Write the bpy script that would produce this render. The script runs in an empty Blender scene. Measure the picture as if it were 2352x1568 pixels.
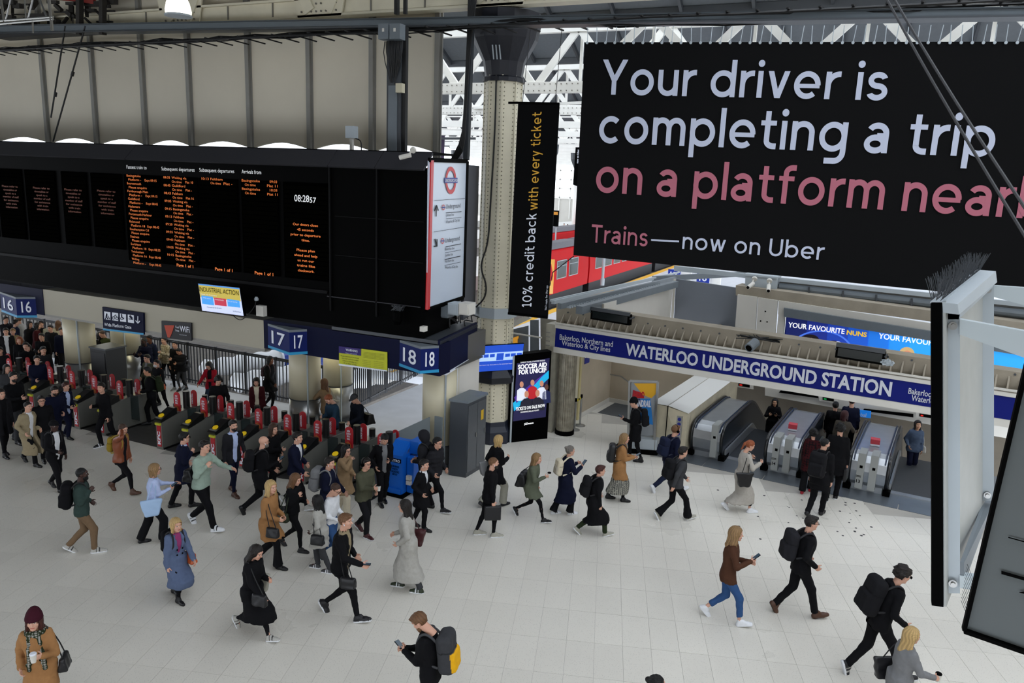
import bpy, math, random
import numpy as np
from mathutils import Vector, Matrix
random.seed(7); np.random.seed(7)
SC=bpy.context.scene; COL=SC.collection
PI=math.pi
# ------------------------------------------------------------------ camera
CW,CH,CX,CY,FPX=2352,1568,1176,784,1770.0
CAM=np.array([0.,0.,7.4])
def _n(v): return v/np.linalg.norm(v)
_x=_n(np.array([-2813-CX,253-CY,FPX])); _y=np.array([830.,-339,FPX]); _y=_n(_y-np.dot(_y,_x)*_x)
ROT=np.array([-_x,_y,np.cross(-_x,_y)])          # camera (x right, y down, z forward) -> world
cam=bpy.data.cameras.new('camera'); camo=bpy.data.objects.new('camera',cam); COL.objects.link(camo)
cam.sensor_width=36; cam.lens=FPX/CW*36; cam.clip_end=600
_m=np.eye(4); _m[:3,0]=ROT[:,0]; _m[:3,1]=-ROT[:,1]; _m[:3,2]=-ROT[:,2]; _m[:3,3]=CAM
camo.matrix_world=Matrix(_m.tolist()); SC.camera=camo
# ------------------------------------------------------------------ light and exposure
SC.view_settings.view_transform='Standard'; SC.view_settings.look='None'
SC.view_settings.gamma=1; SC.view_settings.use_curve_mapping=False
SC.view_settings.exposure=-0.35
w=bpy.data.worlds.new('overcast_sky'); SC.world=w; w.use_nodes=True
bg=w.node_tree.nodes['Background']; bg.inputs[0].default_value=(.86,.92,1,1); bg.inputs[1].default_value=4.2
def area(name,loc,size,energy,color=(1,1,1),rot=(0,0,0),sy=None):
    l=bpy.data.lights.new(name,'AREA'); l.energy=energy; l.color=color; l.size=size
    if sy: l.shape='RECTANGLE'; l.size_y=sy
    o=bpy.data.objects.new(name,l); o.location=loc; o.rotation_euler=rot; COL.objects.link(o); return o
# ------------------------------------------------------------------ helpers
def ray(px,py): return ROT@np.array([px-CX,py-CY,FPX])
def onz(px,py,z=0.):
    d=ray(px,py); return CAM+d*(z-CAM[2])/d[2]
def ony(px,py,y):
    d=ray(px,py); return CAM+d*y/d[1]
def onx(px,py,x):
    d=ray(px,py); return CAM+d*x/d[0]
class PL:
    """vertical plane through P with horizontal direction phi (degrees from +X)"""
    def __init__(s,P,phi):
        a=math.radians(phi); s.P=np.array([P[0],P[1],0.]); s.e=np.array([math.cos(a),math.sin(a),0]); s.n=np.array([-math.sin(a),math.cos(a),0])
    def at(s,px,py,out=0.):
        d=ray(px,py); t=np.dot(s.P-CAM,s.n)/np.dot(d,s.n); return CAM+d*t-s.n*out*np.sign(np.dot(d,s.n))
def lin(h):
    h=h.lstrip('#'); c=[int(h[i:i+2],16)/255 for i in (0,2,4)]
    return tuple(((x/12.92) if x<.04045 else ((x+.055)/1.055)**2.4) for x in c)+(1,)
MATS={}
def mat(name,col='888888',rough=.6,metal=0.,emit=None,es=1.,noise=0.,nscale=8.,bump=0.,bscale=40.,attr=False,spec=.5,alpha=None,trans=0.,wave=None,coat=0.):
    if name in MATS: return MATS[name]
    m=bpy.data.materials.new(name); m.use_nodes=True; nt=m.node_tree; b=nt.nodes['Principled BSDF']
    c=lin(col) if isinstance(col,str) else tuple(col)+(1,)
    b.inputs['Base Color'].default_value=c; b.inputs['Roughness'].default_value=rough; b.inputs['Metallic'].default_value=metal
    b.inputs['Specular IOR Level'].default_value=spec; b.inputs['Coat Weight'].default_value=coat
    src=None
    if attr:
        a=nt.nodes.new('ShaderNodeAttribute'); a.attribute_name='Col'; src=a.outputs['Color']; nt.links.new(src,b.inputs['Base Color'])
    if noise:
        tc=nt.nodes.new('ShaderNodeTexCoord'); nz=nt.nodes.new('ShaderNodeTexNoise'); nz.inputs['Scale'].default_value=nscale; nz.inputs['Detail'].default_value=6
        nt.links.new(tc.outputs['Object'],nz.inputs['Vector'])
        mr=nt.nodes.new('ShaderNodeMapRange'); mr.inputs[1].default_value=.2; mr.inputs[2].default_value=.8; mr.inputs[3].default_value=1-noise; mr.inputs[4].default_value=1+noise*.4
        nt.links.new(nz.outputs['Fac'],mr.inputs[0])
        mx=nt.nodes.new('ShaderNodeMix'); mx.data_type='RGBA'; mx.blend_type='MULTIPLY'; mx.inputs[0].default_value=1
        if src: nt.links.new(src,mx.inputs[6])
        else: mx.inputs[6].default_value=c
        nt.links.new(mr.outputs[0],mx.inputs[7]); nt.links.new(mx.outputs[2],b.inputs['Base Color'])
    if bump or wave:
        tc=nt.nodes.new('ShaderNodeTexCoord'); bp=nt.nodes.new('ShaderNodeBump'); bp.inputs['Strength'].default_value=bump or .4; bp.inputs['Distance'].default_value=.01
        if wave:
            wv=nt.nodes.new('ShaderNodeTexWave'); wv.inputs['Scale'].default_value=wave; wv.inputs['Distortion'].default_value=3; wv.bands_direction='X'; t=wv.outputs['Fac']; nt.links.new(tc.outputs['Object'],wv.inputs['Vector'])
        else:
            nz=nt.nodes.new('ShaderNodeTexNoise'); nz.inputs['Scale'].default_value=bscale; nz.inputs['Detail'].default_value=3; t=nz.outputs['Fac']; nt.links.new(tc.outputs['Object'],nz.inputs['Vector'])
        nt.links.new(t,bp.inputs['Height']); nt.links.new(bp.outputs[0],b.inputs['Normal'])
    if emit:
        e=lin(emit); b.inputs['Emission Color'].default_value=e; b.inputs['Emission Strength'].default_value=es
    if trans:
        b.inputs['Alpha'].default_value=1-trans
    MATS[name]=m; return m
def tag(o,label=None,cat=None,group=None,kind=None):
    if label: o['label']=label
    if cat: o['category']=cat
    if group: o['group']=group
    if kind: o['kind']=kind
    return o
def empty(name,loc=(0,0,0),rz=0.,label=None,cat=None,group=None,kind=None):
    o=bpy.data.objects.new(name,None); COL.objects.link(o); o.location=tuple(float(v) for v in loc); o.rotation_euler=(0,0,rz); o.empty_display_size=.1
    return tag(o,label,cat,group,kind)
def mkmesh(name,V,F,mats,mi=None,smooth=False,col=None):
    me=bpy.data.meshes.new(name); V=np.asarray(V,dtype=np.float32)
    if isinstance(F,np.ndarray):
        n=len(F); k=F.shape[1]; me.vertices.add(len(V)); me.vertices.foreach_set('co',V.ravel())
        me.loops.add(n*k); me.loops.foreach_set('vertex_index',F.ravel().astype(np.int32))
        me.polygons.add(n); me.polygons.foreach_set('loop_start',np.arange(0,n*k,k,dtype=np.int32)); me.update(calc_edges=True)
    else: me.from_pydata(V.tolist(),[],F); me.update()
    if not isinstance(mats,(list,tuple)): mats=[mats]
    for m in mats: me.materials.append(m)
    if mi is not None and len(mats)>1: me.polygons.foreach_set('material_index',np.array(mi,dtype=np.int32))
    if smooth: me.polygons.foreach_set('use_smooth',np.ones(len(me.polygons),dtype=bool))
    if col is not None:
        a=me.color_attributes.new('Col','FLOAT_COLOR','POINT'); a.data.foreach_set('color',np.asarray(col,dtype=np.float32).ravel())
    return me
def link(name,me,parent=None,loc=None,rz=0.):
    o=bpy.data.objects.new(name,me); COL.objects.link(o)
    if loc is not None: o.location=tuple(float(v) for v in loc)
    o.rotation_euler=(0,0,rz)
    if parent is not None: o.parent=parent
    return o
class MB:
    def __init__(s): s.V=[]; s.F=[]; s.M=[]; s.k=0
    def add(s,V,F):
        n=len(s.V); s.V+= [tuple(float(c) for c in v) for v in V]
        for f in F: s.F.append(tuple(int(i)+n for i in f)); s.M.append(s.k)
        return s
    def box(s,a,b):
        x0,y0,z0=a; x1,y1,z1=b
        return s.add([(x0,y0,z0),(x1,y0,z0),(x1,y1,z0),(x0,y1,z0),(x0,y0,z1),(x1,y0,z1),(x1,y1,z1),(x0,y1,z1)],[(0,3,2,1),(4,5,6,7),(0,1,5,4),(1,2,6,5),(2,3,7,6),(3,0,4,7)])
    def bar(s,a,b,w,h=None,up=(0,0,1)):
        h=h or w; a=np.array(a,float); b=np.array(b,float); d=_n(b-a); u=np.array(up,float); 
        if abs(np.dot(d,u))>.98: u=np.array([0,1.,0])
        r=_n(np.cross(d,u)); u=np.cross(r,d); V=[]
        for p in (a,b):
            for i,j in ((-1,-1),(1,-1),(1,1),(-1,1)): V.append(p+r*i*w/2+u*j*h/2)
        return s.add(V,[(0,1,2,3),(7,6,5,4),(0,4,5,1),(1,5,6,2),(2,6,7,3),(3,7,4,0)])
    def prism(s,pts,off):
        """polygon pts (3d, planar) extruded by vector off"""
        n=len(pts); pts=[np.array(p,float) for p in pts]; off=np.array(off,float)
        V=pts+[p+off for p in pts]
        return s.add(V,[tuple(range(n-1,-1,-1)),tuple(range(n,2*n))]+[(i,(i+1)%n,n+(i+1)%n,n+i) for i in range(n)])
    def cyl(s,c,r,h,n=16,r2=None,ax=None,cap=True):
        r2=r if r2 is None else r2; c=np.array(c,float); a=_n(np.array(ax,float)) if ax is not None else np.array([0,0,1.])
        t=np.array([1.,0,0]) if abs(a[0])<.9 else np.array([0,1.,0]); u=_n(np.cross(a,t)); v=np.cross(a,u); V=[]
        for z,rr in ((0,r),(h,r2)):
            for i in range(n):
                q=2*PI*i/n; V.append(c+a*z+(u*math.cos(q)+v*math.sin(q))*rr)
        F=[(i,(i+1)%n,n+(i+1)%n,n+i) for i in range(n)]
        if cap: F+=[tuple(range(n-1,-1,-1)),tuple(range(n,2*n))]
        return s.add(V,F)
    def lathe(s,c,prof,n=16,ph=0.):
        c=np.array(c,float); V=[]; F=[]
        for r,z in prof:
            for i in range(n):
                q=2*PI*i/n+ph; V.append(c+np.array([r*math.cos(q),r*math.sin(q),z]))
        for j in range(len(prof)-1):
            for i in range(n): F.append((j*n+i,j*n+(i+1)%n,(j+1)*n+(i+1)%n,(j+1)*n+i))
        F.append(tuple(range(n-1,-1,-1))); F.append(tuple((len(prof)-1)*n+i for i in range(n)))
        return s.add(V,F)
    def tube(s,pts,r,n=6,smooth=0):
        P=[np.array(p,float) for p in pts]
        for _ in range(smooth):
            Q=[P[0]]
            for i in range(len(P)-1): Q+=[P[i]*.75+P[i+1]*.25,P[i]*.25+P[i+1]*.75]
            Q.append(P[-1]); P=Q
        V=[];F=[]; u=None
        for i,p in enumerate(P):
            d=P[min(i+1,len(P)-1)]-P[max(i-1,0)]; d=_n(d) if np.linalg.norm(d)>1e-9 else np.array([0,0,1.])
            if u is None:
                t=np.array([0,0,1.]) if abs(d[2])<.9 else np.array([1.,0,0]); u=_n(np.cross(d,t))
            u=_n(u-np.dot(u,d)*d); v=np.cross(d,u)
            for j in range(n):
                q=2*PI*j/n; V.append(p+(u*math.cos(q)+v*math.sin(q))*r)
        for i in range(len(P)-1):
            for j in range(n): F.append((i*n+j,i*n+(j+1)%n,(i+1)*n+(j+1)%n,(i+1)*n+j))
        F.append(tuple(range(n-1,-1,-1))); F.append(tuple((len(P)-1)*n+j for j in range(n)))
        return s.add(V,F)
    def make(s,name,mats,parent=None,smooth=False,label=None,cat=None,group=None,kind=None,org=None,rz=0.):
        V=np.array(s.V,float)
        if org is not None:
            V=V-np.array(org,float); 
            if rz:
                c,sn=math.cos(-rz),math.sin(-rz); V=V@np.array([[c,sn,0],[-sn,c,0],[0,0,1]])
        elif parent is not None:
            top=parent
            while top.parent is not None: top=top.parent
            V=V-np.array(top.matrix_basis.translation)
            if abs(top.rotation_euler[2])>1e-6:
                q=-top.rotation_euler[2]; c,sn=math.cos(q),math.sin(q); V=V@np.array([[c,sn,0],[-sn,c,0],[0,0,1]])
        me=mkmesh(name,V,s.F,mats,s.M,smooth)
        o=link(name,me,parent,org if org is not None else None,rz if org is not None else 0.)
        return tag(o,label,cat,group,kind)
# text -> mesh arrays (built-in font)
_TX={}
def glyphs(s,bold=0.,res=3):
    k=(s,bold,res)
    if k in _TX: return _TX[k]
    cu=bpy.data.curves.new('t','FONT'); cu.body=s; cu.resolution_u=res; cu.offset=bold; cu.fill_mode='FRONT'
    ob=bpy.data.objects.new('t',cu); me=bpy.data.meshes.new_from_object(ob)
    V=np.empty(len(me.vertices)*3,dtype=np.float32); me.vertices.foreach_get('co',V); V=V.reshape(-1,3)
    F=[tuple(p.vertices) for p in me.polygons]
    bpy.data.objects.remove(ob); bpy.data.curves.remove(cu); bpy.data.meshes.remove(me)
    _TX[k]=(V,F); return _TX[k]
CAPH=None
def caph():
    global CAPH
    if CAPH is None: CAPH=glyphs('H')[0][:,1].max()
    return CAPH
def text3(mb,s,P0,ex,ey,width=None,cap=.1,bold=0.,align='l',maxw=None):
    V,F=glyphs(s,bold)
    if len(V)==0: return
    x0,x1=V[:,0].min(),V[:,0].max(); sy=cap/caph(); sx=sy
    if width: sx=width/(x1-x0)
    if maxw and (x1-x0)*sx>maxw: sx=maxw/(x1-x0)
    o=x0
    if align=='c': o=(x0+x1)/2
    if align=='r': o=x1
    P0=np.array(P0,float); mb.add([P0+ex*(v[0]-o)*sx+ey*v[1]*sy for v in V],F)
# geometric sans drawn from strokes (x height 1): D slanted bar, L bar, A arc
_W=.205
GEO={'o':(1.0,'A.5,.5,.41,.41,0,360'),'c':(.9,'A.5,.5,.41,.41,48,312'),'e':(1.0,'A.5,.5,.41,.41,0,312 L.1,.47,.98,.47,.16'),
'a':(.86,'A.37,.3,.3,.22,0,360 L.72,0,.72,.66 A.41,.66,.31,.26,0,150 L.4,.59,.72,.59,.16'),'d':(1.0,'A.5,.5,.41,.41,0,360 L.91,0,.91,1.4'),'b':(1.0,'A.5,.5,.41,.41,0,360 L.1,0,.1,1.4'),
'p':(1.0,'A.5,.5,.41,.41,0,360 L.1,-.4,.1,1'),'g':(1.0,'A.5,.5,.41,.41,0,360 L.91,-.02,.91,1 A.6,-.02,.31,.31,-90,0 L.25,-.33,.6,-.33'),
'u':(.86,'L.1,.4,.1,1 A.43,.4,.33,.31,180,360 L.76,0,.76,1'),'n':(.86,'L.1,0,.1,1 A.43,.6,.33,.31,0,180 L.76,0,.76,.6'),'h':(.86,'L.1,0,.1,1.4 A.43,.6,.33,.31,0,180 L.76,0,.76,.6'),
'm':(1.36,'L.1,0,.1,1 A.39,.62,.29,.29,0,180 L.68,0,.68,.62 A.97,.62,.29,.29,0,180 L1.26,0,1.26,.62'),'r':(.5,'L.1,0,.1,1 A.5,.5,.4,.41,90,180 L.46,.91,.56,.91'),
'l':(.2,'L.1,0,.1,1.4'),'i':(.2,'L.1,0,.1,1 O.1,1.28,.13'),'t':(.6,'L.26,.3,.26,1.32 A.52,.3,.26,.2,180,270 L.5,.1,.64,.1 L.0,.91,.6,.91,.17'),'f':(.6,'L.26,0,.26,1.1 A.52,1.1,.26,.2,90,180 L.5,1.3,.64,1.3 L.0,.91,.6,.91,.17'),
'v':(.86,'D.0,1,.32,0 D.64,1,.32,0'),'w':(1.3,'D.0,1,.28,0 D.54,1,.28,0 D.54,1,.82,0 D1.08,1,.82,0'),'y':(.86,'D.0,1,.34,0 D.66,1,.18,-.4'),
's':(.74,'A.37,.71,.26,.2,20,270 A.37,.3,.28,.21,-160,90'),'k':(.84,'L.1,0,.1,1.4 D.55,1,.08,.42 D.3,.6,.62,0'),'Y':(1.1,'D.0,1.38,.45,.55 D.9,1.38,.45,.55 L.56,0,.56,.65'),'T':(1.0,'L0,1.28,1.0,1.28,.2 L.5,0,.5,1.3'),
'U':(1.05,'L.1,.5,.1,1.38 A.52,.5,.42,.41,180,360 L.94,.5,.94,1.38'),'1':(.6,'L.36,0,.36,1.38 D.0,1.1,.2,1.38 L.1,.1,.62,.1,.2'),'0':(1.0,'A.5,.69,.4,.6,0,360'),'%':(1.2,'A.25,1.1,.19,.2,0,360 A.95,.28,.19,.2,0,360 D.8,1.38,.15,0')}
def geoglyphs(s,w=_W):
    V=[];F=[];x0=0;zz=[0.]
    def quad(P): n=len(V); V.extend([(p[0]+x0,p[1],zz[0]) for p in P]); F.append((n,n+1,n+2,n+3))
    for ch in s:
        if ch==' ': x0+=.48; continue
        adv,pr=GEO[ch]
        for st in pr.split():
            zz[0]=(zz[0]+.0012)%.006; k=st[0]; a=[float(v) for v in st[1:].split(',')]
            if k=='L':
                ww=(a[4] if len(a)>4 else w)/2; dx,dy=a[2]-a[0],a[3]-a[1]; L=math.hypot(dx,dy); nx,ny=-dy/L*ww,dx/L*ww
                quad([(a[0]-nx,a[1]-ny),(a[2]-nx,a[3]-ny),(a[2]+nx,a[3]+ny),(a[0]+nx,a[1]+ny)])
            elif k=='D':
                h=w*math.hypot(a[2]-a[0],a[3]-a[1])/abs(a[3]-a[1]); quad([(a[2],a[3]),(a[2]+h,a[3]),(a[0]+h,a[1]),(a[0],a[1])])
            else:
                if k=='O': a=[a[0],a[1],a[2]/2,a[2]/2,0,360]
                ww=w/2 if k=='A' else a[2]; n=max(4,int(abs(a[5]-a[4])/10))
                for i in range(n):
                    p,q=[math.radians(a[4]+(a[5]-a[4])*j/n) for j in (i,i+1)]
                    quad([(a[0]+(a[2]+ww)*math.cos(p),a[1]+(a[3]+ww)*math.sin(p)),(a[0]+(a[2]+ww)*math.cos(q),a[1]+(a[3]+ww)*math.sin(q)),(a[0]+(a[2]-ww)*math.cos(q),a[1]+(a[3]-ww)*math.sin(q)),(a[0]+(a[2]-ww)*math.cos(p),a[1]+(a[3]-ww)*math.sin(p))])
        x0+=adv+.2
    return np.array(V),F
def geotext(mb,s,A,B,eu,cap,w=_W):
    V,F=geoglyphs(s,w); A=np.array(A,float); B=np.array(B,float); sx=1/(V[:,0].max()-V[:,0].min()); o=V[:,0].min()
    nn=np.cross(B-A,eu); nn/=np.linalg.norm(nn)
    mb.add([A+(B-A)*((v[0]-o)*sx)+eu*(v[1]*cap/1.4)+nn*v[2] for v in V],F)
def geopx(mb,s,a,b,capy,pl,out=.01,w=_W):
    A=pl.at(*a,out); B=pl.at(*b,out); geotext(mb,s,A,B,UP,abs(pl.at(a[0],capy,out)[2]-A[2]),w)
UP=np.array([0,0,1.])
def textpx(mb,s,a,b,capy,pl,out=.01,bold=0.):
    """text on plane pl: baseline from pixel a to pixel b, capital height up to pixel row capy above a"""
    A=pl.at(*a,out); B=pl.at(*b,out); T=pl.at(a[0],capy,out); w=np.linalg.norm(B-A)
    text3(mb,s,A,(B-A)/w,UP,width=w,cap=abs(T[2]-A[2]),bold=bold)
def polypx(mb,pts,pl,out=.0,th=.01):
    P=[pl.at(*p,out) for p in pts]; d=pl.n*np.sign(np.dot(ray(*pts[0]),pl.n))
    mb.prism(P,d*th)
def structure(name,label=None): return empty(name,kind='structure',label=label)
# ------------------------------------------------------------------ materials of the setting
M_grout=mat('grout','bdb9b1',rough=.7,noise=.3,nscale=.8)
M_tile=mat('terrazzo','dedad0',rough=.3,noise=.03,nscale=1.1,spec=.4)
def _terrazzo(m,sc=60):
    nt=m.node_tree; b=nt.nodes['Principled BSDF']; src=b.inputs['Base Color'].links[0].from_socket
    tc=nt.nodes.new('ShaderNodeTexCoord'); geo=nt.nodes.new('ShaderNodeNewGeometry')
    v=nt.nodes.new('ShaderNodeTexVoronoi'); v.inputs['Scale'].default_value=sc; nt.links.new(geo.outputs['Position'],v.inputs['Vector'])
    r=nt.nodes.new('ShaderNodeMapRange'); r.inputs[1].default_value=0; r.inputs[2].default_value=.28; r.inputs[3].default_value=.62; r.inputs[4].default_value=1
    nt.links.new(v.outputs['Distance'],r.inputs[0])
    big=nt.nodes.new('ShaderNodeTexNoise'); big.inputs['Scale'].default_value=.45; big.inputs['Detail'].default_value=5; nt.links.new(geo.outputs['Position'],big.inputs['Vector'])
    r2=nt.nodes.new('ShaderNodeMapRange'); r2.inputs[1].default_value=.15; r2.inputs[2].default_value=.85; r2.inputs[3].default_value=.92; r2.inputs[4].default_value=1.03; nt.links.new(big.outputs['Fac'],r2.inputs[0])
    mm=nt.nodes.new('ShaderNodeMath'); mm.operation='MULTIPLY'; nt.links.new(r.outputs[0],mm.inputs[0]); nt.links.new(r2.outputs[0],mm.inputs[1])
    oi=nt.nodes.new('ShaderNodeObjectInfo'); r3=nt.nodes.new('ShaderNodeMapRange'); r3.inputs[3].default_value=.97; r3.inputs[4].default_value=1.02; nt.links.new(oi.outputs['Random'],r3.inputs[0])
    m2=nt.nodes.new('ShaderNodeMath'); m2.operation='MULTIPLY'; nt.links.new(mm.outputs[0],m2.inputs[0]); nt.links.new(r3.outputs[0],m2.inputs[1])
    mx=nt.nodes.new('ShaderNodeMix'); mx.data_type='RGBA'; mx.blend_type='MULTIPLY'; mx.inputs[0].default_value=1
    nt.links.new(src,mx.inputs[6]); nt.links.new(m2.outputs[0],mx.inputs[7]); nt.links.new(mx.outputs[2],b.inputs['Base Color'])
    r4=nt.nodes.new('ShaderNodeMapRange'); r4.inputs[1].default_value=.15; r4.inputs[2].default_value=.85; r4.inputs[3].default_value=.24; r4.inputs[4].default_value=.36; nt.links.new(big.outputs['Fac'],r4.inputs[0]); nt.links.new(r4.outputs[0],b.inputs['Roughness'])
_terrazzo(M_tile,38)
M_plat=mat('platform_asphalt','c2c5cb',rough=.5,noise=.12,nscale=2)
M_mat=mat('dark_matting','3c3b3b',rough=.8,noise=.2,nscale=6)
M_cream=mat('cream_panel','d6cebb',rough=.6,noise=.14,nscale=.35)
M_rib=mat('grey_rib','8c8a84',rough=.6,noise=.15,nscale=2)
M_black=mat('black_board','020202',rough=.6,spec=.03)
M_bevel=mat('charcoal_panel','303034',rough=.5,spec=.2)
M_navy=mat('navy_fascia','050a2a',rough=.5,spec=.1)
M_blue=mat('sign_blue','0a2f9c',rough=.35)
M_teal=mat('teal_stripe','1f8fc0',rough=.4)
M_white=mat('white_print','dfe3ee',rough=.5)
M_steel=mat('brushed_steel','a8a8a6',rough=.32,metal=.85,noise=.15,nscale=3)
M_grey=mat('grey_metal','6a7278',rough=.5,noise=.12,nscale=3)
M_lgrey=mat('pale_grey_paint','a9b2b8',rough=.45,noise=.05,nscale=2)
M_dgrey=mat('dark_grey_metal','3e4247',rough=.45,noise=.1,nscale=2)
M_cable=mat('black_cable','0b0b0c',rough=.6)
M_rivet=mat('cream_ironwork','ded7bf',rough=.5,noise=.12,nscale=2)
M_rivw=mat('white_ironwork','efeee8',rough=.5,noise=.1,nscale=1)
M_conc=mat('dirty_concrete','9b9282',rough=.85,noise=.25,nscale=2,bump=.3)
M_wallp=mat('pale_wall_panel','cfccc4',rough=.6,noise=.08,nscale=1)
M_beige=mat('beige_wall','b9ac97',rough=.6,noise=.18,nscale=1.2)
M_red=mat('red_paint','c01018',rough=.35)
M_lamp=mat('lamp_glass','ffffff',emit='fff4dc',es=6)
M_glass=mat('roof_glazing','eef4f8',rough=.15,trans=.86,spec=.2)
M_wash=mat('wall_cleat','77736a',rough=.7)
# ------------------------------------------------------------------ floor
UA=math.radians(-5.7); UEX=np.array([math.cos(UA),math.sin(UA),0]); UEY=np.array([-math.sin(UA),math.cos(UA),0]); UO=np.array([-7.95,20.7,0])
def U(x,y,z=0.): return UO+UEX*x+UEY*y+UP*z
def ubox(mb,a,b):
    x0,y0,z0=a; x1,y1,z1=b
    V=[U(x0,y0,z0),U(x1,y0,z0),U(x1,y1,z0),U(x0,y1,z0),U(x0,y0,z1),U(x1,y0,z1),U(x1,y1,z1),U(x0,y1,z1)]
    mb.add(V,[(0,3,2,1),(4,5,6,7),(0,1,5,4),(1,2,6,5),(2,3,7,6),(3,0,4,7)])
floor=structure('floor')
m=MB()
m.box((-50,-6,-.3),(14,13.95,-.006)); m.box((-9.7,13.95,-.3),(14,19.4,-.006))
m.prism([(-9.7,19.4,-.3),(14,19.4,-.3),U(22,.35,-.3),U(-1.9,.35,-.3)],(0,0,.294))
ubox(m,(-1.9,.35,-.3),(3.0,2.75,-.006))
m.make('slab',M_grout,floor)
TA=math.radians(90+17.69); tu=np.array([math.cos(TA),math.sin(TA)]); tv=np.array([tu[1],-tu[0]])
tiles=[]
for i in range(-45,62):
    for j in range(-90,90):
        c=tu*(i*.92)+tv*(j*.46+(.0)); x,y=c
        ul=(x-UO[0])*UEX[0]+(y-UO[1])*UEX[1]; vl=(x-UO[0])*UEY[0]+(y-UO[1])*UEY[1]
        if not(-48<x<9 and -3<y): continue
        if x<-9.9 and y>14.15: continue
        if x>=-9.9 and vl>(-.35 if ul>3.0 else 2.3): continue
        q=ROT.T@(np.array([x,y,0])-CAM)
        if q[2]<.5: continue
        px,py=CX+FPX*q[0]/q[2],CY+FPX*q[1]/q[2]
        if not(-260<px<2600 and py<1800): continue
        tiles.append((q[2],x,y))
tiles.sort()
g=.0022; tm=MB(); a_,b_=.46-g,.23-g
tm.prism([tuple(list(tu*sx*a_+tv*sy*b_)+[-.006]) for sx,sy in ((-1,-1),(-1,1),(1,1),(1,-1))],(0,0,.006))
tme=mkmesh('tile',tm.V,tm.F,M_tile)
for k,(d,x,y) in enumerate(tiles[:300]):
    link('tile',tme,floor,(x,y,random.uniform(-.0006,.0006)))
rest=MB()
for d,x,y in tiles[300:]:
    rest.add([(v[0]+x,v[1]+y,v[2]) for v in tm.V],tm.F)
rest.make('far_tiles',M_tile,floor,kind='stuff')
m=MB(); m.box((-50,13.98,-.3),(-9.72,16.2,0.004)); m.make('gate_matting',M_mat,floor)
m=MB(); m.box((-50,16.2,-.3),(-9.7,18.95,0)); m.box((-14.1,18.95,-.3),(-9.7,24.2,0)); m.box((-16.4,24.2,-.3),(-9.9,140,0)); m.make('platform_paving',M_plat,floor)
m=MB(); m.box((-16.4,24.2,.0),(-15.9,140,.006)); m.make('yellow_platform_line',mat('yellow_line','d9a520'),floor)
m=MB(); m.box((-120,18.95,-1.3),(-16.4,150,-1.1)); m.make('track_bed',mat('ballast','5c5751',rough=.9,noise=.4,nscale=6,bump=.6),floor)
# far platforms between the tracks
for (x0,x1,y0) in ((-34,-27,40),(-52,-44,40),(-72,-63,40)):
    m=MB(); m.box((x0,y0,-1.2),(x1,145,0)); m.make('far_platform',mat('far_platform_edge','c9c8c4',noise=.1),floor)
m=MB(); m.box((-9.9,30,-1.2),(60,145,.0)); m.make('side_roadway',M_plat,floor)
# escalator landing plates and station matting
m=MB(); ubox(m,(3.0,.35,-.05),(13,4.1,.0)); m.make('steel_landing',mat('steel_plate','7e858c',rough=.35,metal=.6,noise=.2,nscale=2),floor)
for k in range(6):
    m=MB(); ubox(m,(3.05+k*1.6,-.0,-.004),(4.63+k*1.6,.98,.006)); m.make('landing_plate',mat('steel_plate'),floor)
m=MB(); ubox(m,(.3,2.75,-.3),(1.45,4.25,.003)); m.make('stair_matting',mat('station_matting','4c4f52',rough=.8),floor)
m=MB(); ubox(m,(-.3,2.7,-.3),(1.45,4.3,-.001)); m.make('station_paving',mat('station_paving','cfccc4',rough=.5),floor)
# stairs going down to the right behind the poster stand
st=structure('stairs')
for k in range(7):
    m=MB(); ubox(m,(1.45+k*.3,2.75,-.17*(k+1)-.2),(1.75+k*.3,4.25,-.17*(k+1)))
    m.make('step',M_dgrey,st)
# tactile studs in front of the escalators
m=MB()
for i in range(34):
    px=random.choice([random.gauss(1960,22),random.gauss(1800,70)]); py=random.uniform(1150,1235) if px>1900 else random.uniform(1105,1240)
    p=onz(px,py); m.cyl((p[0],p[1],0.001),random.uniform(.015,.035),.002,6)
m.make('floor_stains',mat('dark_stain','38383a',rough=.8),floor,kind='stuff')
# ------------------------------------------------------------------ tall cream wall of panels over the board
wall=structure('wall_back')
WY=19.0
ribpx=[-140,-20,103,216,330,436,573,712,856,1006]
rx=[ony(p,200,WY)[0] for p in ribpx]
zb=8.02; zt=16.5
for i in range(len(rx)-1):
    a,b=rx[i]+.06,rx[i+1]-.06; n=8
    bot=[(a+(b-a)*t/n,WY,zb+.02+.18*math.sin(PI*t/n)) for t in range(n+1)]
    m=MB(); m.prism(bot+[(b,WY,zt),(a,WY,zt)],(0,.1,0)); m.make('panel',M_cream,wall)
for x in rx:
    m=MB(); m.box((x-.07,WY-.1,zb-.3),(x+.07,WY+.12,zt)); m.box((x-.12,WY-.02,zb-.3),(x+.12,WY+.02,zt)); m.make('rib',M_rib,wall)
m=MB(); x=rx[0]
m.box((-60,WY,zb),(x,WY+.1,zt)); m.make('far_panel',M_cream,wall)
# closing walls; the ceiling added to darken the left stands with the roof
m=MB(); m.box((-42,-6,8.5),(-41.7,19,16.5)); tag(m.make('wall_left',M_cream),kind='structure')
m=MB(); m.box((-42,-6.3,4.5),(14,-6,16.5)); tag(m.make('wall_front',M_beige),kind='structure')
m=MB(); m.box((13.7,-6,0),(14,50,11)); tag(m.make('wall_right',M_beige),kind='structure')
m=MB(); m.box((-8,-6,5.2),(14,-.8,5.6)); tag(m.make('balcony_floor',M_beige),kind='structure')
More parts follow.
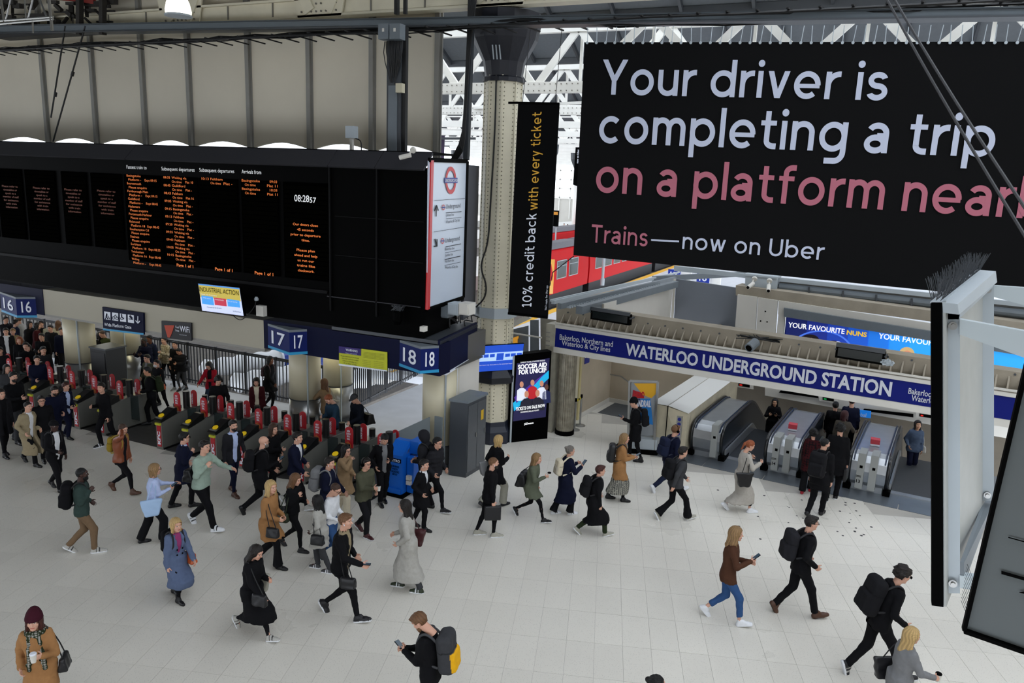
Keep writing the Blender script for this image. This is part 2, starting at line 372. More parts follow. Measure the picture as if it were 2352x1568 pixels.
# ------------------------------------------------------------------ roof: sawtooth bays across the concourse and the train shed
roof=structure('ceiling')
M_roofp=mat('roof_board','70757a',rough=.8,noise=.1)
def bay(y,z,x0,x1,pane=True,L=6.6,fr=.62):
    # boarded slope facing the viewer, steep glazing behind it
    m=MB(); m.prism([(x0,y,z+2.0),(x1,y,z+2.0),(x1,y+L*fr,z),(x0,y+L*fr,z)],(0,.05,.1)); m.make('roof_slope',M_roofp,roof)
    m=MB(); n=int((x1-x0)/2.2); 
    for i in range(n+1):
        x=x0+(x1-x0)*i/n; m.bar((x,y+L*fr,z),(x,y+L,z+2.0),.07,.12)
        m.bar((x,y,z+1.9),(x,y+L*fr,z-.1),.1,.18)
    m.bar((x0,y+L*fr,z-.1),(x1,y+L*fr,z-.1),.22,.25); m.make('glazing_bars',M_dgrey,roof,kind='stuff')
    if pane:
        m=MB(); m.add([(x0,y+L*(fr+.02),z+.05),(x1,y+L*(fr+.02),z+.05),(x1,y+L,z+2.0),(x0,y+L,z+2.0)],[(0,1,2,3)]); m.make('roof_glazing',M_glass,roof)
for k in range(4): bay(-6+k*6.6,14.2,-4,14,fr=.3)
m=MB(); m.box((-42,-6,15.8),(-4,19.1,16)); m.make('light_blocking_ceiling',M_roofp,roof)  # unseen slab added to block skylight and darken the left of the hall
# train shed roof and its white trusses
for k in range(16): bay(22+k*9.0,12.9,-75,16,L=9.0,fr=.42)
def truss(y,x0,x1,z0,z1,s=1.,name='roof_truss',riv=False):
    t=empty('roof_truss',((x0+x1)/2,y,z0),kind='structure')
    m=MB(); m.box((x0,y-.12,z0-.2*s),(x1,y+.12,z0+.2*s)); m.make('bottom_chord',M_rivw,t)
    m=MB(); m.box((x0,y-.12,z1-.15*s),(x1,y+.12,z1+.15*s)); m.make('top_chord',M_rivw,t)
    L=3.3; n=int((x1-x0)/L); m=MB()
    for i in range(n):
        a=x0+i*L; h=z1-z0
        for q in (0,1):
            b=a+L/2*(1 if q==0 else 2); 
            if q==0: m.bar((a,y,z0),(a+L/2,y,z1),.26*s,.12,up=(0,1,0))
            else: m.bar((a+L/2,y,z1),(a+L,y,z0),.26*s,.12,up=(0,1,0))
        m.bar((a+L/2,y+.4,z0),(a+L/2,y+.4,z1),.1,.1)
    m.make('diagonals',M_rivw,t,kind='stuff')
    if riv:
        m=MB()
        for i in range(int((x1-x0)/.22)):
            for dz in (-.12,.12): m.cyl((x0+i*.22,y-.15,z0+dz),.022,.03,5,ax=(0,1,0))
        m.make('rivets',M_wash,t,kind='stuff')
for k in range(14):
    y=28+9*k; truss(y,-22-k*4,-4-k*.2 if k<3 else -8,10.82,12.9,riv=k<2)
    if k%2==1:
        m=MB(); m.bar((-34,y-4,10.9),(-8,y+5,10.9),.12,.12); m.bar((-34,y+5,10.95),(-8,y-4,10.95),.12,.12); m.make('roof_brace',M_rivw,roof)
truss(26.5,-9,12,11.3,12.9)
# white columns of the shed
for (x,y) in ((-26,64),(-30,82),(-34,100),(-22,100),(-40,118),(-27,118),(-45,82),(-50,100)):
    t=empty('shed_column',(x,y,0),label='far white iron column with dark bell cap standing on a platform of the train shed',cat='column',group='far columns of the train shed')
    MB().cyl((x,y,-.0),.28,8.6,10,.24).make('shaft',M_rivw,t,smooth=True); MB().lathe((x,y,8.6),[(.3,0),(.35,.3),(.75,1.2),(.8,1.9)],10).make('capital',M_dgrey,t)
# glazed end wall of the shed
ew=structure('wall_end')
M_ew=mat('end_glazing','f2f6fa',rough=.3,trans=.75)
m=MB(); m.add([(-110,150,4),(30,150,4),(30,150,11),(-110,150,11)],[(0,1,2,3)]); m.make('glazing',M_ew,ew)
m=MB()
for i in range(60): x=-110+i*2.35; m.box((x-.1,149.8,0),(x+.1,149.95,11))
for z in (4.2,6,7.8,9.6): m.box((-110,149.8,z-.1),(30,149.95,z+.1))
m.make('glazing_bars',M_rivw,ew,kind='stuff')
m=MB(); m.box((-110,150,-1),(30,150.4,4)); m.make('base_wall',M_wallp,ew)
# ------------------------------------------------------------------ lights belonging to the place
def pendant(x,y,z,label):
    t=empty('pendant_lamp',(x,y,z),label=label,cat='lamp')
    MB().lathe((x,y,z),[(.30,0),(.31,.12),(.27,.3),(.19,.46),(.1,.55),(.06,.62)],20).make('shade',M_lamp,t,smooth=True)
    MB().lathe((x,y,z-.02),[(.27,-.01),(.33,0),(.33,.04),(.30,.05)],20).make('rim',M_lgrey,t)
    MB().cyl((x,y,z+.6),.07,.3,10).make('lamp_housing',M_dgrey,t); MB().cyl((x,y,z+.9),.01,14.5-z,5).make('hanger',M_cable,t)
p=ony(410,36,15.); pendant(p[0],p[1],p[2],'glowing white dome pendant lamp hanging above the departure board')
area('platform_strip_light',(-22,17.6,2.62),9,55,(1,.93,.62),sy=.25)
area('platform_strip_light',(-14,17.6,2.62),4,22,(1,.93,.62),sy=.25)
# ------------------------------------------------------------------ departure board
BY=15.5; PB=PL((0,BY),0)
bd=empty('departure_board',(-18,BY+.5,3.5),label='long black departure board with orange train times hanging over the ticket gates',cat='departure board')
XL,XR=-41.,-9.3
m=MB(); m.prism([(XL,BY+.02,3.62),(XR,BY+.02,3.62),(-9.46,BY+1.5,3.62),(XL,BY+1.5,3.62)],(0,0,3.93)); m.make('housing',M_black,bd)
seam=[-41,-33.]+[ony(p,370,BY)[0] for p in (295,758,866)]+[XR]
for a,b in zip(seam[:-1],seam[1:]):
    m=MB(); a+=.012; b-=.012
    m.prism([(a,BY-.12,7.54),(b,BY-.12,7.54),(b,BY+.28,7.93),(a,BY+.28,7.93)],(0,.04,-.03)); m.make('bevel_panel',M_bevel,bd)
m=MB(); m.prism([(XL,BY+.28,7.9),(XR-.03,BY+.28,7.9),(-9.46,BY+1.5,7.9),(XL,BY+1.5,7.9)],(0,0,.05)); m.make('top_cover',M_black,bd)
cols=[(-75,-8),(0,56),(64,132),(147,203),(214,282),(290,372),(374,456),(460,547),(556,640),(652,757)]
M_scr=mat('led_screen','020202',rough=.7,spec=.0)
def zy(px,py): return PB.at(px,py)
zt_,zb_=7.42,4.95
for k,(a,b) in enumerate(cols):
    x0,x1=zy(a,480)[0],zy(b,480)[0]; z0=4.72 if k>4 else 5.0
    m=MB(); m.box((x0,BY-.015,z0),(x1,BY+.02,7.12)); s=m.make('screen',M_scr,bd)
    m=MB(); z=z0+.05
    while z<7.05: m.box((x0+.03,BY-.02,z),(x1-.03,BY-.015,z+.085)); z+=.115
    m.make('display_row',mat('led_row','040403',rough=.7,spec=.0),bd,kind='stuff')
m=MB()
for px in (758,866):
    x=zy(px,480)[0]; m.box((x-.02,BY-.03,4.0),(x+.02,BY+.03,7.54))
for z in (6.35,5.4): m.box((zy(768,400)[0],BY-.01,z),(XR-.05,BY+.03,z+.015))
m.box((XL,BY-.04,4.42),(zy(752,600)[0],BY+.03,4.5)); m.make('joint_trim',mat('seam_black','0b0b0c',spec=.1),bd)
m=MB(); m.box((zy(752,600)[0],BY-.03,4.35),(XR-.1,BY+.03,4.37)); m.make('bright_trim',M_bevel,bd)
M_led=mat('led_orange','a05828',emit='ff8434',es=.75); M_ledd=mat('led_dim','4a2008',emit='a84210',es=.16); M_wht=mat('lit_white','e8e8e8',emit='dfe4e6',es=.45)
E0,EZ=np.array([1.,0,0]),UP
def led(mb,s,px,py,h=7.6,w=None,bold=0,al='l'):
    P=PB.at(px,py,.03); r=abs(P[1])/FPX*1.08
    text3(mb,s,P,E0,EZ,cap=h*r*.95,bold=bold,align=al,width=w*r*1.02 if w else None)
hd=MB()
for s,x,y,ww in (('Fastest train to',293,387,46),('Subsequent departures',373,391,76),('Subsequent departures',460,394,80),('Arrivals from',557,398,45)):
    A=PB.at(x,y,.03); B=PB.at(x+ww,y+ww*.04,.03); text3(hd,s,A,E0,EZ,width=B[0]-A[0],cap=.093)
hd.make('lettering',M_wht,bd)
c1=[('Basingstoke',None),('Platform -','Expt 09:15'),('Bournemouth',None),('Please enquire',None),('Farnborough Main',None),('Platform -','Expt 09:15'),('Guildford',None),('Platform -','Expt 08:45'),('Haslemere',None),('Please enquire',None),('Portsmouth Harbour',None),('Please enquire',None),('Richmond',None),('Platform 18','Expt 08:43'),('Southampton Ctl',None),('Please enquire',None),('Staines',None),('Please enquire',None),('Surbiton',None),('Platform 10','Expt 08:35'),('Twickenham',None),('Platform 16','Expt 08:48'),('Woking',None),('Platform -','Expt 08:45')]
lt=MB(); cap=.062
def row(z,items):
    for s,x,w in items:
        V,F=glyphs(s,.0,2); 
        if len(V)==0: continue
        x0,x1=V[:,0].min(),V[:,0].max(); sc=cap/caph(); sx=w/(x1-x0)
        lt.add([(x+(v[0]-x0)*sx,BY-.03,z+v[1]*sc) for v in V],F)
X1=zy(293,405)[0]; dz=(PB.at(293,402)[2]-PB.at(304,601)[2])/23; zt0=PB.at(293,403)[2]-.03
cw=.069
for i,(s,e) in enumerate(c1):
    z=zt0-i*dz; it=[(s,X1+(0 if (i%2==0) else .06),len(s)*cw*.72)]
    if e: it.append((e,zy(334,405)[0],zy(361,405)[0]-zy(334,405)[0]))
    row(z,it)
c2=['08:35 Woking via','10','08:45 Guildford','-','08:43 Feltham','16','09:05 Woking via','-','09:15 Basingstoke','-','09:13 Feltham','-','09:20 Woking via','-','09:35 Woking via','-','09:43 Feltham','-','10:05 Woking via','-','10:15 Basingstoke','-']
X2=zy(377,405)[0]; dz=(PB.at(377,405)[2]-PB.at(385,582)[2])/20; zt1=PB.at(377,407)[2]-.03
for i,s in enumerate(c2):
    z=zt1-i*dz
    if i%2==0: row(z,[(s[:5],X2,.25),(s[6:],X2+.31,len(s[6:])*cw*.78)])
    else: row(z,[('On time',X2+.31,.36),('Plat '+s,zy(427,407)[0],(zy(445,407)[0]-zy(427,407)[0])*(1 if s!='-' else .8))])
X3=zy(465,409)[0]; z=PB.at(465,410)[2]-.03; row(z,[('10:13',X3,.25),('Feltham',X3+.31,.42)]); row(z-dz,[('On time',X3+.31,.36),('Plat -',zy(515,410)[0],.3)])
X4=zy(557,413)[0]; z=PB.at(557,414)[2]-.03
for i in range(4): row(z-dz*i,[('Basingstoke',X4,.6),(('09:03','10:03')[i//2],zy(621,414)[0],.24)] if i%2==0 else [('On time',X4+.1,.36),('Plat 11',zy(615,414)[0],.34)])
for px,py in ((408,611),(496,620),(587,629)):
    P=PB.at(px,py); V,F=glyphs('Page 1 of 1',.02,2); text3(lt,'Page 1 of 1',P+np.array([0,-.03,0]),E0,EZ,width=.62,cap=.075,bold=.02)
msg=['Our doors close','45 seconds','prior to departure','time.','','Please plan','ahead and help','us run our','trains like','clockwork.']
P=PB.at(703,516)
for i,s in enumerate(msg):
    if s: text3(lt,s,(P[0],BY-.03,P[2]-.03-i*.128),E0,EZ,cap=.06,width=len(s)*.052,bold=.012,align='c')
lt.make('lettering',M_led,bd,kind='stuff')
dm=MB(); msg=['Please refer to','timetables or','speak to a','member of staff','for assistance','with train','information']
for (px,py) in ((25,430),(97,434),(170,438),(246,441)):
    P=PB.at(px,py)
    for i,s in enumerate(msg): text3(dm,s,(P[0],BY-.03,P[2]-i*.105),E0,EZ,cap=.055,width=len(s)*.05,bold=.01,align='c')
dm.make('lettering',M_ledd,bd,kind='stuff')
ck=MB(); textpx(ck,'08:28',(678,462),(712,464),447,PB,.03,.01); textpx(ck,'57',(713,465),(728,466),453,PB,.03,.01); ck.make('lettering',M_wht,bd)
# fascia below the board
fs=empty('gate_fascia',(-16,BY+.6,2.7),label='navy and cream fascia over the ticket gates under the departure board',cat='fascia')
xa,xb=zy(100,700)[0],zy(606,770)[0]
def fbox(a,b,z0,z1,mt,nm,y0=BY,y1=BY+.5): m=MB(); m.box((a,y0,z0),(b,y1,z1)); return m.make(nm,mt,fs)
fbox(XL,xa,2.68,3.5,M_navy,'navy_panel'); fbox(xa,xb,2.72,3.5,mat('fascia_cream_shaded','a39d8c',rough=.6),'cream_panel',BY+.02); fbox(xa,xb,2.66,2.72,M_rib,'lower_trim',BY+.02); fbox(xb,-8.85,2.75,3.52,M_navy,'navy_panel')  # cream panel colour darkened to carry the shadow under the board
RP=PL((-8.85,BY),-82.5+180)
m=MB(); m.prism([(-8.85,BY,2.75),(-8.85,BY,3.63),(-9.19,18.07,3.63),(-9.19,18.07,2.75)],(-.06,-.01,0)); m.make('return_panel',M_navy,fs)
m=MB(); m.prism([(-8.86,BY+.35,2.70),(-8.86,BY+.35,2.75),(-9.19,18.07,2.75),(-9.19,18.07,2.70)],(-.3,-.04,0)); m.make('white_trim',M_white,fs)
m=MB(); m.prism([(-8.85,BY,3.5),(-9.19,18.07,3.5),(-12,18.07,3.5),(-12,BY,3.5)],(0,0,.1)); m.make('top_cover',M_dgrey,fs)
m=MB(); m.box((-8.95,BY+.4,2.72),(-9.2,18,2.74)); m.box((XL,BY+.5,2.7),(-9.1,18.4,3.4)); m.make('soffit',mat('fascia_soffit','55534e'),fs)
# platform number boxes
def pbox(n,pxl,pxa,pxr,ytop,ybot,lab):
    A=PB.at(pxl,ytop+6); Bm=PB.at(pxa,ytop); C_=PB.at(pxr,ytop)
    zt,zb=A[2],A[2]-.52; xa_,xc=A[0],C_[0]; xm=(xa_*.38+xc*.62); ya=BY-.36
    # apex placed so that it projects to pixel column pxa
    best=min(np.linspace(xa_,xc+.4,200),key=lambda x:abs((lambda q:CX+FPX*q[0]/q[2])(ROT.T@(np.array([x,ya,zt])-CAM))-pxa))
    t=empty('platform_number_sign',(best,ya,zb),label=lab,cat='platform sign')
    tri=[(xa_,BY,0),(best,ya,0),(xc+.25,BY,0)]
    def pr(z0,z1,mt,nm,g=0):
        m=MB(); m.prism([(tri[0][0]-g,BY,z0),(tri[1][0],ya-g,z0),(tri[2][0]+g,BY,z0)],(0,0,z1-z0)); return m.make(nm,mt,t)
    pr(zb,zt,M_blue_d,'box'); pr(zb-.07,zb,M_teal,'teal_stripe',.01); pr(zt,zt+.06,M_grey,'dusty_lid')
    l=MB(); a,b,c=[np.array(q,float) for q in tri]
    for s,e,ww in ((a,b,.78),(b,c,.62)):
        d=_n(e-s); mid=s*(.5)+e*.5; nn=np.cross(d,UP); nn/=np.linalg.norm(nn)
        L=np.linalg.norm(e-s); P=mid+nn*.012; P[2]=zb+.1
        text3(l,n,P,d,UP,width=L*ww*.8,cap=.33,align='c',bold=.012)
    l.make('number',M_white,t)
M_blue_d=mat('dark_sign_blue','091a58',rough=.5,spec=.15)
pbox('16',0,36,68,668,705,'blue platform number 16 box on the left end of the fascia')
pbox('17',615,664,687,742,795,'blue platform number 17 box in the middle of the navy fascia')
pbox('18',918,966,988,780,835,'blue platform number 18 box near the right corner of the navy fascia')
def sign(name,label,cat,pts,pl,mt,out=.03,th=.04,body='board'):
    P=[pl.at(*p,out) for p in pts]; c=sum(P)/len(P)
    t=empty(name,(c[0],c[1],min(p[2] for p in P)),label=label,cat=cat)
    d=pl.n*np.sign(np.dot(ray(*pts[0]),pl.n)); m=MB(); m.prism(P,d*th); m.make(body,mt,t); return t
def patch(t,pts,pl,mt,out,name='print',th=.004):
    m=MB(); polypx(m,pts,pl,out,th); return m.make(name,mt,t)
# wide gate sign
t=sign('hanging_sign','navy sign with white pictograms reading Wide Platform Gate on cream fascia','sign',[(239,704),(333,718),(334,768),(241,752)],PB,M_navy,.06,.05)
patch(t,[(241,753),(334,764),(334,768),(241,757)],PB,M_teal,.07)
for i,x in enumerate((244,262,280,298)):
    y=714+i*2.4; patch(t,[(x,y),(x+14,y+2),(x+14.5,y+20),(x+.5,y+18)],PB,M_white,.07,'pictogram_tile')
l=MB()
def q(x,y): return PB.at(x,y,.08)
for a,b,wd in (((251,719),(249,727),.05),((249,727),(247,732),.025),((250,727),(253,732),.025),((253,724),(257,732),.02),
  ((266,727),(270,722),.015),((270,722),(274,728),.015),((284,720),(285,727),.04),((285,727),(290,731),.03),((303,724),(309,731),.07),((301,731),(311,733),.02),
  ):
    l.bar(q(*a),q(*b),wd,.004,up=(0,1,0))
for cx_,cy_ in ((266,729),(274,730),(285,730)): l.tube([q(cx_+3*math.cos(a),cy_+3*math.sin(a)) for a in np.linspace(0,2*PI,10)],.008,4)
l.make('pictogram',M_navy,t)
l=MB(); l.bar(q(322,725),q(322,740),.03,.004,up=(0,1,0)); l.bar(q(317,735),q(322,741),.03,.004,up=(0,1,0)); l.bar(q(327,736),q(322,741),.03,.004,up=(0,1,0))
textpx(l,'Wide Platform Gate',(245,747),(307,754),740,PB,.08,.008); l.make('lettering',M_white,t)
t=sign('wifi_sign','small black Feel Free WiFi sign on the cream fascia','sign',[(374,736),(442,741),(443,782),(375,775)],PB,mat('wifi_black','14151a'),.05)
patch(t,[(381,746),(404,746),(401,757),(397,768),(394,774),(389,774),(386,764)],PB,mat('wifi_orange','b03a1c'),.06)
l=MB(); textpx(l,'WiFi',(418,760),(440,763),747,PB,.07,.01); textpx(l,'Feel',(408,752),(416,753),747,PB,.07); textpx(l,'Free',(408,760),(416,761),755,PB,.07); textpx(l,'Connect to',(417,768),(433,770),766,PB,.07); l.make('lettering',M_white,t)
# industrial action screen (hangs in front of the board, tilted)
PI_=PL((0,BY-.5),0)
t=sign('information_screen','tilted lit screen headed Industrial Action hanging below the departure board','screen',[(455,650),(551,660),(561,726),(464,714)],PI_,M_black,.0,.08,'screen_case')
def em(n,c,s=.75): return mat('lit_'+n,c,rough=.4,emit=c,es=s)
patch(t,[(456,651),(550,661),(560,725),(465,713)],PI_,em('pale','c9d2ee'),.01,'lit_panel')
patch(t,[(457,654),(550,664),(554,692),(461,682)],PI_,em('yellow','b9a53a'),.016,'lit_panel'); patch(t,[(456,651),(550,661),(550.5,664),(457,654)],PI_,em('skyblue','3a86d0'),.018,'lit_panel')
patch(t,[(464,678),(490,681),(493,701),(466,697)],PI_,em('cyan','3596e4'),.022,'lit_panel'); patch(t,[(493,683),(520,686),(522,703),(495,700)],PI_,em('crimson','b81c3c'),.022,'lit_panel'); patch(t,[(523,686),(551,690),(553,706),(525,703)],PI_,em('cyan','3596e4'),.022,'lit_panel')
m=MB(); A=PI_.at(505,690,-.08); m.bar(A,(A[0],BY+.1,A[2]+.1),.08); m.make('bracket',M_black,t)
l=MB(); textpx(l,'INDUSTRIAL ACTION',(460,668),(550,678),658,PI_,.03,.0); textpx(l,"We're sorry for the disruption",(477,706),(511,709),703,PI_,.03); textpx(l,'South Western Railway',(537,715),(555,718),712,PI_,.03); l.make('lettering',M_black,t)
l=MB(); textpx(l,'Travel only if necessary',(463,676),(500,680),673,PI_,.03); textpx(l,'Strike action',(468,684),(486,687),681,PI_,.03); textpx(l,'Amended timetable',(495,688),(516,691),685,PI_,.03); textpx(l,'Plan your journey',(525,692),(547,695),689,PI_,.03); l.make('lettering',M_wht,t)
m=MB(); m.tube([ony(535,724,BY-.05),ony(548,735,BY-.1),ony(560,733,BY-.1),ony(585,706,BY-.05),ony(588,690,BY)],.012,5,2); tag(m.make('trailing_cable',M_cable),'black cable looping below the industrial action screen','cable')
t=empty('junction_box',tuple(ony(597,726,BY-.1)),label='small white box on the black board right of the tilted screen',cat='box'); m=MB(); a=ony(589,701,BY-.1); b=ony(606,727,BY-.1); m.box((a[0],BY-.12,b[2]),(b[0],BY+.02,a[2])); m.make('box',M_wallp,t)
m=MB(); a=ony(587,686,BY-.15); m.lathe((a[0],BY-.12,a[2]-.05),[(.05,0),(.06,.04),(.03,.1)],10); tag(m.make('dome_camera',M_lgrey),'tiny grey dome camera on the black board above the white box','camera')
m=MB(); a=ony(913,745,BY-.2); m.lathe((a[0],BY-.2,a[2]),[(.07,0),(.11,.1),(.12,.3),(.09,.34)],12); m.bar((a[0],BY-.1,a[2]+.3),(a[0],BY+.05,a[2]+.45),.05); tag(m.make('speaker',M_black),'black round loudspeaker under the right end of the departure board','speaker')
m=MB()
for i in range(60): m.bar((a[0]+random.uniform(-.14,.14),BY-.2+random.uniform(-.1,.1),a[2]+.34),(a[0]+random.uniform(-.18,.18),BY-.2+random.uniform(-.12,.12),a[2]+.45),.004)
tag(m.make('bird_spikes',M_dgrey),'bird spikes on the loudspeaker under the board','spikes',kind='stuff')
# yellow warning banner
t=sign('warning_banner','yellow warning banner with purple heading on the navy fascia','sign',[(781,797),(831,803),(831,800),(891,808),(891,851),(781,835)],PB,mat('hiviz_yellow','b9bd10',rough=.5),.04,.02)
patch(t,[(781,794),(832,800),(832,816),(781,809)],PB,mat('purple_print','2a1468'),.05)
patch(t,[(781,834),(891,849),(891,852),(781,838)],PB,M_white,.05)
l=MB(); textpx(l,'WARNING',(798,804),(825,808),799,PB,.07,.01); textpx(l,'Have you paid?',(798,810),(824,813),808,PB,.07); l.make('lettering',M_white,t)
l=MB(); 
for i,(s) in enumerate(('Please note that if you board','this train without a valid','ticket, a penalty fare','of at least £100')): textpx(l,s,(786+i*2,817+i*5.3),(828-i*2,823+i*5.3),814+i*5.3,PB,.06)
for i in range(5): textpx(l,'conditions of travel apply to all journeys',(838,808+i*3),(886,814+i*3),806.4+i*3,PB,.06)
for i in range(5): textpx(l,'see the back of ticket',(836,826+i*4),(855,829+i*4),824.5+i*4,PB,.06); textpx(l,'buy before you board',(862,829+i*4),(884,832+i*4),827.5+i*4,PB,.06)
l.make('lettering',mat('dark_print','3a3d08'),t)
# camera on the bevel and speaker boxes
def cctv(p,d,label,s=1.):
    t=empty('security_camera',tuple(p),label=label,cat='camera'); p=np.array(p); d=_n(np.array(d,float))
    MB().cyl(p,.06*s,.3*s,12,ax=d).make('camera_body',M_wallp,t,smooth=False); MB().cyl(p-d*.02,.045*s,.03,12,ax=d).make('lens',M_black,t)
    m=MB(); m.bar(p+d*.2*s,p+d*.3*s+np.array([0,.1,.12])*s,.04*s); m.cyl(p+d*.34*s+np.array([0,.02,.1])*s,.08*s,.06*s,12,ax=(0,1,.6)); m.make('bracket',M_wallp,t)
P=ony(918,362,BY-.25); cctv(P,(.95,.2,.25),'white security camera on the right end of the charcoal board top',.9)
# ------------------------------------------------------------------ underground light box on the end of the board
PU=PL((-9.268,15.6),95)
m=MB(); m.box((-10.4,17.02,3.62),(-9.62,17.7,7.6)); tag(m.make('board_end',M_black),'black end housing of the departure board behind the underground sign','housing')
t=sign('underground_sign','tall white underground light box with red edge and roundel on the board end','sign',[(985,368),(1072,371),(1063,682),(981,710)],PU,mat('lightbox_white','bcc7d6',rough=.25),.0,.03,'light_panel')
tp=[PU.at(*p) for p in ((985,368),(981,710))]
m=MB(); m.prism([tp[0],tp[1],tp[1]+np.array([-.13,-.16,0]),tp[0]+np.array([-.13,-.16,0])],(.05,.0,0)); 
patch(t,[(988,368),(994,368),(985,709),(980,711)],PU,M_red,.03,'red_edge',.1)
m=MB()
for a,b in (((985,367),(1073,370)),((1073,370),(1064,683)),((1064,683),(981,711))): m.bar(PU.at(*a,.0),PU.at(*b,.0),.05,.1)
m.make('black_frame',M_black,t)
def ring(mb,c,rx_,ry_,wdt,pl,out,n=36):
    P=[];
    for i in range(n):
        a=2*PI*i/n; P.append((c[0]+rx_*math.cos(a),c[1]+ry_*math.sin(a)))
    for i in range(n):
        j=(i+1)%n; k=wdt
        inn=[(c[0]+(p[0]-c[0])*(1-k),c[1]+(p[1]-c[1])*(1-k)) for p in (P[i],P[j])]
        Q=[pl.at(*P[i],out),pl.at(*P[j],out),pl.at(*inn[1],out),pl.at(*inn[0],out)]
        mb.add(Q,[(0,1,2,3)])
def roundel(t,c,rx_,ry_,w,h,pl,txt=None,out=.02,sk=0.):
    m=MB(); ring(m,c,rx_,ry_,.3,pl,out); m.make('roundel_ring',M_tred,t)
    m=MB(); polypx(m,[(c[0]-w,c[1]-h-sk),(c[0]+w,c[1]-h+sk),(c[0]+w,c[1]+h+sk),(c[0]-w,c[1]+h-sk)],pl,out+.005,.003); m.make('roundel_bar',M_tblue,t)
    if txt:
        l=MB(); textpx(l,txt,(c[0]-w+1,c[1]+h*.55),(c[0]+w-1,c[1]+h*.55),c[1]-h*.5,pl,out+.012,.01); l.make('lettering',M_white,t)
M_tred=mat('roundel_red','c8161d',rough=.4); M_tblue=mat('roundel_blue','1c2a8c',rough=.4)
roundel(t,(1034,414),12.4,31.5,15,6.2,PU,'UNDERGROUND')
roundel(t,(1017,476),3.4,6.5,4,1.2,PU); roundel(t,(1015,553),3.4,6.5,4,1.2,PU)
l=MB()
def ln(x0,y0,x1,y1,w): l.bar(PU.at(x0,y0,.02),PU.at(x1,y1,.02),w,.004,up=(1,0,0)) if False else l.prism([PU.at(x0,y0,.02),PU.at(x1,y1,.02),PU.at(x1,y1+w,.02),PU.at(x0,y0+w,.02)],(.003,0,0))
for a in ((996,460,1066,455,.8),(995,532,1064,521,.8),(1023,488,1058,485,1.4),(1023,502,1058,498.5,.8),(1022,566,1057,559,1.4),(1021,580,1057,573,.8),(1020,595,1056,587,1.6),(1020,609,1056,601,.8),(1000,470,1000.8,496,0)): ln(*a)
l.prism([PU.at(999.3,472,.02),PU.at(1001.2,472,.02),PU.at(1001,497,.02),PU.at(999.3,497,.02)],(.003,0,0))
for P in ([(1000,471),(1002,471),(1006,483),(1004,484)],[(1000,471),(1001,474),(997,485),(995,484)],[(996,549),(998,548),(1003,563),(1001,565)],[(1001,549),(1003,549),(1003,566),(1001,566)],[(995,564),(1003,563),(1003,566),(995,567)]): l.prism([PU.at(*q_,.02) for q_ in P],(.003,0,0))
textpx(l,'Underground',(1023,479),(1056,476),469,PU,.02,.0); textpx(l,'Jubilee line',(1023,497),(1041,495),491,PU,.02); textpx(l,'Waterloo & City line',(1023,513),(1054,508),506,PU,.02)
textpx(l,'Underground',(1021,557),(1054,551),547,PU,.02,.0); 
for s,y,x in (('Bakerloo line',575,1042),('Jubilee line',589,1039),('Northern line',603,1041),('Waterloo & City line',617,1050)): textpx(l,s,(1021,y),(x,y-3),y-6,PU,.02)
l.make('lettering',mat('print_black','16181c'),t)
m=MB(); m.prism([(-9.47,17.78,3.7),(-9.47,17.78,7.72),(-9.75,19.0,7.72),(-9.75,19.0,3.7)],(-.08,0,0)); tag(m.make('grey_partition',mat('slate_panel','4a4c54',rough=.6,noise=.1)),'slate grey partition between the underground sign and the riveted column','panel')
# junction boxes under the underground sign
for i,(a,b,y,mt,lb) in enumerate(((1015,700,1032,M_grey,'small grey metal box under the underground sign'),(1033,694,1056,M_lgrey,'larger grey box under the underground sign'),(1058,694,1081,M_wallp,'white rounded box below the lower right corner of the underground sign'))):
    p=ony(a,b,16.6); q_=ony(y,b+34,16.6); z0=q_[2]+.05; t=empty('junction_box',((p[0]+q_[0])/2,16.6,z0),label=lb,cat='box')
    m=MB(); m.box((p[0],16.5,z0),(q_[0],16.85,p[2])); m.make('case',mt,t); m=MB(); m.box((p[0]+.03,16.47,z0+.03),(q_[0]-.03,16.5,p[2]-.03)); m.make('lid',mt,t)
p=ony(972,755,BY-.1); m=MB(); m.box((p[0]-.06,BY-.16,p[2]-.06),(p[0]+.06,BY,p[2]+.06)); tag(m.make('sensor_box',M_wallp),'tiny white sensor box at the lower right corner of the board','box')
m=MB()
for i in range(14):
    x=-9.2+random.uniform(-.5,.1); y=BY+.5+i*.16; m.tube([(x,y,3.66),(x-.2,y+.3,3.75+random.uniform(0,.15)),(x-.1,y+.6,3.68)],.018,5,1)
tag(m.make('cable_tangle',M_cable),'tangle of black cables on top of the fascia corner','cables',kind='stuff')
# ------------------------------------------------------------------ pillars
def pillar(x,y,r,zj,label,ztop=2.75):
    t=empty('round_pillar',(x,y,0),label=label,cat='pillar')
    MB().cyl((x,y,zj),r,ztop-zj,32).make('cream_shaft',mat('cream_enamel','cfc7ab',rough=.4),t,smooth=True)
    MB().cyl((x,y,0.0),r+.008,zj,32).make('steel_casing',M_steel,t,smooth=True)
    MB().cyl((x,y,zj-.01),r+.014,.025,32).make('band',M_dgrey,t)
    MB().cyl((x,y,0.),r+.03,.12,32).make('skirting',M_dgrey,t)
    m=MB(); m.box((x+r*.75,y-r*.75,0),(x+r*.75+.03,y-r*.66,ztop)); m.make('joint_strip',M_lgrey,t)
pillar(-14.03,16.9,.44,1.1,'cream pillar with steel base under the platform 17 sign')
pillar(-14.1,18.5,.44,1.12,'cream pillar with steel base just behind the pillar under the 17 sign')
pillar(-22.6,16.3,.46,1.12,'cream pillar with steel base right of the 16 sign')
pillar(-22.5,17.9,.46,1.12,'cream pillar with steel base under the Wide Platform Gate sign')
pillar(-9.55,16.75,.44,.62,'cream pillar with steel base beside the tall grey cabinet',2.8)
